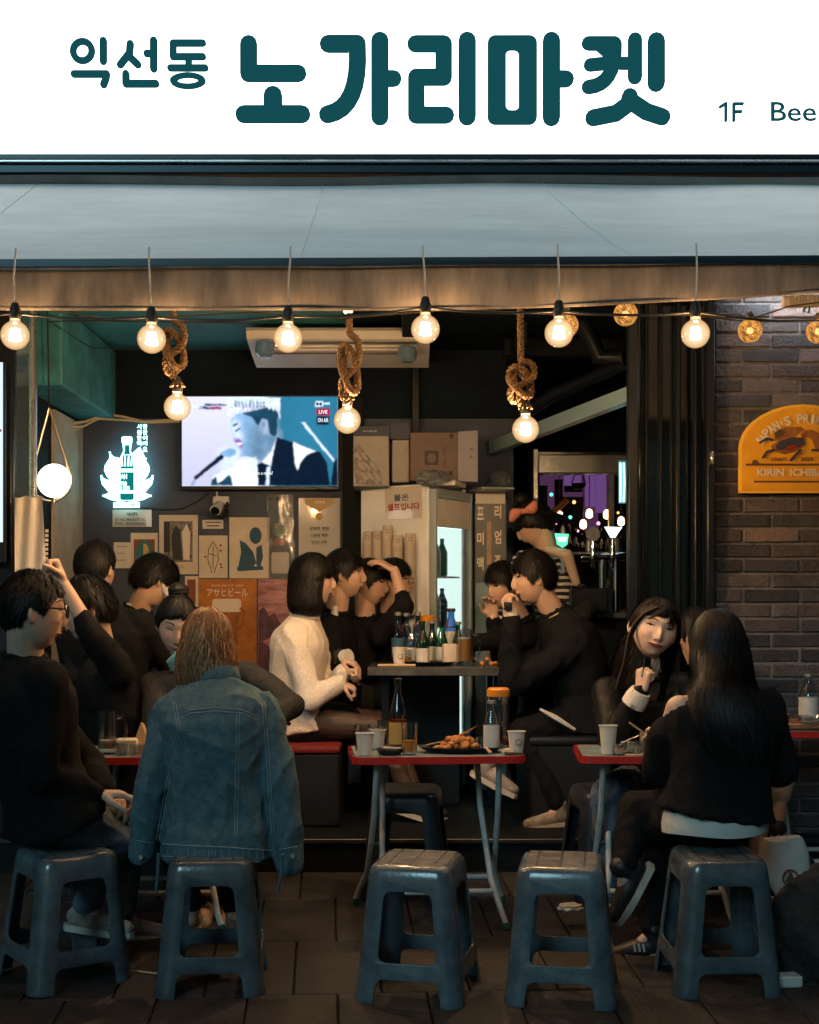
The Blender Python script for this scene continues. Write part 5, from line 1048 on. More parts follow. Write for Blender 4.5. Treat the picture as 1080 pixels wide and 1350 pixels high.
bn = thing('bench', 'low black bench under the person with the wristwatch', 'bench', (P(745, 0, 7.0).x, 7.15, ZP)); mb = MB(); mb.bbox((P(745, 0, 7.0).x, 7.18, ZP + 0.20), (0.40, 0.95, 0.40), 0.01); part('base', mb, 'bench_black', bn)
mb = MB(); mb.bbox((P(745, 0, 7.0).x, 7.18, ZP + 0.42), (0.42, 0.97, 0.04), 0.015, seg=2); part('cushion', mb, 'bench_black', bn, smooth=True)

# ------------------------------------------------------------------ table ware
M('cup_white', (0.62, 0.55, 0.47), 0.7, var=.06, vs=20); M('cup_ink', (0.10, 0.05, 0.03), 0.6); M('label_white', (0.55, 0.52, 0.48), 0.6, var=.1, vs=30); M('label_gold', (0.42, 0.24, 0.06), 0.5); M('cap_silver', (0.5, 0.48, 0.45), 0.3, metal=.8); M('lid_orange', (0.65, 0.22, 0.015), 0.35); M('plate_black', (0.012, 0.013, 0.016), 0.25); M('fried', (0.40, 0.15, 0.035), 0.7, var=.5, vs=30, bump=.6, bs=60); M('wood_stick', (0.50, 0.34, 0.19), 0.7); M('steel_bowl', (0.55, 0.53, 0.5), 0.2, metal=1); M('wood_tray', (0.24, 0.11, 0.045), 0.5, var=.3, vs=9, stretch=(1, 6, 1)); M('dip', (0.45, 0.17, 0.03), 0.3)
GLASS('beer', (0.95, 0.45, 0.08), tint=0.95, gloss=0.02, haze=0.8, hazecol=(0.95, 0.47, 0.08)); GLASS('water', (0.9, 0.95, 1.0), tint=0.93, gloss=0.05); M('foam', (0.75, 0.66, 0.52), 0.8); M('napkin', (0.55, 0.45, 0.36), 0.8, var=.1, vs=20)
def at(x, D, z): return Vector(((x - CX) * D / F, D, z))
def paper_cup(x, D, z, label, h=0.088, mark=True):
    c = at(x, D, z); t = thing('paper_cup', label, 'cup', c); r0, r1 = 0.026, 0.036
    mb = MB(); mb.lathe(c, [(r0, 0), (r0 + (r1 - r0) * .96, h * .97), (r1 + .003, h * .975), (r1 + .003, h), (r1 - .002, h), (r0, 0.006)], 22); part('cup_body', mb, 'cup_white', t, smooth=True, angle=50)
    if mark:
        mb = MB(); rr_ = 0.013; yo = -0.0335
        ringshape(mb, ell(0, 0, rr_, rr_, 18), ell(0, 0, rr_ * .82, rr_ * .82, 18), lambda u, v: c + Vector((u + .006, yo + u * u * 12, h * .52 + v)), lambda u, v: c + Vector((u + .006, yo + .012, h * .52 + v))); part('round_mark', mb, 'cup_ink', t)
    return t
def bottle(x, D, z, label, glass, hgt=0.215, r=0.031, neck=0.6, lab='label_white', cap='cap_silver', liq=None, lz=(0.12, 0.42), nr=0.0125):
    c = at(x, D, z); t = thing('bottle', label, 'bottle', c); s = hgt
    pr = [(r * .9, 0), (r, 0.008), (r, s * neck * .86), (r * .86, s * neck), (nr * 1.3, s * (neck + .18)), (nr, s * (neck + .24)), (nr, s * .955), (nr * 1.2, s * .96), (nr * 1.2, s)]
    mb = MB(); mb.lathe(c, pr, 20); part('glass', mb, glass, t, smooth=True, angle=60)
    if lab: mb = MB(); mb.lathe(c, [(r + .0012, s * lz[0]), (r + .0012, s * lz[1])], 20, cap=False); part('label_band', mb, lab, t, smooth=True)
    if cap: mb = MB(); mb.lathe(c + Vector((0, 0, s * .94)), [(nr * 1.35, 0), (nr * 1.35, s * .055), (nr * 1.1, s * .065)], 12); part('cap', mb, cap, t, smooth=True)
    if liq: mb = MB(); mb.lathe(c, [(r * .86, .008), (r * .93, .014), (r * .93, s * neck * liq)], 16); part('drink', mb, 'beer' if 'brown' in glass else 'water', t, smooth=True, angle=50)
    return t
def tumbler(x, D, z, label, h=0.11, r=0.034, fill=0.45, word=None):
    c = at(x, D, z); t = thing('drinking_glass', label, 'glass', c); mb = MB(); mb.lathe(c, [(r * .85, 0), (r * .87, .004), (r, h), (r - .002, h), (r * .85 - .002, .012)], 22); part('glass', mb, 'clear_glass', t, smooth=True, angle=50)
    if fill: mb = MB(); mb.lathe(c, [(r * .80, .013), (r * .86, h * fill)], 18); part('beer', mb, 'beer', t, smooth=True, angle=50)
    if word: text('lettering', word, c + Vector((0, -r * 1.01, h * .5)), AX, AZ, r * 1.3, 'label_white', t, height=.018, bold=.03)
    return t
def mug(x, D, z, label, h=0.17, r=0.045, fill=.72):
    c = at(x, D, z); t = thing('beer_mug', label, 'mug', c); mb = MB(); mb.lathe(c, [(r, 0), (r * 1.02, .01), (r * .97, .02), (r, h), (r - .005, h), (r * .9, .022)], 24); part('glass', mb, 'clear_glass', t, smooth=True, angle=50)
    if fill: mb = MB(); mb.lathe(c, [(r * .86, .024), (r * .88, h * fill)], 18); part('beer', mb, 'beer', t, smooth=True, angle=50); mb = MB(); mb.lathe(c + Vector((0, 0, h * fill + .001)), [(r * .87, 0), (r * .88, .010)], 18); part('foam', mb, 'foam', t, smooth=True, angle=50)
    hp = [c + Vector((r * .95, 0, h * .85)), c + Vector((r * 1.5, 0, h * .86)), c + Vector((r * 1.85, 0, h * .70)), c + Vector((r * 1.8, 0, h * .38)), c + Vector((r * 1.45, 0, h * .2)), c + Vector((r * .95, 0, h * .2))]; mb = MB(); mb.tube(hp, 0.0075, 8); part('handle', mb, 'clear_glass', t, smooth=True); return t
def jug(x, D, z, label, h=0.23, r=0.042):
    c = at(x, D, z); t = thing('water_jug', label, 'jug', c); mb = MB(); mb.lathe(c, [(r * .95, 0), (r, .01), (r, h * .42), (r * .94, h * .46), (r, h * .5), (r, h * .78), (r * .92, h * .88)], 22); part('body', mb, 'clear_glass', t, smooth=True, angle=50); mb = MB(); mb.lathe(c + Vector((0, 0, h * .87)), [(r * 1.08, 0), (r * 1.1, .006), (r * 1.08, .028), (r * .9, .036)], 22); part('lid', mb, 'lid_orange', t, smooth=True, angle=40); mb = MB(); mb.lathe(c, [(r * .92, .008), (r * .95, h * .40)], 16); part('water', mb, 'water', t, smooth=True); return t
def sticks(a, b, label, r=0.0032, mat='wood_stick'):
    t = thing('chopsticks', label, 'chopsticks', Vector(a)); 
    for k in (0, 1): mb = MB(); o_ = Vector((0.004, 0.009, 0)) * k; mb.tube([Vector(a) + o_, Vector(b) + o_ * 2.2], [r, r * .7], 6); part('stick', mb, mat, t, smooth=True)
    return t
def dish(x, D, z, label, rx, ry, h, mat, name='plate', cat='plate'):
    c = at(x, D, z); mb = MB(); rings = []
    for k, (s, zz) in enumerate(((.72, 0), (.8, .002), (1, h), (.97, h), (.74, .005))): rings.append([c + Vector((rx * s * math.cos(2 * math.pi * q / 28), ry * s * math.sin(2 * math.pi * q / 28), zz)) for q in range(28)])
    mb.loft(rings); return tag(part(name, mb, mat, smooth=True, angle=50), label, cat)
z = ZT1 + 0.001
# centre table
paper_cup(481, 5.42, z, 'white paper cup at the left front corner of the fried food table', mark=False)
tumbler(478, 5.62, z, 'empty lettered beer glass behind the corner paper cup', .105, .034, 0, 'TERRA')
tumbler(507, 5.70, z, 'empty clear glass behind the brown beer bottle', .115, .030, 0)
paper_cup(497, 5.66, z, 'small paper cup wedged beside the lettered beer glass', .08, False)
bottle(525, 5.58, z, 'brown beer bottle with gold label on the fried food table', 'brown_glass', .295, .036, .58, 'label_gold', None, .75, (.10, .40), .0135)
tumbler(540, 5.44, z, 'clear glass half full of beer before the brown bottle', .125, .034, .45)
dish(514, 5.45, z, 'small black oval dish with a napkin beside the beer glass', .056, .05, .022, 'plate_black', 'side_dish', 'dish')
dish(608, 5.55, z, 'long black plate heaped with fried food', .175, .10, .022, 'plate_black')
rf = random.Random(12)
for k in range(34):
    bm = bmesh.new(); bmesh.ops.create_icosphere(bm, subdivisions=2, radius=1.0); sd = rf.random() * 50; u = rf.gauss(0, .45); v = rf.gauss(0, .45); zz = max(0, .040 * (1 - (u * u + v * v)) )
    for q in bm.verts: q.co *= 1 + .35 * mnoise.noise(q.co * 1.8 + Vector((sd, 0, 0)))
    bmesh.ops.scale(bm, vec=(.021, .019, .013), verts=bm.verts); bmesh.ops.rotate(bm, cent=(0, 0, 0), matrix=Matrix.Rotation(rf.random() * 3, 3, 'Z') @ Matrix.Rotation(rf.uniform(-.6, .6), 3, 'X'), verts=bm.verts)
    bm.verts.index_update(); mb = MB(); c = at(606, 5.55, z + .018 + rf.uniform(0.2, 1) * zz) + Vector((max(-1, min(1, u)) * .095, max(-1, min(1, v)) * .055, 0)); mb.add([c + q.co for q in bm.verts], [[q.index for q in f.verts] for f in bm.faces]); bm.free()
    tag(part('fried_piece', mb, 'fried', smooth=True, angle=70), 'crisp golden fried piece in the heap on the black plate', 'fried food', 'fried pieces on the black plate')
sticks(at(561, 5.62, z + .018), at(582, 5.55, z + .04), 'wooden chopsticks resting left of the fried heap'); sticks(at(640, 5.47, z + .024), at(646, 5.37, z + .012), 'short wooden chopsticks on the right rim of the black plate')
mb = MB(); mb.tube([at(600, 5.6, z + .05), at(614, 5.55, z + .078)], .006, 8); t = thing('food_tongs', 'orange handled knife sticking out of the fried heap', 'knife', at(600, 5.6, z + .05)); part('grip', mb, 'lid_orange', t, smooth=True); mb = MB(); mb.tube([at(614, 5.55, z + .078), at(631, 5.5, z + .112)], [.005, .001], 6); part('blade', mb, 'steel_bowl', t, smooth=True)
bottle(648, 5.58, z, 'clear soju bottle with white label beside the orange lidded jug', 'clear_glass', .205, .032, .60, 'label_white', 'cap_silver', .3, (.05, .52))
jug(657, 5.74, z, 'clear water jug with orange lid on the fried food table', .245, .044)
paper_cup(681, 5.50, z, 'paper cup with round mark at the right end of the fried food table')
tumbler(634, 5.66, z, 'tiny shot glass near the clear soju bottle', .05, .022, 0)
mb = MB(); mb.bbox(at(676, 5.42, z + .006), (.07, .03, .010), .004, R(5)); tag(part('phone', mb, 'plate_black'), 'small black lighter case lying before the round marked cup', 'case')
c = at(670, 5.46, z); crumple('napkin', 'crumpled napkin beside the round marked paper cup', 670, 805 + (H - z) * F / 5.46, 5.46, .05, .022, 'napkin', 4)['category'] = 'napkin'
mb = MB(); mb.bbox(at(517, 5.44, z + .026), (.075, .014, .006), .002, R(-18)); tag(part('wooden_spoon', mb, 'napkin'), 'pale flat stick lying across the small oval dish', 'stick')
# group table
zg = ZG + 0.001
paper_cup(526.5, 6.86, zg, 'paper cup with round mark on the stone table edge', .095)
for x, D, h_, lab in ((525, 7.2, .27, 'tall blue glass bottle at the end of the bottle row'), (536, 7.28, .265, 'second tall blue glass bottle of the bottle row'), (551, 7.32, .27, 'blue glass bottle with round mark behind the green soju bottle')): bottle(x, D, zg, lab, 'blue_glass', h_, .034, .60, 'ink_blue', 'cap_silver', None, (.12, .5), .0135)
bottle(557.5, 7.02, zg, 'green soju bottle with pale label on the stone table', 'green_glass', .225, .033, .56, 'label_white', None, None, (.06, .38)); bottle(582.5, 7.12, zg, 'second green soju bottle beside the napkin pack', 'green_glass', .225, .033, .56, 'label_white', None, None, (.06, .4))
bottle(595, 7.36, zg, 'squat dark teal liquor bottle with pale label', 'blue_glass', .29, .050, .60, 'label_white', 'ink', None, (.3, .58), .017)
for x, D, g_, h_, lab in ((543, 7.12, 'clear_glass', .215, 'clear soju bottle between the blue bottles and the green one'), (570, 7.22, 'green_glass', .225, 'slim green bottle half hidden behind the soju bottles'), (604, 7.18, 'green_glass', .22, 'green bottle just behind the big beer mug')): bottle(x, D, zg, lab, g_, h_, .033, .56, 'label_white', 'cap_silver', None, (.06, .4))
jug(561, 7.4, zg, 'orange lidded water jug behind the soju bottles', .25, .048)
mug(612.5, 6.95, zg, 'big handled glass mug of amber beer on the stone table', .185, .043)
mb = MB(); mb.bbox(at(593, 6.98, zg + .055), (.075, .06, .11), .012, R(8), 2); tag(part('napkin_pack', mb, 'napkin', smooth=True), 'pale brown napkin pack next to the beer mug', 'napkin pack')
dish(566, 6.98, zg, 'black tray under the soju bottles on the stone table', .14, .12, .02, 'plate_black', 'tray', 'tray')
mb = MB(); mb.bbox(at(523, 6.82, zg + .006), (.19, .04, .012), .003, R(4)); tag(part('wood_board', mb, 'wood_stick'), 'pale wooden board along the stone table edge', 'board')
tumbler(602, 7.3, zg, 'small clear glass behind the beer mug', .10, .03, 0); tumbler(572, 7.28, zg, 'clear glass between the soju bottles', .12, .03, .3); tumbler(536, 7.0, zg, 'brown drink glass behind the round marked cup', .08, .03, .5)
for k, x in enumerate((636, 642, 648, 654)):
    bm = bmesh.new(); bmesh.ops.create_icosphere(bm, subdivisions=2, radius=.013); 
    for q in bm.verts: q.co *= 1 + .3 * mnoise.noise(q.co * 90 + Vector((k, 0, 0)))
    bm.verts.index_update(); mb = MB(); c = at(x, 6.95 + .03 * (k % 2), zg + .010 + (.02 if k == 1 else 0)); mb.add([c + q.co for q in bm.verts], [[q.index for q in f.verts] for f in bm.faces]); bm.free(); tag(part('snack_piece', mb, 'fried', smooth=True, angle=70), 'small snack piece beside the big beer mug', 'snack', 'snack pieces beside the beer mug')
# right table
paper_cup(802, 5.46, z, 'tall paper cup alone on the table before the leather jacket', .115, False)
for x, D, r_, h_, lab in ((817, 5.44, .026, .038, 'small steel bowl touching the tall paper cup'), (828, 5.52, .032, .042, 'larger steel bowl beside the tall paper cup')):
    c = at(x, D, z); mb = MB(); mb.lathe(c, [(r_ * .7, 0), (r_ * .9, .006), (r_, h_), (r_ * 1.08, h_ + .001), (r_ * .95, h_ - .001), (r_ * .8, .010)], 20); tag(part('steel_bowl', mb, 'steel_bowl', smooth=True, angle=50), lab, 'bowl')
tumbler(847, 5.42, z, 'small square shot glass near the steel bowls', .055, .026, 0)
c = at(856, 5.6, z); t = thing('dip_jar', 'glass jar of amber sauce with a stirring stick', 'jar', c); mb = MB(); mb.lathe(c, [(.04, 0), (.042, .01), (.042, .075), (.044, .08)], 20); part('jar', mb, 'clear_glass', t, smooth=True); mb = MB(); mb.lathe(c, [(.036, .006), (.038, .07)], 16); part('sauce', mb, 'dip', t, smooth=True); mb = MB(); mb.tube([c + Vector((.01, 0, .05)), c + Vector((-.085, -.02, .115))], .0035, 6); part('stick', mb, 'wood_stick', t)
mb = MB(); mb.tube([at(820, 5.5, z + .04), at(843, 5.5, z + .07)], .003, 6); tag(part('teaspoon', mb, 'steel_bowl', smooth=True), 'slim steel teaspoon leaning in the steel bowl', 'spoon')
sticks(at(825, 5.38, z + .004), at(862, 5.38, z + .004), 'wooden chopsticks lying before the steel bowls')
# wall table
z2 = .801; c = at(1062, 6.05, z2); mb = MB(); mb.bbox(c + Vector((0, 0, .016)), (.34, .24, .030), .008); tag(part('wooden_tray', mb, 'wood_tray', smooth=True), 'brown wooden tray on the table by the bricks', 'tray')
bottle(1066, 6.08, z2 + .032, 'clear bottle with cream label on the wooden tray', 'clear_glass', .205, .042, .60, 'label_white', 'cap_silver', None, (.05, .5), .015); dish(1068, 5.95, z2 + .032, 'small white glass bowl at the rim of the wooden tray', .06, .05, .03, 'clear_glass', 'glass_bowl', 'bowl'); dish(1030, 5.98, z2 + .032, 'small round brown dish on the wooden tray', .04, .04, .035, 'wood_tray', 'wood_dish', 'dish')
# left table
mug(142, 5.48, z, 'tall clear handled glass on the table behind the denim jacket', .17, .04, .25)
mb = MB(); mb.bbox(at(168, 5.48, z + .03), (.085, .07, .06), .006, R(10)); tag(part('napkin_box', mb, 'cup_white', smooth=True), 'white napkin box beside the tall handled glass', 'box')
c = at(186, 5.5, z); mb = MB(); mb.add([c + Vector(p) for p in ((-.04, -.02, 0), (.05, -.02, 0), (.05, .03, 0), (-.04, .03, 0), (.0, 0, .125), (.012, .004, .118))], [(0, 1, 4), (1, 5, 4), (1, 2, 5), (2, 3, 4, 5), (3, 0, 4), (0, 3, 2, 1)]); tag(part('paper_cone', mb, 'wood_stick'), 'tan folded paper cone standing on the table by the denim sleeve', 'paper cone')
tumbler(160, 5.4, z, 'small clear glass before the white napkin box', .05, .028, 0); tumbler(182, 5.38, z, 'low clear glass dish before the paper cone', .045, .034, 0)
# ground clutter on the right
M('tote_cloth', (0.50, 0.46, 0.42), 0.85, var=.15, vs=8, bump=.3, bs=20); M('coat_dark', (0.020, 0.019, 0.018), 0.95, var=.5, vs=25, bump=1.0, bs=45)
mb = MB(); mb.bbox(P(1036, 1292, 4.75), (.10, .07, .04), .006, R(6)); tag(part('paper_box', mb, 'tote_cloth'), 'small pale block lying on the paving by the dark coat', 'block')
mb = MB(); mb.tube([at(168, 4.9, gz(4.9) + .006), at(208, 4.86, gz(4.86) + .006)], .0035, 6); tag(part('dropped_stick', mb, 'wood_stick'), 'chopstick dropped on the paving between two stools', 'chopstick')
c = P(735, 1197, 5.5); crumple('napkin', 'crumpled pink napkin dropped on the ground behind a stool', 752, 1202, 5.45, .10, .035, 'napkin', 6)['category'] = 'napkin'
EM('poster_glow', (0.6, 0.5, 0.5), .05)

rl = random.Random(31)
for k in range(0):
    D_ = rl.uniform(4.35, 5.6); x_ = rl.uniform(120, 980); c = at(x_, D_, gz(D_) + .004); mb = MB(); a_ = rl.uniform(0, 3); w_ = rl.uniform(.012, .03)
    mb.add([c + Vector((math.cos(a_ + q) * w_ * rl.uniform(.5, 1), math.sin(a_ + q) * w_ * rl.uniform(.5, 1), rl.uniform(0, .008))) for q in (0, 1.3, 2.6, 3.9, 5.1)] + [c + Vector((0, 0, .012))], [(0, 1, 5), (1, 2, 5), (2, 3, 5), (3, 4, 5), (4, 0, 5)])
    tag(part('litter_scrap', mb, 'napkin'), 'tiny torn paper scrap lying on the paving', 'litter', 'paper scraps on the paving')
# ------------------------------------------------------------------ people
M('skin', (0.5, 0.33, 0.25), 0.5, attr='skin', sss=0.12, var=0.10, vs=25, spec=0.4)
def hair_mat(name, col, rough=0.5):
    M(name, col, rough, spec=0.22, attr='hair')
HCOL = dict(hair_black=(0.007, 0.0065, 0.0068), hair_dark=(0.013, 0.009, 0.0075), hair_ginger=(0.21, 0.105, 0.048))
hair_mat('hair_black', (0.010, 0.009, 0.009)); hair_mat('hair_dark', (0.018, 0.013, 0.011)); hair_mat('hair_ginger', (0.17, 0.072, 0.030), 0.55)
M('cloth_black', (0.006, 0.006, 0.0072), 0.85, var=.3, vs=30, bump=.3, bs=150, spec=.15)
M('cloth_sweater', (0.008, 0.0085, 0.010), 0.95, var=.4, vs=60, bump=.6, bs=220, spec=.12)
M('cloth_cream', (0.74, 0.65, 0.56), 0.95, var=.16, vs=90, bump=.55, bs=190, spec=.1)
M('leather_black', (0.008, 0.0078, 0.008), 0.42, var=.3, vs=20, bump=.5, bs=45, spec=.16)
M('cloth_grey', (0.011, 0.0105, 0.0105), 0.8, var=.3, vs=25, bump=.3, bs=120)
M('denim', (0.085, 0.150, 0.185), 0.9, var=.32, vs=38, bump=.8, bs=240, col2=(0.125, 0.205, 0.24), detail=10, spec=.15)
M('denim_seam', (0.24, 0.28, 0.29), 0.85, var=.3, vs=40)
M('jeans', (0.085, 0.105, 0.145), 0.9, var=.4, vs=9, bump=.5, bs=200, col2=(0.20, 0.235, 0.29), spec=.15)
M('jeans_light', (0.20, 0.22, 0.25), 0.85, var=.3, vs=8, bump=.4, bs=200)
M('stocking', (0.055, 0.030, 0.022), 0.6, var=.15, vs=12)
M('cloth_beige', (0.42, 0.32, 0.23), 0.85, var=.12, vs=14, bump=.3, bs=150)
M('shirt_white', (0.58, 0.54, 0.50), 0.8, var=.08, vs=15, bump=.25, bs=60)
M('shoe_white', (0.27, 0.225, 0.19), 0.7, var=.55, vs=16, bump=.5, bs=60); M('shoe_black', (0.015, 0.015, 0.016), 0.5, var=.2, vs=20); M('sole_pale', (0.52, 0.45, 0.38), 0.7, var=.2, vs=20); M('stripe_orange', (0.5, 0.12, 0.02), 0.6); M('glasses_black', (0.01, 0.01, 0.012), 0.25); M('watch_black', (0.01, 0.01, 0.012), 0.15); M('strap_pale', (0.45, 0.36, 0.30), 0.5); M('bow_pink', (0.55, 0.20, 0.14), 0.75, var=.15, vs=20, bump=.2, bs=40); M('metal_stud', (0.7, 0.68, 0.65), 0.25, metal=.9)
def stripe_mat():
    m = M('striped_cloth', (0.5, 0.5, 0.5), 0.85); n = m.node_tree.nodes; L = m.node_tree.links
    tc = n.new('ShaderNodeTexCoord'); w = n.new('ShaderNodeTexWave'); w.bands_direction = 'Z'; w.inputs['Scale'].default_value = 8.5; w.inputs['Distortion'].default_value = 1.2; w.inputs['Detail Scale'].default_value = 2
    L.new(tc.outputs['Object'], w.inputs['Vector']); rp = n.new('ShaderNodeValToRGB'); rp.color_ramp.interpolation = 'CONSTANT'; rp.color_ramp.elements[0].color = (0.012, 0.012, 0.016, 1); rp.color_ramp.elements[1].color = (0.5, 0.48, 0.46, 1); rp.color_ramp.elements[1].position = 0.62
    L.new(w.outputs[0], rp.inputs[0]); L.new(rp.outputs[0], n['Principled BSDF'].inputs['Base Color'])
stripe_mat()

def capsule(mb, p0, r0, p1, r1, seg=14):
    p0, p1 = Vector(p0), Vector(p1); d = p1 - p0; L_ = d.length; d = d / L_ if L_ > 1e-6 else Vector((0, 0, 1)); pts, rs = [], []
    for a in (-80, -50, -22): pts.append(p0 + d * r0 * math.sin(R(a))); rs.append(r0 * math.cos(R(a)))
    pts += [p0, p0.lerp(p1, .5), p1]; rs += [r0, (r0 + r1) / 2, r1]
    for a in (22, 50, 80): pts.append(p1 + d * r1 * math.sin(R(a))); rs.append(r1 * math.cos(R(a)))
    mb.tube(pts, rs, seg)
def ellipsoid(mb, c, ax, rad, seg=20, rings=12):
    """ax: three unit vectors"""
    c = Vector(c); rr_ = []
    for i in range(rings + 1):
        th = math.pi * (i + 0.02) / (rings + 0.04); rr_.append([c + ax[0] * rad[0] * math.sin(th) * math.cos(2 * math.pi * k / seg) + ax[1] * rad[1] * math.sin(th) * math.sin(2 * math.pi * k / seg) + ax[2] * rad[2] * math.cos(th) for k in range(seg)])
    mb.loft(rr_)
def remesh(mb, voxel, smooth=2, fac=0.5):
    me = bpy.data.meshes.new('t'); me.from_pydata(mb.v, [], mb.f); bm = bmesh.new(); bm.from_mesh(me); bmesh.ops.recalc_face_normals(bm, faces=bm.faces[:]); bm.to_mesh(me); bm.free()
    o = bpy.data.objects.new('t', me); COL.objects.link(o)
    r = o.modifiers.new('r', 'REMESH'); r.mode = 'VOXEL'; r.voxel_size = voxel; r.use_smooth_shade = True
    if smooth: s = o.modifiers.new('s', 'SMOOTH'); s.factor = fac; s.iterations = smooth
    out = bake(o); bpy.data.objects.remove(o); bpy.data.meshes.remove(me); return out
def coords(me):
    a = np.zeros(len(me.vertices) * 3); me.vertices.foreach_get('co', a); return a.reshape(-1, 3)
def normals(me):
    a = np.zeros(len(me.vertices) * 3); me.vertex_normals.foreach_get('vector', a); return a.reshape(-1, 3)
def wrinkle(me, amp, freq=9.0, seed=0.0, zs=0.55, bulk=0.0):
    co, no = coords(me), normals(me); out = co.copy()
    for i in range(len(co)):
        x, y, z_ = co[i]; w = mnoise.noise(Vector((x * 4 + seed, y * 4, z_ * 4))) * 0.9
        a = 1 - abs(mnoise.noise(Vector((x * freq + seed + w, y * freq + w, z_ * freq * zs + w)))) ; b = mnoise.noise(Vector((x * freq * 2.3, y * freq * 2.3 + seed, z_ * freq * 1.5)))
        out[i] = co[i] + no[i] * (amp * (a ** 4 - 0.45) + amp * 0.35 * b + bulk * mnoise.noise(Vector((x * 3, y * 3, z_ * 3 + seed))))
    me.vertices.foreach_set('co', out.ravel()); me.update()
def to_local(me, t):
    me.transform(Matrix.Translation(-orig(t)))
def mesh_part(name, me, mat, t):
    to_local(me, t); me.materials.clear(); me.materials.append(MATS[mat]); me.name = name; me.polygons.foreach_set('use_smooth', [True] * len(me.polygons)); return raw(name, me, t)

# ---- head --------------------------------------------------------------------
def gs(x, s): return math.exp(-(x / s) ** 2)
def head_pts(female=False, seg=72, rings=54):
    out = []
    for i in range(rings + 1):
        th = math.pi * (i + .01) / (rings + .02); ring = []
        for k in range(seg):
            ph = 2 * math.pi * k / seg; a = math.sin(th) * math.sin(ph); b = math.sin(th) * math.cos(ph); c = math.cos(th)
            # a left, b forward, c up on the unit sphere
            A, B, C = a * 0.075, b * 0.096, c * 0.117
            low = max(0, -c)
            A *= 1 - (0.30 if female else 0.24) * low ** 1.4
            if B < 0: B *= 1 - 0.42 * low ** 0.8
            else: B *= 0.90 + 0.05 * low
            if c < -.3: B += 0.012 * (low - .3)
            if B > 0:
                f = min(1, max(0, (b - 0.15) / 0.35)); n_ = 0
                n_ += 0.023 * gs(A, .0095) * (gs(C + .030, .016) if C < -.022 else gs(C + .022, .034)) + 0.004 * gs(abs(A) - .011, .006) * gs(C + .032, .009)
                n_ += 0.006 * gs(A, .045) * gs(C - .036, .012)                                       # brow
                n_ -= 0.0105 * gs(abs(A) - .031, .015) * gs(C - .012, .011)                           # sockets
                n_ += 0.0035 * gs(abs(A) - .031, .011) * gs(C - .010, .006)                           # lids
                n_ += 0.005 * gs(abs(A) - .040, .018) * gs(C + .030, .02)                             # cheeks
                n_ += 0.0095 * gs(A, .021) * gs(C + .061, .0065) - 0.005 * gs(A, .022) * gs(C + .0615, .002) + .003 * gs(A, .03) * gs(C + .058, .02)
                n_ -= 0.003 * gs(A, .018) * gs(C + .076, .006); n_ += 0.007 * gs(A, .020) * gs(C + .100, .012)
                B += n_ * f
            ring.append((A, B, C))
        out.append(ring)
    return out
HP = {False: head_pts(False), True: head_pts(True)}
M('eye_dark', (0.010, 0.007, 0.006), 0.25); M('brow', (0.022, 0.015, 0.012), 0.8); M('eye_white', (0.55, 0.50, 0.46), 0.3)
def face_B(A, C, female):
    c = max(-.99, min(.99, C / .117)); low = max(0, -c); ka = .075 * (1 - (0.30 if female else 0.24) * low ** 1.4); a = max(-.98, min(.98, A / ka)); b = math.sqrt(max(.02, 1 - a * a - c * c)); B = b * .096 * (0.90 + 0.05 * low)
    if c < -.3: B += 0.012 * (low - .3)
    f_ = min(1, max(0, (b - 0.15) / 0.35))
    n_ = 0.006 * gs(A, .045) * gs(C - .036, .012) - 0.0105 * gs(abs(A) - .031, .015) * gs(C - .012, .011) + 0.0035 * gs(abs(A) - .031, .011) * gs(C - .010, .006) + 0.005 * gs(abs(A) - .040, .018) * gs(C + .030, .02)
    n_ += 0.023 * gs(A, .0095) * (gs(C + .030, .016) if C < -.022 else gs(C + .022, .034)) + 0.004 * gs(abs(A) - .011, .006) * gs(C + .032, .009)
    n_ += 0.0095 * gs(A, .021) * gs(C + .061, .0065) - 0.005 * gs(A, .022) * gs(C + .0615, .002) + .003 * gs(A, .03) * gs(C + .058, .02) - 0.003 * gs(A, .018) * gs(C + .076, .006) + 0.007 * gs(A, .020) * gs(C + .100, .012)
    return B + n_ * f_
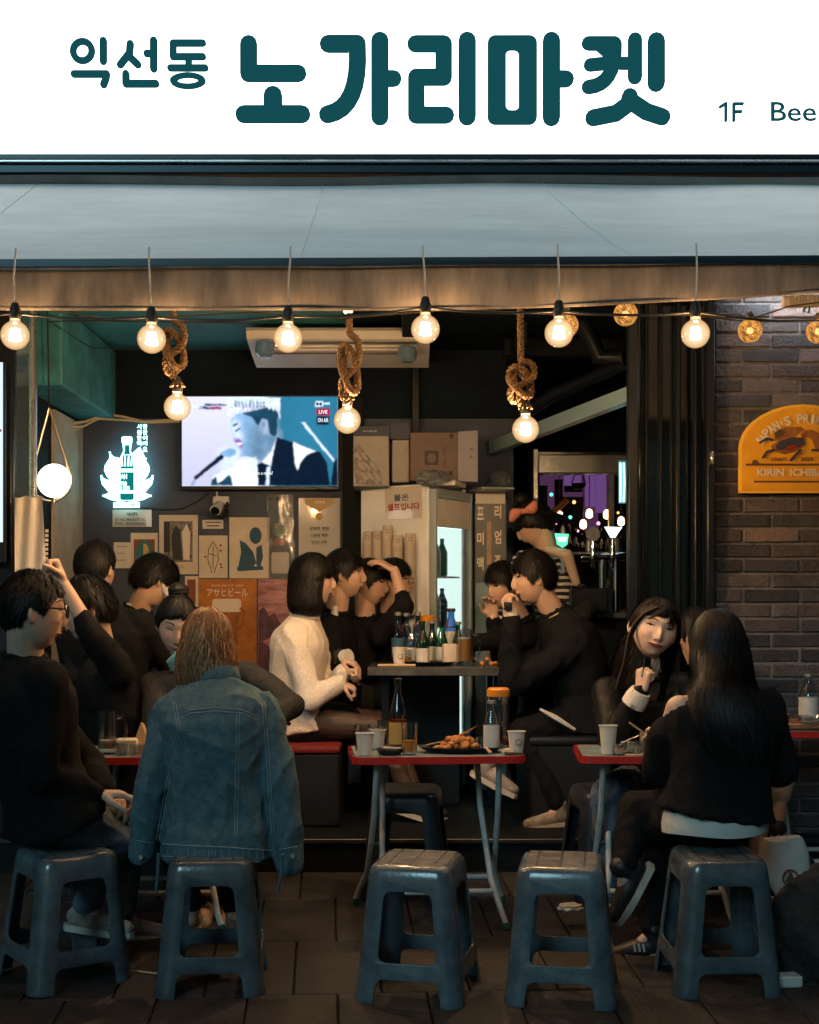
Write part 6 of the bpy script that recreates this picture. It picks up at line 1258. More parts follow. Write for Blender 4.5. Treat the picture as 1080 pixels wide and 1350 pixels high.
def face_parts(t, hc, l, f, u, K, fw, female, lips, eyes, smile, fh):
    def W_(A, C, off): return hc + (l * A * fw + f * (face_B(A, C, female) + off) + u * C * fh) * K
    def strip(name, up, lo, off, mat, n=12, mid=0.0012):
        mb = MB(); rows = []
        for i in range(n + 1):
            s_ = i / n; (ax, ac), (bx, bc) = up(s_), lo(s_); mx_, mc_ = (ax + bx) / 2, (ac + bc) / 2; rows.append([W_(ax, ac, off - .0005), W_(mx_, mc_, off + mid), W_(bx, bc, off - .0005), W_(mx_, mc_, off - .006)])
        mb.loft(rows); return part(name, mb, mat, t, smooth=True, angle=70)
    lm = 'lip_%03d' % int(lips[0] * 100 + lips[1] * 1000)
    if lm not in MATS: M(lm, lips, .38, var=.15, vs=40)
    op = .0052 * eyes
    for sx in (-1, 1):
        ex = lambda s_: sx * (.017 + .030 * s_); arc = lambda s_: math.sin(math.pi * s_) ** .7; tl = lambda s_: .0105 + .004 * s_ + smile * .0015
        if eyes > .5: strip('eye_white', lambda s_: (ex(s_), tl(s_) + op * .7 * arc(s_)), lambda s_: (ex(s_), tl(s_) - op * .75 * arc(s_)), .0008, 'eye_white')
        strip('iris', lambda s_: (sx * (.0268 + .010 * s_), tl(.5) + op * .72 * arc(s_)), lambda s_: (sx * (.0268 + .010 * s_), tl(.5) - op * .78 * arc(s_)), .0016, 'eye_dark', 8)
        strip('eyelash', lambda s_: (ex(s_), tl(s_) + (op * .85 + .0016) * arc(s_) + .0010), lambda s_: (ex(s_), tl(s_) + (op * .55 - .0012) * arc(s_) - .0006), .0022, 'eye_dark')
        strip('eyebrow', lambda s_: (sx * (.014 + .038 * s_), .0345 + .0085 * math.sin(math.pi * (.15 + .7 * s_)) - .004 * s_ * s_ + .0015), lambda s_: (sx * (.014 + .038 * s_), .0345 + .0085 * math.sin(math.pi * (.15 + .7 * s_)) - .004 * s_ * s_ - .0042 * (1 - .7 * s_)), .0010, 'brow')
        strip('nostril', lambda s_: (sx * (.005 + .008 * s_), -.0405 + .0016 * math.sin(math.pi * s_)), lambda s_: (sx * (.005 + .008 * s_), -.0425 - .0012 * math.sin(math.pi * s_)), .0006, 'brow', 6)
    mw = .022 + .005 * smile; cu = lambda s_: (2 * s_ - 1) ** 2 * (.0045 * smile)
    strip('upper_lip', lambda s_: (mw * (2 * s_ - 1), -.0612 + cu(s_) + .0062 * math.sin(math.pi * s_) ** .8 - .0016 * math.exp(-((s_ - .5) / .07) ** 2)), lambda s_: (mw * (2 * s_ - 1), -.0616 + cu(s_)), .0008, lm, 14, .002)
    strip('lower_lip', lambda s_: (mw * (2 * s_ - 1), -.0620 + cu(s_)), lambda s_: (mw * (2 * s_ - 1), -.0624 + cu(s_) - .0082 * math.sin(math.pi * s_) ** .9), .0010, lm, 14, .0028)
    strip('mouth_line', lambda s_: ((mw + .002) * (2 * s_ - 1), -.0608 + cu(s_) + .0008), lambda s_: ((mw + .002) * (2 * s_ - 1), -.0622 + cu(s_) - .0006), .0022, 'brow', 14, .0006)
def frame(yaw, pitch=0, roll=0):
    y, p, r = R(yaw), R(pitch), R(roll); f = Vector((math.sin(y), -math.cos(y), 0)); u = Vector((0, 0, 1)); l = u.cross(f)
    f2 = f * math.cos(p) - u * math.sin(p); u2 = u * math.cos(p) + f * math.sin(p)
    u3 = u2 * math.cos(r) + l * math.sin(r); l3 = l * math.cos(r) - u2 * math.sin(r); return l3, f2, u3
def hand_caps(mb, wrist, d, n, curl=(35, 45, 30), side=1, s=1.0, spread=4, thumb=(30, 35)):
    """d: wrist->knuckles, n: palm normal (fingers curl towards n); side=+1 thumb on +lat"""
    d = Vector(d).normalized(); n = Vector(n); n = (n - d * n.dot(d)).normalized(); lat = d.cross(n) * side; w = Vector(wrist)
    for k, (o_, ln) in enumerate(((.030, .074), (.010, .082), (-.010, .077), (-.029, .062))):
        base = w + d * (.082 - .004 * abs(k - 1)) * s + lat * o_ * s
        capsule(mb, w + lat * o_ * .62 * s + d * .012 * s, .0145 * s, base, .0115 * s, 10)
        p = base; ang = 0; dd = (d + lat * math.tan(R(spread)) * (o_ / .03)).normalized()
        for q, (fr_, rr_) in enumerate(((.44, .0098), (.32, .0090), (.24, .0082))):
            ang += curl[q] * (1 + .06 * k); v = dd * math.cos(R(ang)) + n * math.sin(R(ang)); p2 = p + v * ln * fr_ * s; capsule(mb, p, rr_ * s, p2, (rr_ - .0008) * s, 8); p = p2
    b = w + d * .022 * s + lat * .020 * s; t1 = b + (d * .55 + lat * .75 + n * math.sin(R(thumb[0]))).normalized() * .040 * s; t2 = t1 + (d * .85 + lat * .15 + n * math.sin(R(thumb[1]))).normalized() * .032 * s; t3 = t2 + (d * .9 - lat * .15 + n * math.sin(R(thumb[1]) * 1.3)).normalized() * .024 * s
    capsule(mb, b, .0145 * s, t1, .0115 * s, 10); capsule(mb, t1, .0110 * s, t2, .0098 * s, 8); capsule(mb, t2, .0098 * s, t3, .0082 * s, 8)

def person(label, head, yaw, neck, pelvis, byaw, pitch=0, roll=0, hs=1.08, female=False, sw=0.175, arms=(), legs=(), top='cloth_black', pants='cloth_black', hair=None, hairmat='hair_black', shoes='shoe_black', bulge=0.05,
           fat=1.0, vox=0.0062, gvox=0.011, sleeves=(1, 1), hem=0.04, wr=0.009, sides=(0, 0), skincol=(0.54, 0.35, 0.26), lips=(0.34, 0.11, 0.10), low=0.0, eyes=1.0, fw=1.0, smile=0.0, fh=1.0, ar=1.0, collar=None, nosleeve=False, gs_=1.0, hide_arms=False, off=None, topname='top', legr=1.0):
    hc, nb, pv = P(*head), P(*neck), P(*pelvis); t = thing('person', label, 'person', (pv.x, pv.y, min(pv.z - .12, pv.z))); K = hs
    l, f, u = frame(yaw, pitch, roll); bl_, bf, bu = frame(byaw)
    # ---------- skin body
    mb = MB(); hp = HP[female]; mb.loft([[hc + (l * a * fw + f * b + u * c * fh) * K for a, b, c in r] for r in hp])
    for sx in (-1, 1):
        e = hc + (l * sx * .073 * fw + f * -.010 + u * -.008) * K; ellipsoid(mb, e, ((f * .85 - l * sx * .5).normalized(), (l * sx + f * .45).normalized(), u), (.017 * K, .0075 * K, .030 * K), 12, 8)
    capsule(mb, hc + (u * -.055 - f * .022) * K, .052 * K, nb, .056 * K)
    ctrl = (nb + pv) / 2 - bf * bulge; spine = [Vector(q) for q in bez(tuple(pv), tuple(ctrl), tuple(nb), 10)]
    def ring(i, a, b, n=28, pw=2.4):
        c = spine[i]; tg = (spine[min(i + 1, 10)] - spine[max(i - 1, 0)]).normalized(); lx = (bl_ - tg * bl_.dot(tg)).normalized(); fx = tg.cross(lx) * -1
        if fx.dot(bf) < 0: fx = -fx
        o_ = []
        for k in range(n):
            q = 2 * math.pi * k / n; cx_, sx_ = math.cos(q), math.sin(q); o_.append(c + lx * a * math.copysign(abs(cx_) ** (2 / pw), cx_) + fx * b * math.copysign(abs(sx_) ** (2 / pw), sx_))
        return o_
    sp = fat
    prof = [(0, .165, .115), (1, .160, .115), (3, .145, .108), (5, .155, .115), (7, .175, .120), (8, .178, .112), (9, .150, .090), (10, .075, .062)]
    mb.loft([ring(i, a * .86 * sp * sw / .175, b * .86 * sp) for i, a, b in prof])
    sh = {}
    tgt = (spine[10] - spine[8]).normalized()
    for ai, arm in enumerate(arms):
        sgn = (1, -1)[ai]; S = arm.get('s'); S = P(*S) if S else spine[9] + bl_ * sgn * sw - tgt * .012; E, Wr = P(*arm['e']), P(*arm['w']); sh[ai] = (S, E, Wr)
        capsule(mb, S, .046 * sp, E, .037 * sp); capsule(mb, E, .038 * sp, Wr, .026 * min(1.05, sp)); capsule(mb, spine[9], .05, S, .045)
        d = Vector(arm['d']) if 'd' in arm else (Wr - E); hand_caps(mb, Wr, d, Vector(arm.get('n', (0, 0, -1))), arm.get('curl', (25, 35, 25)), arm.get('side', sgn), K * (.86 if female else .95), thumb=arm.get('thumb', (30, 35)))
    for li, lg in enumerate(legs):
        hp_ = pv + bl_ * (1, -1)[li] * .09; Kn, An = P(*lg['k']), P(*lg['a']); capsule(mb, hp_, .075 * legr, Kn, .050 * legr); capsule(mb, Kn, .050 * legr, An, .034 * legr); Fd = Vector(lg.get('f', tuple(bf))).normalized(); fu_ = (Vector((0, 0, 1)) - Fd * Fd.z).normalized(); capsule(mb, An, .032, An + Fd * .08 - fu_ * .045, .024)
    me = remesh(mb, vox, 1, .25)
    co = coords(me); base = np.array(skincol); colr = np.tile(np.append(base, 1.0), (len(co), 1))
    rel = (co - np.array(hc)) / K; A, B, C = rel @ np.array(l) / fw, rel @ np.array(f), rel @ np.array(u)
    face = (np.abs(A) < .085) & (B > .035) & (np.abs(C) < .13)
    def paint(w, c):
        w = np.clip(w * face, 0, 1)[:, None]; colr[:, :3] = colr[:, :3] * (1 - w) + np.array(c) * w
    def soft(d, e=.25): return np.clip((1 - d) / e, 0, 1)
    aa = np.abs(A)
    paint(soft(((aa - .040) / .022) ** 2 + ((C + .03) / .02) ** 2, .9) * .30, base * np.array((1.05, .72, .66)))
    ca = me.color_attributes.new('skin', 'FLOAT_COLOR', 'POINT'); ca.data.foreach_set('color', colr.ravel().astype(np.float32))
    body = mesh_part('body', me, 'skin', t)
    # ---------- garments
    mb = MB(); pr = [(0, .185, .150)] + [(i, a * 1.07, b * 1.12) for i, a, b in (prof[1:] if off is None else prof[1:6])]
    if hem: base_c = spine[0] - bu * hem; mb.loft([[p - bu * hem for p in ring(0, .185 * sp * gs_ * sw / .175, .150 * sp * gs_)]] + [ring(i, a * sp * gs_ * sw / .175, b * sp * gs_) for i, a, b in pr])
    else: mb.loft([ring(i, a * sp * gs_ * sw / .175, b * sp * gs_) for i, a, b in pr])
    if off is None:
        capsule(mb, nb + Vector((0, 0, 0)) - tgt * .03, .072 * sp, nb + tgt * (.012 if collar != 'high' else .03), .064)
    for ai, (S, E, Wr) in sh.items():
        if hide_arms: S2, E2_, W2 = [P(*q) for q in hide_arms[ai]]
        else: S2, E2_, W2 = S, E, E.lerp(Wr, .93 if sleeves[ai] == 1 else sleeves[ai])
        if off == ai: S2 = S2.lerp(E2_, .42)
        capsule(mb, S2, .068 * sp * gs_ * ar, E2_, .056 * sp * gs_); capsule(mb, E2_, .057 * sp * gs_, W2, .042 * sp * gs_)
        if not (off is not None and off == ai): capsule(mb, spine[9] - tgt * .01, .072, S2, .066 * sp * ar)
    if off is None and collar != 'none':
        cm = MB(); ndir = (hc - nb).normalized(); ndir = (ndir + tgt * .6).normalized(); s1 = ndir.cross(bf).normalized(); s2 = ndir.cross(s1); cc = nb + ndir * .012 - f * .004
        cm.tube([cc + (s1 * math.cos(2 * math.pi * k / 24) + s2 * math.sin(2 * math.pi * k / 24)) * .0635 * K + Vector((0, 0, .003 * math.sin(k * 1.7))) for k in range(25)], .0125, 8); part('collar_band', cm, top, t, smooth=True)
    gme = remesh(mb, gvox, 3); wrinkle(gme, wr, 8, seed=hc.x * 10 + 3); top_o = mesh_part(topname, gme, top, t)
    if legs:
        mb = MB(); shoe_l = []
        ellipsoid(mb, pv, (bl_, bf, bu), (.165 * sp, .125 * sp, .115), 20, 10)
        for li, lg in enumerate(legs):
            hp_ = pv + bl_ * (1, -1)[li] * .085; Kn, An = P(*lg['k']), P(*lg['a']); pl = lg.get('len', .94); capsule(mb, hp_, .098 * sp * legr, Kn, .070 * legr)
            if pl > .1: capsule(mb, Kn, .071 * legr, Kn.lerp(An, pl), (.052 if pl > .6 else .062) * legr)
            if lg.get('shoe', True):
                Fd = Vector(lg.get('f', tuple(bf))).normalized(); sm_ = MB(); up = Vector((0, 0, 1)); fu = (up - Fd * up.dot(Fd)).normalized()
                capsule(sm_, An - fu * .035 - Fd * .030, .036, An - fu * .045 + Fd * .07, .038); capsule(sm_, An - fu * .045 + Fd * .06, .040, An - fu * .055 + Fd * .165, .028); capsule(sm_, An + fu * .02, .042, An - fu * .03, .038); shoe_l.append((sm_, An, Fd, fu))
        pme = remesh(mb, gvox, 3); wrinkle(pme, .008, 9, seed=hc.z * 7, zs=1.0); mesh_part('trousers' if pants not in ('stocking', 'skirt') else 'stockings', pme, pants, t)
        for sm_, An, Fd, fu in shoe_l:
            sme = remesh(sm_, .008, 2); so = mesh_part('shoe', sme, shoes, t); sl_ = MB(); sd = Fd.cross(fu).normalized(); c0 = An - fu * .080
            o2 = [(-.072, 0), (-.055, .03), (0, .034), (.07, .040), (.13, .038), (.185, .018), (.195, 0), (.185, -.018), (.13, -.038), (.07, -.040), (0, -.034), (-.055, -.03)]
            sl_.prism(o2, lambda a, b: c0 + Fd * a + sd * b + fu * .014, lambda a, b: c0 + Fd * a + sd * b - fu * .010); part('sole', sl_, 'sole_pale', t, smooth=True)
    if hair: make_hair(t, hc, l, f, u, K, hair, hairmat)
    if eyes > 0: face_parts(t, hc, l, f, u, K, fw, female, lips, eyes, smile, fh)
    return dict(t=t, hc=hc, l=l, f=f, u=u, K=K, spine=spine, sh=sh, top=top_o, bl=bl_, bf=bf, ring=ring)

HR = random.Random(21)
def hairline(az, st):
    a = abs(az)
    if st.get('taper'): return float(np.interp(a, [0, .7, 1.05, 1.25, 1.5, 1.75, 2.0, math.pi], st.get('line8', [.062, .056, .030, -.012, .012, -.005, -.050, -.072])))
    return hairline0(az, st)
def hairline0(az, st):      # az 0 front .. pi back -> height (head units) below which there is no hair
    a = abs(az); fr_, si, ba = st.get('line', (.060, -.015, -.085)); k = a / (math.pi / 2)
    return fr_ + (si - fr_) * (k ** 2.2) if k <= 1 else si + (ba - si) * min(1, (k - 1) * 1.6)
def cap_pt(az, th, st, sc=1.0):
    rx, ry, rz = st.get('cap', (.084, .106, .122)); o = Vector((0, -.006, .006)); return o + Vector((rx * math.sin(th) * math.sin(az), ry * math.sin(th) * math.cos(az), rz * math.cos(th))) * sc
def make_hair(t, hc, l, f, u, K, st, mat):
    def W_(p): return hc + (l * p.x + f * p.y + u * p.z) * K
    sd_ = HR.uniform(0, 50); messy = st.get('messy', 1.0); V_, F_ = [], []
    def addgrid(rows, closed=True):
        o = len(V_); n_ = len(rows[0])
        for r in rows: V_.extend(tuple(p) for p in r)
        for i in range(len(rows) - 1):
            for j in range(n_): k = (j + 1) % n_; F_.append((o + i * n_ + j, o + i * n_ + k, o + (i + 1) * n_ + k, o + (i + 1) * n_ + j))
    def clump(az, th):
        c_, s_ = math.cos(az), math.sin(az); n1 = mnoise.noise(Vector((c_ * 2.6 + sd_, s_ * 2.6, th * 1.1))); n2 = mnoise.noise(Vector((c_ * 7.5, s_ * 7.5 + sd_, th * 1.6))); n3 = mnoise.noise(Vector((c_ * 17, s_ * 17 + sd_, th * 2.2)))
        return messy * (.030 * n1 + .030 * n2 + .020 * n3)
    tp = st.get('taper', 0.0)
    def rad(az, th):
        p = cap_pt(az, th, st); a_ = abs(az); hl = hairline(az, st) + .012 * mnoise.noise(Vector((math.cos(az) * 6, math.sin(az) * 6, sd_))) + .012 * mnoise.noise(Vector((math.cos(az) * 17, math.sin(az) * 17, sd_)))
        if p.z <= hl: return max(.78, (.90 if tp else .975) - (hl - p.z) * 9), False
        q = min(1, (p.z - hl) / .05); q = q * q * (3 - 2 * q); fr_ = min(1, max(0, (a_ - .5) / .5)); lo = .985 - tp * (.03 + .055 * fr_)
        return lo + (.985 - lo) * q + clump(az, th) * min(1, math.sin(th) * 3 + .25) * (.35 + .65 * q), True
    rows = []; NS, NR = 150, 50
    for i in range(NR + 1):
        th = math.pi * (i + .02) / (NR + .04); r = []
        for k in range(NS):
            az = 2 * math.pi * k / NS - math.pi; p = cap_pt(az, th, st); s_ = rad(az, th)[0]
            r.append(W_(p * s_))
        rows.append(r)
    addgrid(rows)
    tail = st.get('tail')         # list of (point, rx, ry, space)
    if tail:
        tw = [(W_(Vector(p)) if q == 'h' else Vector(p), a, b) for p, a, b, q in tail]; rings = []; m = len(tw); NT_ = (m - 1) * 7
        for j in range(NT_ + 1):
            s_ = j / 7; i = min(int(s_), m - 2); v = s_ - i; c = tw[i][0].lerp(tw[i + 1][0], v); a = tw[i][1] + (tw[i + 1][1] - tw[i][1]) * v; b = tw[i][2] + (tw[i + 1][2] - tw[i][2]) * v; rg = []
            for k in range(120):
                ph = 2 * math.pi * k / 120; g_ = .97 + 1.2 * clump(ph, s_ * .5); endz = Vector((0, 0, (.030 * mnoise.noise(Vector((math.cos(ph) * 5, math.sin(ph) * 5, sd_))) + .02 * mnoise.noise(Vector((math.cos(ph) * 14, math.sin(ph) * 14, sd_)))) * (j / NT_) ** 3)) if j else Vector()
                rg.append(c + l_h(l) * a * K * g_ * math.cos(ph) + f_h(f) * b * K * g_ * math.sin(ph) + endz)
            rings.append(rg)
        rings.append([tw[-1][0] + Vector((0, 0, .02))] * 120); addgrid(rings)
    if 'bun' in st:
        c, r_ = st['bun']; rows = []
        for i in range(25):
            th = math.pi * (i + .02) / 24.04; rows.append([W_(Vector(c) + Vector((math.sin(th) * math.cos(2 * math.pi * k / 60), math.sin(th) * math.sin(2 * math.pi * k / 60) * .9, math.cos(th) * .85)) * r_ * (1 + .10 * mnoise.noise(Vector((math.cos(th) * 7 + k * .12, math.sin(2 * math.pi * k / 60) * 3, sd_))))) for k in range(60)])
        addgrid(rows)
    me = bpy.data.meshes.new('hair'); me.from_pydata(V_, [], F_)
    # strands
    vs, fs, counts = [], [], []
    def ribbon(pts, w):
        o = len(vs); n = len(pts); counts.append(2 * n)
        for i, p in enumerate(pts):
            tg = (pts[min(i + 1, n - 1)] - pts[max(i - 1, 0)]); out = (p - hc); sd = tg.cross(out); sd = sd.normalized() if sd.length > 1e-9 else l; ww = w * (1 - .85 * (i / (n - 1)) ** 2); vs.append(p - sd * ww / 2); vs.append(p + sd * ww / 2)
        for i in range(n - 1): fs.append((o + 2 * i, o + 2 * i + 1, o + 2 * i + 3, o + 2 * i + 2))
    n = st.get('n', 1500); ln = st.get('len', .6); lift = st.get('lift', .012); down = Vector((0, 0, -1)); part_ = st.get('part', 0)
    for q in range(n):
        az = HR.uniform(-math.pi, math.pi); th0 = math.acos(HR.uniform(-.25, 1)); p0 = cap_pt(az, th0, st)
        if p0.z < hairline(az, st) - .004: continue
        pts = []; L_ = ln * HR.uniform(.6, 1.1); sc0 = HR.uniform(.985, 1.03); lf = HR.uniform(-.1, 1); ov = HR.uniform(.0, 1.5); curl = HR.uniform(-.35, .35) + st.get('sweep', 0)
        for k in range(7):
            s_ = k / 6; th = th0 + L_ * s_; p = cap_pt(az + curl * s_, min(th, 2.2), st, sc0 - .985 + max(.88, rad(az + curl * s_, min(th, 2.2))[0]) + lift * 8 * s_ * s_ * lf); hl = hairline(az + curl * s_, st) - st.get('over', .015) * ov
            if p.z < hl and k > 1: break
            pts.append(W_(p))
        if len(pts) > 2: ribbon(pts, st.get('w', .0045) * K)
    if tail:
        m = len(tw)
        for q in range(st.get('nt', 1500)):
            ph = HR.uniform(0, 2 * math.pi); s0 = HR.uniform(0, .5) * (m - 1); s1 = min(m - 1, s0 + HR.uniform(.35, .8) * (m - 1)) if HR.random() < .5 else (m - 1) + 0; o_ = HR.uniform(1.0, 1.06); pts = []; jit = HR.uniform(-.10, .10); extra = HR.uniform(-.2, 1) * st.get('tip', .025)
            for k in range(8):
                s_ = s0 + (s1 - s0) * k / 7; i = min(int(s_), m - 2); v = s_ - i; c = tw[i][0].lerp(tw[i + 1][0], v); a = tw[i][1] + (tw[i + 1][1] - tw[i][1]) * v; b = tw[i][2] + (tw[i + 1][2] - tw[i][2]) * v; pp = ph + jit * k / 7
                pts.append(c + l_h(l) * a * K * o_ * math.cos(pp) + f_h(f) * b * K * o_ * math.sin(pp) + Vector((0, 0, -extra * (k / 7) ** 3 if s1 == m - 1 else 0)) + Vector((.004 * math.sin(k + q), .003 * math.cos(k * 1.3 + q), 0)))
            ribbon(pts, st.get('w', .0045) * K)
    if 'locks' in st:           # explicit locks: list of (head-local polyline, count, spread)
        for poly, cnt, spr in st['locks']:
            for q in range(cnt):
                o_ = Vector((HR.uniform(-spr, spr), HR.uniform(-spr, spr) * .6, HR.uniform(-.004, .004))); m_ = HR.uniform(.85, 1.05); pl = [Vector(p) + o_ * (.4 + .6 * i / (len(poly) - 1)) for i, p in enumerate(poly)]; ribbon([W_(p) for p in pl], .005 * K)
    hm = bpy.data.meshes.new('strands'); hm.from_pydata([tuple(v) for v in vs], [], fs)
    bm = bmesh.new(); bm.from_mesh(me); bm.from_mesh(hm); bm.to_mesh(me); bm.free(); bpy.data.meshes.remove(hm)
    hcol = np.array(HCOL[mat]); nv = len(V_); rnd_ = np.random.default_rng(int(K * 1e4) + nv + int(abs(hc.x) * 1e4)); sc_ = np.empty(len(me.vertices)); sc_[:nv] = .9; o_ = nv
    for nn in counts: sc_[o_:o_ + nn] = rnd_.choice([.55, .8, 1.1, 1.6, 2.6], p=[.2, .25, .3, .17, .08]) * rnd_.uniform(.8, 1.2); o_ += nn
    ca = me.color_attributes.new('hair', 'FLOAT_COLOR', 'POINT'); ca.data.foreach_set('color', np.concatenate([hcol[None, :] * sc_[:, None], np.ones((len(sc_), 1))], 1).ravel().astype(np.float32))
    return mesh_part('hair', me, mat, t)
def l_h(l): v = Vector((l.x, l.y, 0)); return v.normalized()
def f_h(f): v = Vector((f.x, f.y, 0)); return v.normalized() if v.length > .2 else Vector((0, 1, 0))
SHORT = dict(taper=1.0, n=2600, len=.5, lift=.020, w=.0048, over=.012, messy=1.5)
FRINGE = dict(taper=.9, line8=[.046, .044, .022, -.016, .006, -.012, -.055, -.076], n=2800, len=.65, lift=.020, w=.005, line=(.046, -.012, -.085), over=.022, messy=1.7)
# ------------------------------------------------------------------ the cast
GZ = Vector((0, 0, -1))
# 1 person with glasses on the left stool
p = person('person in black sweater and glasses sitting on the cornerwise stool', (44, 806, 4.80), 112, (34, 868, 4.84), (70, 1072, 4.90), 125, hs=1.15, sw=.20, fat=1.12, pitch=6, vox=.005,
    arms=(dict(e=(118, 1010, 5.2), w=(140, 1045, 5.02), d=(.5, -.3, -.2)), dict(e=(52, 1020, 4.68), w=(128, 1048, 4.84), d=(1, .3, 0))),
    legs=(dict(k=(172, 1072, 5.22), a=(160, 1208, 5.3), f=(1, .3, -.1)), dict(k=(152, 1102, 4.98), a=(112, 1196, 5.0), f=(1, -.1, -.12))), pants='jeans', shoes='shoe_white', hair=dict(SHORT, line=(.062, .0, -.07), lift=.012), top='cloth_sweater', topname='sweater', low=1)
def HL(p, a, b, c): return p['hc'] + (p['l'] * a + p['f'] * b + p['u'] * c) * p['K']
gl = []
for sx in (-1, 1):
    mb = MB(); mb.tube([HL(p, sx * .033 + .024 * math.cos(q * math.pi / 8), .100 - .10 * abs(.024 * math.cos(q * math.pi / 8) + sx * 0), .008 + .019 * math.sin(q * math.pi / 8)) for q in range(17)], .0032, 6); part('glasses_rim', mb, 'glasses_black', p['t'], smooth=True)
    mb = MB(); mb.tube([HL(p, sx * .060, .092, .016), HL(p, sx * .083, .03, .014), HL(p, sx * .083, -.012, .008)], .0030, 6); part('glasses_arm', mb, 'glasses_black', p['t'], smooth=True)
mb = MB(); mb.tube([HL(p, -.012, .102, .012), HL(p, 0, .108, .015), HL(p, .012, .102, .012)], .003, 6); part('glasses_bridge', mb, 'glasses_black', p['t'])
# 2 raised arm
person('person in black with one bare forearm raised in a fist before the white paper sheet', (114, 803, 5.92), -72, (134, 862, 5.96), (150, 1030, 6.05), -95, hs=1.16, pitch=12, fat=1.05,
    arms=(dict(s=(158, 886, 5.80), e=(122, 838, 5.66), w=(82, 768, 5.64), d=(-.5, 0, 1), n=(-.6, -.5, .2), curl=(75, 85, 60), thumb=(70, 60)), dict(e=(120, 965, 6.15), w=(75, 980, 6.0))),
    legs=(dict(k=(85, 1025, 5.95), a=(90, 1165, 5.95)), dict(k=(85, 1025, 6.15), a=(90, 1155, 6.15))), sleeves=(.32, 1), hair=dict(FRINGE, line=(.045, -.03, -.08)), topname='jacket')
# 3 back of head
person('person in black jacket with short cropped hair, back turned, below the beige wall strip', (127, 750, 6.5), 163, (136, 800, 6.55), (158, 985, 6.62), 165, eyes=0, hs=1.10, fat=1.08, sw=.195,
    arms=(dict(e=(100, 890, 6.5), w=(130, 900, 6.8)), dict(e=(232, 890, 6.6), w=(200, 900, 6.9))), legs=(dict(k=(150, 980, 7.05), a=(150, 1060, 7.1)), dict(k=(195, 980, 7.05), a=(195, 1060, 7.1))), hair=dict(SHORT, len=.35, lift=.008, line=(.06, -.005, -.075)), topname='jacket')
# 4 leaning, white collar
p = person('person in black with white collar and face mask leaning down behind the table', (204, 766, 6.95), 128, (182, 806, 6.98), (178, 985, 7.05), 120, hs=1.10, pitch=26, collar='high',
    arms=(dict(e=(225, 900, 7.2), w=(260, 900, 7.2)), dict(e=(205, 900, 6.85), w=(250, 905, 6.9))), legs=(dict(k=(260, 985, 7.1), a=(260, 1050, 7.1)), dict(k=(260, 985, 6.9), a=(260, 1050, 6.9))), hair=dict(FRINGE, line=(.035, -.02, -.07), cap=(.088, .118, .122)), topname='jacket')
mb = MB(); mb.tube([HL(p, -.074, -.015, .0), HL(p, -.066, .045, -.035), HL(p, -.040, .088, -.045), HL(p, 0, .106, -.05), HL(p, .04, .088, -.05)], [.004, .022, .034, .038, .03], 10); part('face_mask', mb, 'shirt_white', p['t'], smooth=True)
mb = MB(); mb.lathe(p['spine'][10] + Vector((0, 0, .03)), [(.066, -.012), (.070, 0), (.064, .014)], 20); part('collar', mb, 'shirt_white', p['t'], smooth=True)
# 5 bun, facing us looking down
p = person('person with a hair bun looking down, dark jacket, across the table from the denim jacket', (233, 824, 5.98), 12, (256, 884, 6.02), (265, 1045, 6.10), 10, hs=1.09, pitch=24, roll=4, female=True, eyes=.25,
    arms=(dict(s=(325, 890, 5.98), e=(386, 930, 5.86), w=(322, 975, 5.66), d=(-1, -.3, 0)), dict(e=(205, 965, 5.88), w=(240, 985, 5.66), d=(.4, -1, 0))), legs=(dict(k=(310, 1035, 5.65), a=(300, 1195, 5.6), f=(.1, -1, -.2)), dict(k=(240, 1035, 5.65), a=(270, 1195, 5.55), f=(-.1, -1, -.2))), top='cloth_grey', shoes='shoe_white', hair=dict(SHORT, taper=.3, messy=.7, line8=[.070, .062, .035, -.01, .0, -.03, -.07, -.085], len=.8, lift=.002, bun=((.0, -.075, .115), .042)), topname='jacket', lips=(.38, .12, .10))
M('collar_teal_lit', (0.10, 0.26, 0.28), .5, var=.3, vs=20); mb = MB(); mb.tube([P(228, 884, 5.84), P(226, 874, 5.83), P(234, 866, 5.83), P(246, 870, 5.84)], [.010, .024, .028, .014], 10); part('collar', mb, 'collar_teal_lit', p['t'], smooth=True)  # teal light on the dark jacket's collar painted as its colour
# 6 denim jacket
p = person('ginger bobbed person in a blue denim jacket, back turned, on the straight stool', (274, 848, 4.90), 176, (284, 898, 4.86), (290, 1082, 4.86), 178, eyes=0, collar='none', hs=1.02, female=True, sw=.168, fat=1.04, gs_=1.10, ar=.86, hem=.115, bulge=.05, wr=.014, gvox=.0075,
    arms=(dict(s=(246, 965, 4.90), e=(232, 1010, 5.1), w=(240, 995, 5.4)), dict(s=(324, 965, 4.90), e=(338, 1010, 5.1), w=(330, 995, 5.4))), legs=(dict(k=(225, 1080, 5.32), a=(250, 1200, 5.3), f=(0, 1, -.1)), dict(k=(330, 1080, 5.32), a=(310, 1200, 5.3), f=(0, 1, -.1))),
    hide_arms=(((226, 938, 4.84), (199, 1035, 4.80), (187, 1122, 4.82)), ((346, 936, 4.84), (371, 1035, 4.80), (381, 1138, 4.80))), top='denim', shoes='shoe_white', hairmat='hair_ginger',
    hair=dict(n=1800, len=.9, lift=.004, w=.0045, line=(.05, -.03, -.09), cap=(.090, .108, .122), nt=2600, tip=.03, tail=[((0, -.012, .02), .088, .098, 'h'), ((0, -.016, -.03), .098, .100, 'h'), ((0, -.016, -.075), .104, .096, 'h'), ((0, -.014, -.115), .104, .090, 'h'), ((0, -.012, -.138), .098, .084, 'h')]), topname='denim_jacket')
dn = p
bvh = None
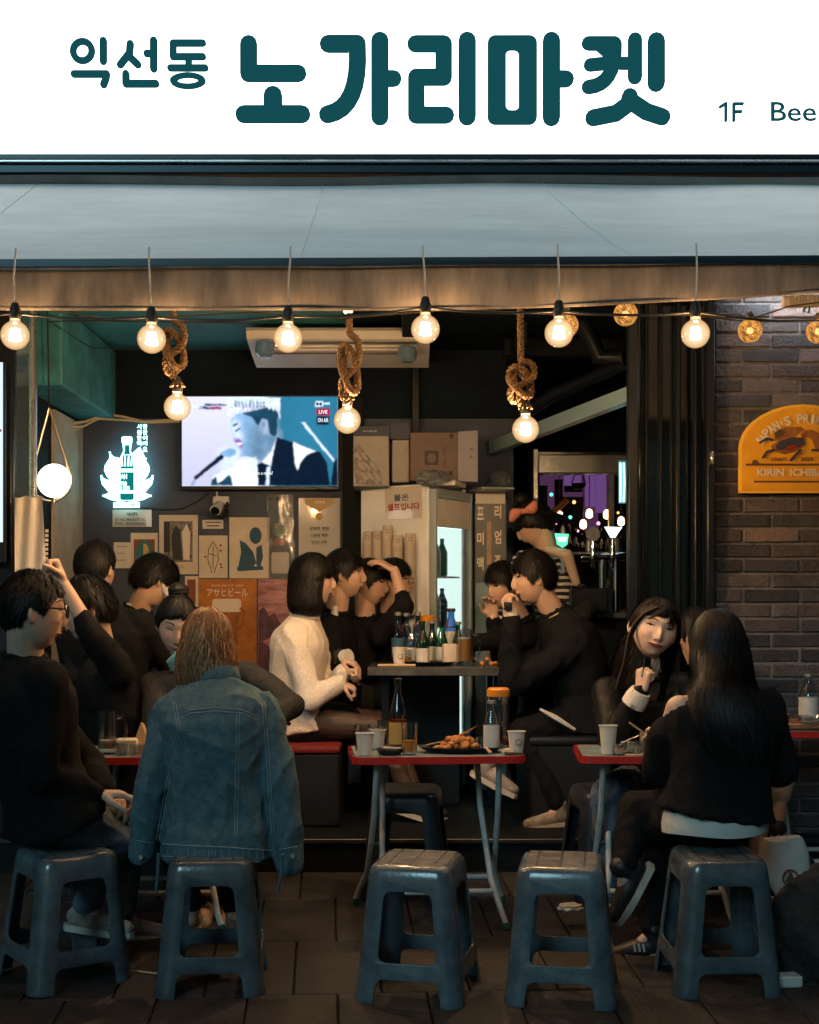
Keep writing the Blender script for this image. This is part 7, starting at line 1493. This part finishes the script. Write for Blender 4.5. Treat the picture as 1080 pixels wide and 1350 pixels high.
def surf(o, x, y, off=.003):
    """point on the garment as seen along the photo ray, lifted a little"""
    d = Vector(((x - CX) / F, 1, -(y - HY) / F)).normalized(); og = Vector((0, 0, H)) - orig(o.parent); h = BV.ray_cast(og, d)
    return (h[0] + orig(o.parent) - d * off) if h[0] is not None else None
def seam(o, pts, r, name='seam', n=14, mat='denim_seam', off=.001):
    q = []
    for (x0, y0), (x1, y1) in zip(pts, pts[1:]):
        for k in range(n): s = surf(o, x0 + (x1 - x0) * k / n, y0 + (y1 - y0) * k / n, off); q += [s] if s else []
    if len(q) > 3: mb = MB(); mb.tube(q, r, 6); part(name, mb, mat, o, smooth=True)
def bvh_of(o):
    me = o.data; return BVHTree.FromPolygons([v.co.copy() for v in me.vertices], [tuple(q.vertices) for q in me.polygons])
BV = bvh_of(dn['top']); J = dn['top']
for dy in (0, 4.5): seam(J, [(233, 945 + dy), (250, 936 + dy), (285, 933 + dy), (320, 936 + dy), (342, 946 + dy)], .0016)
for dx in (0, 3.6): seam(J, [(312 + dx, 939), (311 + dx, 1020), (309 + dx, 1108)], .0014)
for dx in (0, 3.5): seam(J, [(228 + dx, 925), (234 + dx, 960), (224 + dx, 1010), (212 + dx, 1075), (206 + dx, 1110)], .0014)
for dx in (0, 3.5): seam(J, [(349 - dx, 925), (352 - dx, 960), (357 - dx, 1030), (362 - dx, 1105)], .0014)
seam(J, [(208, 1112), (250, 1115), (300, 1117), (364, 1122)], .0022); seam(J, [(208, 1128), (250, 1131), (300, 1133), (364, 1138)], .0018)
seam(J, [(180, 1108), (204, 1112)], .002); seam(J, [(368, 1120), (394, 1116)], .002)
for k in range(17): seam(J, [(212 + 9 * k, 1116 + .4 * k), (212.4 + 9 * k, 1130 + .4 * k)], .0011, n=4)
mb = MB(); nb = dn['spine'][10]; rg = []
for zz, a, b in ((-.012, .088, .074), (.010, .092, .078), (.032, .086, .074), (.050, .080, .068), (.046, .074, .062), (.0, .078, .064)): rg.append([nb + Vector((a * math.cos(2 * math.pi * k / 28), b * math.sin(2 * math.pi * k / 28) - .004, zz - .012 * math.sin(2 * math.pi * k / 28))) for k in range(28)])
mb.loft(rg, cap=False); part('collar', mb, 'denim', dn['t'], smooth=True, angle=60)
for (x, y) in ((186, 1130), (386, 1128)):
    s = surf(J, x, y, .003)
    if s: mb = MB(); mb.cyl(s, s - Vector((0, .006, 0)), .008, seg=12); part('button', mb, 'metal_stud', J, smooth=True)
for x0, x1 in ((209, 206), (372, 366)): mb = MB(); mb.tube([P(x0, 1126, 4.68), P(x0 - 1, 1150, 4.69), P(x1, 1176, 4.7)], .006, 5); part('waist_strap', mb, 'denim', J)
# 7 cream jacket, profile
p = person('person with black bob in a cream wool jacket sitting on the red cushion', (413, 765, 6.95), 90, (402, 814, 6.98), (398, 950, 7.02), 82, hs=1.10, female=True, sw=.165, fat=.98, bulge=.06, wr=.009, gvox=.008, gs_=1.10, vox=.0046, lips=(.40, .13, .11), hem=.045, eyes=.9,
    arms=(dict(e=(440, 905, 7.12), w=(452, 886, 7.02), d=(1, -.1, .0), n=(0, -.4, -1), curl=(65, 75, 50)), dict(s=(388, 838, 6.86), e=(408, 922, 6.80), w=(449, 900, 6.85), d=(.8, .1, -.35), n=(.3, .2, -1), curl=(60, 75, 50))),
    legs=(dict(k=(510, 952, 7.1), a=(548, 1048, 7.0), f=(1, -.3, -.25), len=.95), dict(k=(500, 960, 6.9), a=(540, 1052, 6.86), f=(1, -.3, -.25), len=.95)), pants='stocking', top='cloth_cream', legr=.86,
    hair=dict(n=1800, len=.9, lift=.004, line=(.036, -.02, -.09), cap=(.090, .110, .124), over=.02, nt=2200, tip=.015, w=.005, tail=[((0, -.02, .03), .090, .090, 'h'), ((0, -.03, -.03), .096, .084, 'h'), ((0, -.035, -.08), .098, .080, 'h'), ((0, -.035, -.12), .095, .078, 'h'), ((0, -.03, -.142), .082, .07, 'h')],
      locks=[([(-.055, .055, .045), (-.072, .05, .0), (-.075, .04, -.06), (-.072, .03, -.12)], 120, .012), ([(.055, .055, .045), (.072, .05, .0), (.075, .04, -.06), (.072, .03, -.12)], 60, .012), ([(-.035, .075, .075), (-.045, .092, .045), (-.055, .085, .012)], 70, .012), ([(.0, .085, .075), (.0, .105, .045), (.0, .104, .022)], 70, .03)]), topname='cream_jacket')
mb = MB(); c = p['spine'][0]; capsule(mb, c + Vector((-.02, -.03, -.03)), .155, c + Vector((.20, 0, -.03)), .125); sk = remesh(mb, .011, 2); mesh_part('skirt', sk, 'cloth_black', p['t'])
# 8 suit
p = person('person in a black suit with white shirt collar beside the cream jacket', (455, 757, 7.30), 86, (444, 808, 7.34), (440, 950, 7.38), 84, hs=1.08, vox=.0048, arms=(dict(e=(470, 900, 7.55), w=(500, 885, 7.4)), dict(e=(440, 900, 7.15), w=(449, 868, 7.06), d=(.8, -.2, -.3))), legs=(dict(k=(510, 955, 7.45), a=(530, 1040, 7.4)), dict(k=(510, 955, 7.28), a=(530, 1040, 7.28))), hair=dict(FRINGE, line=(.05, -.015, -.075)), topname='suit_jacket')
mb = MB(); mb.tube([P(443, 800, 7.22), P(440, 812, 7.20), P(444, 830, 7.18), P(450, 850, 7.17)], [.012, .026, .022, .008], 8); part('shirt_collar', mb, 'shirt_white', p['t'], smooth=True)
mb = MB(); mb.cyl(P(448, 868, 7.08), P(460, 866, 7.04), .040, .042, 14); part('shirt_cuff', mb, 'shirt_white', p['t'], smooth=True); mb = MB(); mb.cyl(P(446, 866, 7.06), P(449, 866, 7.05), .046, seg=16); part('wristwatch', mb, 'watch_black', p['t'], smooth=True)
# 9 hand on head
person('person in black with dark fringe resting one hand on the head', (488, 768, 7.55), 74, (482, 818, 7.58), (470, 950, 7.62), 80, hs=1.05, pitch=10, vox=.005, arms=(dict(e=(520, 900, 7.7), w=(540, 880, 7.6)), dict(s=(500, 838, 7.42), e=(534, 800, 7.36), w=(520, 752, 7.40), d=(-.9, .1, .55), n=(-.4, .3, -1), curl=(15, 25, 15))), legs=(), hair=dict(FRINGE, len=.8, lift=.02), sleeves=(1, .28), topname='sweater')
# 10 half hidden with glasses
p = person('person in black with glasses, half hidden behind the raised hand by the fridge', (520, 766, 7.62), 80, (514, 815, 7.66), (505, 950, 7.7), 84, hs=1.02, vox=.008, gvox=.014, arms=(dict(e=(540, 880, 7.8), w=(555, 870, 7.65)), dict(e=(520, 890, 7.6), w=(550, 872, 7.55))), legs=(), hair=dict(FRINGE, lift=.02), topname='sweater')
mb = MB(); mb.tube([HL(p, -.06, .09, .012), HL(p, -.02, .112, .012), HL(p, -.02, .112, -.012), HL(p, -.058, .09, -.012), HL(p, -.06, .09, .012), HL(p, -.082, -.01, .012)], .003, 6); part('glasses', mb, 'glasses_black', p['t'])
# 11 wristwatch, profile facing left
p = person('person in a dark fuzzy sweater with a wristwatch, chin on hand, at the stone table', (703, 762, 6.92), -84, (730, 808, 6.97), (768, 952, 7.02), -92, hs=1.10, pitch=8, sw=.20, fat=1.18, bulge=.10, vox=.0046, hem=.02, wr=.012,
    arms=(dict(s=(752, 858, 6.80), e=(672, 902, 6.78), w=(674, 812, 6.72), d=(-.30, .1, 1), n=(.8, .5, .2), curl=(50, 60, 30), thumb=(45, 45)), dict(e=(705, 900, 7.2), w=(688, 906, 6.9), d=(-.6, -.4, 0))),
    legs=(dict(k=(690, 965, 6.78), a=(738, 1066, 6.72), f=(-1, -.1, -.12)), dict(k=(682, 960, 7.08), a=(645, 1008, 6.72), f=(.9, -.35, -.45))), top='cloth_sweater', shoes='shoe_white', hair=dict(FRINGE, line=(.048, .0, -.06), cap=(.086, .106, .126), lift=.02, len=.6), topname='sweater', lips=(.36, .15, .12))
mb = MB(); ellipsoid(mb, P(768, 812, 6.98), (Vector((.8, 0, .6)).normalized(), Vector((0, 1, 0)), Vector((-.6, 0, .8)).normalized()), (.085, .13, .06)); mb_ = remesh(mb, .01, 2); wrinkle(mb_, .012, 10, 4); mesh_part('hood', mb_, 'cloth_sweater', p['t'])
mb = MB(); a = P(674, 812, 6.72); b = P(673, 803, 6.72); mb.cyl(a, b, .040, .038, 16); part('watch_strap', mb, 'strap_pale', p['t'], smooth=True); mb = MB(); mb.bbox(P(670, 799, 6.675), (.042, .014, .042), .006, R(-12), 2); part('watch_face', mb, 'watch_black', p['t'], smooth=True)
mb = MB(); mb.tube([P(712, 935, 6.74), P(732, 946, 6.72), P(758, 962, 6.74)], [.006, .014, .008], 6); part('shirt_hem', mb, 'shirt_white', p['t'], smooth=True)
# 12 partly hidden facing
person('person in black leaning on one elbow, face half hidden behind the clasped hand', (662, 772, 7.42), -48, (690, 822, 7.45), (715, 950, 7.5), -85, hs=1.03, pitch=14, vox=.0062, gvox=.013, arms=(dict(e=(650, 845, 7.28), w=(615, 850, 7.2), d=(-1, -.1, 0)), dict(e=(660, 868, 7.5), w=(650, 815, 7.3), d=(-.1, -.2, 1))), legs=(), hair=dict(FRINGE), topname='sweater')
# 13 bow
p = person('person with a pink bow and striped shirt bending over behind the stone table', (702, 690, 7.75), -100, (726, 742, 7.78), (738, 900, 7.85), -100, hs=1.08, pitch=34, female=True, bulge=.06, vox=.0065, arms=(dict(s=(690, 742, 7.62), e=(672, 790, 7.6), w=(650, 835, 7.5), d=(-.4, -.2, -.8)), dict(e=(690, 790, 7.95), w=(660, 830, 7.8))), legs=(dict(k=(730, 990, 7.8), a=(735, 1060, 7.85)), dict(k=(745, 990, 7.95), a=(745, 1060, 7.95))), top='striped_cloth', topname='striped_shirt',
    hair=dict(n=1500, len=.9, lift=.006, line=(.03, -.03, -.09), cap=(.092, .112, .124), nt=900, tail=[((0, -.06, .03), .085, .075, 'h'), ((0, -.10, -.02), .075, .07, 'h'), ((0, -.125, -.07), .05, .05, 'h')], bun=((.02, -.02, .135), .045)))
c = P(690, 674, 7.62); mb = MB()
for sx in (-1, 1):
    ax_ = Vector((sx * .9, -.1, .35 * sx)).normalized(); up = Vector((0, -.2, 1)).normalized(); rg = []
    for k, (d_, h_, w_) in enumerate(((0, .012, .012), (.03, .026, .022), (.062, .040, .026), (.080, .034, .016), (.086, .02, .004))): rg.append([c + ax_ * d_ + up * h_ * math.cos(q * math.pi / 6) + Vector((0, -1, 0)) * w_ * math.sin(q * math.pi / 6) for q in range(12)])
    b_ = MB(); b_.loft(rg); part('bow_loop', b_, 'bow_pink', p['t'], smooth=True, angle=60)
mb.lathe(c, sphere_prof(.018, n=6), 10); part('bow_knot', mb, 'bow_pink', p['t'], smooth=True)
mb = MB(); capsule(mb, P(722, 724, 7.64), .022, P(748, 732, 7.62), .034); capsule(mb, P(748, 732, 7.62), .034, P(760, 768, 7.66), .026); mesh_part('draped_scarf', remesh(mb, .01, 2), 'strap_pale', p['t'])
# 14 smiling person facing us, leather jacket
p = person('smiling long haired person in black leather jacket holding a slim stick to the chin', (862, 830, 5.95), 6, (857, 892, 6.02), (862, 1035, 6.08), -6, hs=1.14, roll=15, pitch=2, fw=1.20, fh=.92, female=True, vox=.0042, sw=.165, lips=(.33, .07, .07), eyes=.85, smile=1.0, skincol=(.64, .43, .32), wr=.010, gvox=.009,
    arms=(dict(e=(905, 965, 5.8), w=(880, 960, 5.62)), dict(s=(800, 912, 5.98), e=(806, 975, 5.82), w=(846, 910, 5.74), d=(.12, -.05, 1), n=(.7, .6, .1), curl=(70, 75, 40), thumb=(60, 40), side=1)),
    legs=(dict(k=(900, 1030, 5.62), a=(905, 1180, 5.7)), dict(k=(800, 1045, 5.66), a=(800, 1190, 5.75))), pants='jeans', top='leather_black', topname='leather_jacket', hairmat='hair_dark',
    hair=dict(n=1900, len=1.0, lift=.004, line=(.074, -.02, -.09), cap=(.096, .108, .118), nt=1800, w=.0045, tail=[((0, -.03, .03), .086, .080, 'h'), ((0.0, -.045, -.05), .098, .070, 'h'), ((0.0, -.055, -.14), .110, .065, 'h'), ((0, -.055, -.22), .118, .06, 'h'), ((0, -.05, -.30), .118, .055, 'h')],
      locks=[([(-.03, .078, .084), (-.070, .064, .05), (-.089, .045, .0), (-.093, .036, -.06), (-.085, .05, -.16), (-.088, .05, -.26)], 160, .012), ([(.03, .078, .084), (.068, .066, .05), (.087, .048, .0), (.091, .042, -.06), (.080, .06, -.16), (.078, .06, -.26)], 200, .013), ([(.0, .085, .090), (.030, .096, .055), (.048, .088, .02)], 26, .010), ([(.0, .085, .090), (-.030, .096, .06), (-.052, .085, .03)], 20, .008), ([(.012, .088, .088), (.020, .106, .05), (.022, .106, .012)], 4, .002)]))
FG = p
wr_ = P(846, 910, 5.74); mb = MB(); e_ = P(806, 975, 5.82); dv = (wr_ - e_).normalized(); mb.tube([wr_ - dv * .075, wr_ - dv * .035, wr_ - dv * .004], [.052, .051, .044], 18); part('shirt_cuff', mb, 'cloth_cream', p['t'], smooth=True)
mb = MB(); mb.tube([wr_ - dv * .075 + Vector((-.012, -.058, -.004)), wr_ - dv * .075 + Vector((-.012, -.064, -.004))], .008, 10); part('snap_button', mb, 'metal_stud', p['t'])
t = thing('slim_stick', 'slim dark stick held up to the chin of the smiling person', 'stick', P(849, 886, 5.68)); mb = MB(); mb.tube([P(848, 884, 5.68), P(851, 862, 5.69)], [.0035, .0018], 8); part('shaft', mb, 'plate_black', t); mb = MB(); mb.tube([P(846, 893, 5.68), P(848, 882, 5.68)], .0055, 8); part('holder', mb, 'metal_stud', t, smooth=True)
# 15 long hair, back turned
p = person('person with very long black hair, black top with white hem and one bare shoulder', (944, 852, 4.98), -160, (950, 912, 4.96), (944, 1074, 4.88), -158, eyes=0, hs=1.06, female=True, sw=.180, fat=1.06, gs_=1.1, hem=.0, vox=.006, off=0,
    arms=(dict(e=(868, 1015, 5.02), w=(872, 968, 5.28), d=(-.1, 1, .2)), dict(e=(1030, 1015, 5.0), w=(985, 990, 5.28), d=(-.4, 1, .2))), legs=(dict(k=(858, 1092, 5.26), a=(862, 1232, 5.12), f=(-.9, .1, -.15)), dict(k=(838, 1066, 5.16), a=(824, 1146, 5.02), f=(-.45, -.1, -.75))), top='cloth_sweater', topname='knit_top', skincol=(.58, .40, .31),
    hair=dict(n=2200, len=1.0, lift=.003, line=(.05, -.03, -.09), cap=(.092, .112, .124), nt=3800, tip=.06, w=.005, tail=[((0, -.02, .03), .090, .095, 'h'), ((0, -.03, -.05), .102, .092, 'h'), (tuple(P(952, 905, 4.83)), .115, .070, 'w'), (tuple(P(962, 935, 4.79)), .135, .055, 'w'), (tuple(P(972, 965, 4.77)), .135, .045, 'w'), (tuple(P(982, 990, 4.78)), .10, .03, 'w')]))
mb = MB(); c = P(942, 1078, 4.88); rg = []
for k, (zz, s_) in enumerate(((.040, .93), (.02, 1.02), (-.02, 1.06), (-.045, 1.05), (-.04, 1.0), (.03, .90))): rg.append([c + p['bl'] * math.cos(2 * math.pi * q / 40) * .185 * s_ + p['bf'] * math.sin(2 * math.pi * q / 40) * .155 * s_ + Vector((0, 0, zz + .004 * math.sin(q * .47 + k))) for q in range(40)])
mb.loft(rg, cap=False); part('white_hem', mb, 'shirt_white', p['t'], smooth=True, angle=60)
mb = MB(); mb.tube([P(902, 938, 4.83), P(905, 926, 4.82), P(912, 921, 4.82), P(911, 930, 4.82), P(906, 938, 4.82)], .003, 6); part('shoulder_tie', mb, 'cloth_black', p['t'])
mb = MB(); mb.cyl(P(831, 1128, 5.06), P(825, 1146, 5.03), .043, .040, 16); part('sock', mb, 'shirt_white', p['t'], smooth=True)
for k in range(3): mb = MB(); mb.tube([P(836 + 6 * k, 1243 + k, 5.06), P(838 + 6 * k, 1255, 5.055)], .0045, 6); part('shoe_stripe', mb, 'shirt_white', p['t'])
# 16 mostly hidden, beige trousers
p = person('person in beige shorts and striped sneakers hidden behind the very long black hair', (918, 838, 6.25), 20, (930, 888, 6.28), (980, 1005, 6.22), 35, hs=1.04, vox=.008, gvox=.014, arms=(dict(e=(985, 960, 6.2), w=(1010, 970, 5.95)), dict(e=(930, 985, 6.2), w=(960, 990, 6.0))), legs=(dict(k=(1026, 1030, 5.80), a=(1022, 1098, 5.72), f=(.8, -.3, -.35), len=.25), dict(k=(998, 1035, 5.75), a=(1000, 1155, 5.7), f=(.8, -.3, -.1), len=.25)), pants='cloth_beige', shoes='shoe_black', hair=dict(FRINGE), topname='jacket')
for k in range(3): mb = MB(); mb.tube([P(1010 + 9 * k, 1112 - k, 5.60), P(1018 + 9 * k, 1102 - k, 5.62)], .006, 6); part('shoe_stripe', mb, 'stripe_orange', p['t'])
# tote bag, coat heap
mb = MB(); rg = []
for k in range(9):
    v = k / 8; w_ = .085 + .02 * math.sin(v * 3); rg.append([P(1042 - 6 * (1 - v) * 2, 1105 + 85 * v, 5.35) + Vector((math.cos(q * math.pi / 8) * w_ * (1 - .55 * v ** 3), math.sin(q * math.pi / 8) * .04 * (1 - .3 * v), .01 * math.sin(q + k))) for q in range(16)])
mb.loft(rg); t = thing('tote_bag', 'pale cloth tote bag with a round dark emblem beside the dark coat', 'bag', P(1040, 1190, 5.35)); part('cloth_body', mb, 'tote_cloth', t, smooth=True, angle=60)
mb = MB(); c = P(1043, 1158, 5.29); ringshape(mb, ell(0, 0, .032, .034, 22), ell(0, 0, .027, .029, 22), lambda a, b: c + Vector((a, 0, b)), lambda a, b: c + Vector((a, .01, b))); part('emblem_ring', mb, 'cup_ink', t)
mb = MB(); mb.prism([(-.02, -.012), (0, .024), (.02, -.012), (.006, -.006), (0, -.022), (-.006, -.006)], lambda a, b: c + Vector((a, -.001, b)), lambda a, b: c + Vector((a, .01, b))); part('emblem_mark', mb, 'cup_ink', t)
bm = bmesh.new(); bmesh.ops.create_icosphere(bm, subdivisions=5, radius=1.0)
for v in bm.verts: v.co *= 1 + .28 * mnoise.noise(v.co * 1.6) + .10 * mnoise.noise(v.co * 5) + .04 * mnoise.noise(v.co * 14)
mb = MB(); c = P(1085, 1250, 4.95); bm.verts.index_update(); mb.add([c + Vector((v.co.x * .20, v.co.y * .22, v.co.z * .27 + (.02))) for v in bm.verts], [[v.index for v in f_.verts] for f_ in bm.faces]); bm.free()
tag(part('coat_heap', mb, 'coat_dark', smooth=True, angle=80), 'bulky dark coat heaped over a stool beside the tote bag', 'coat')
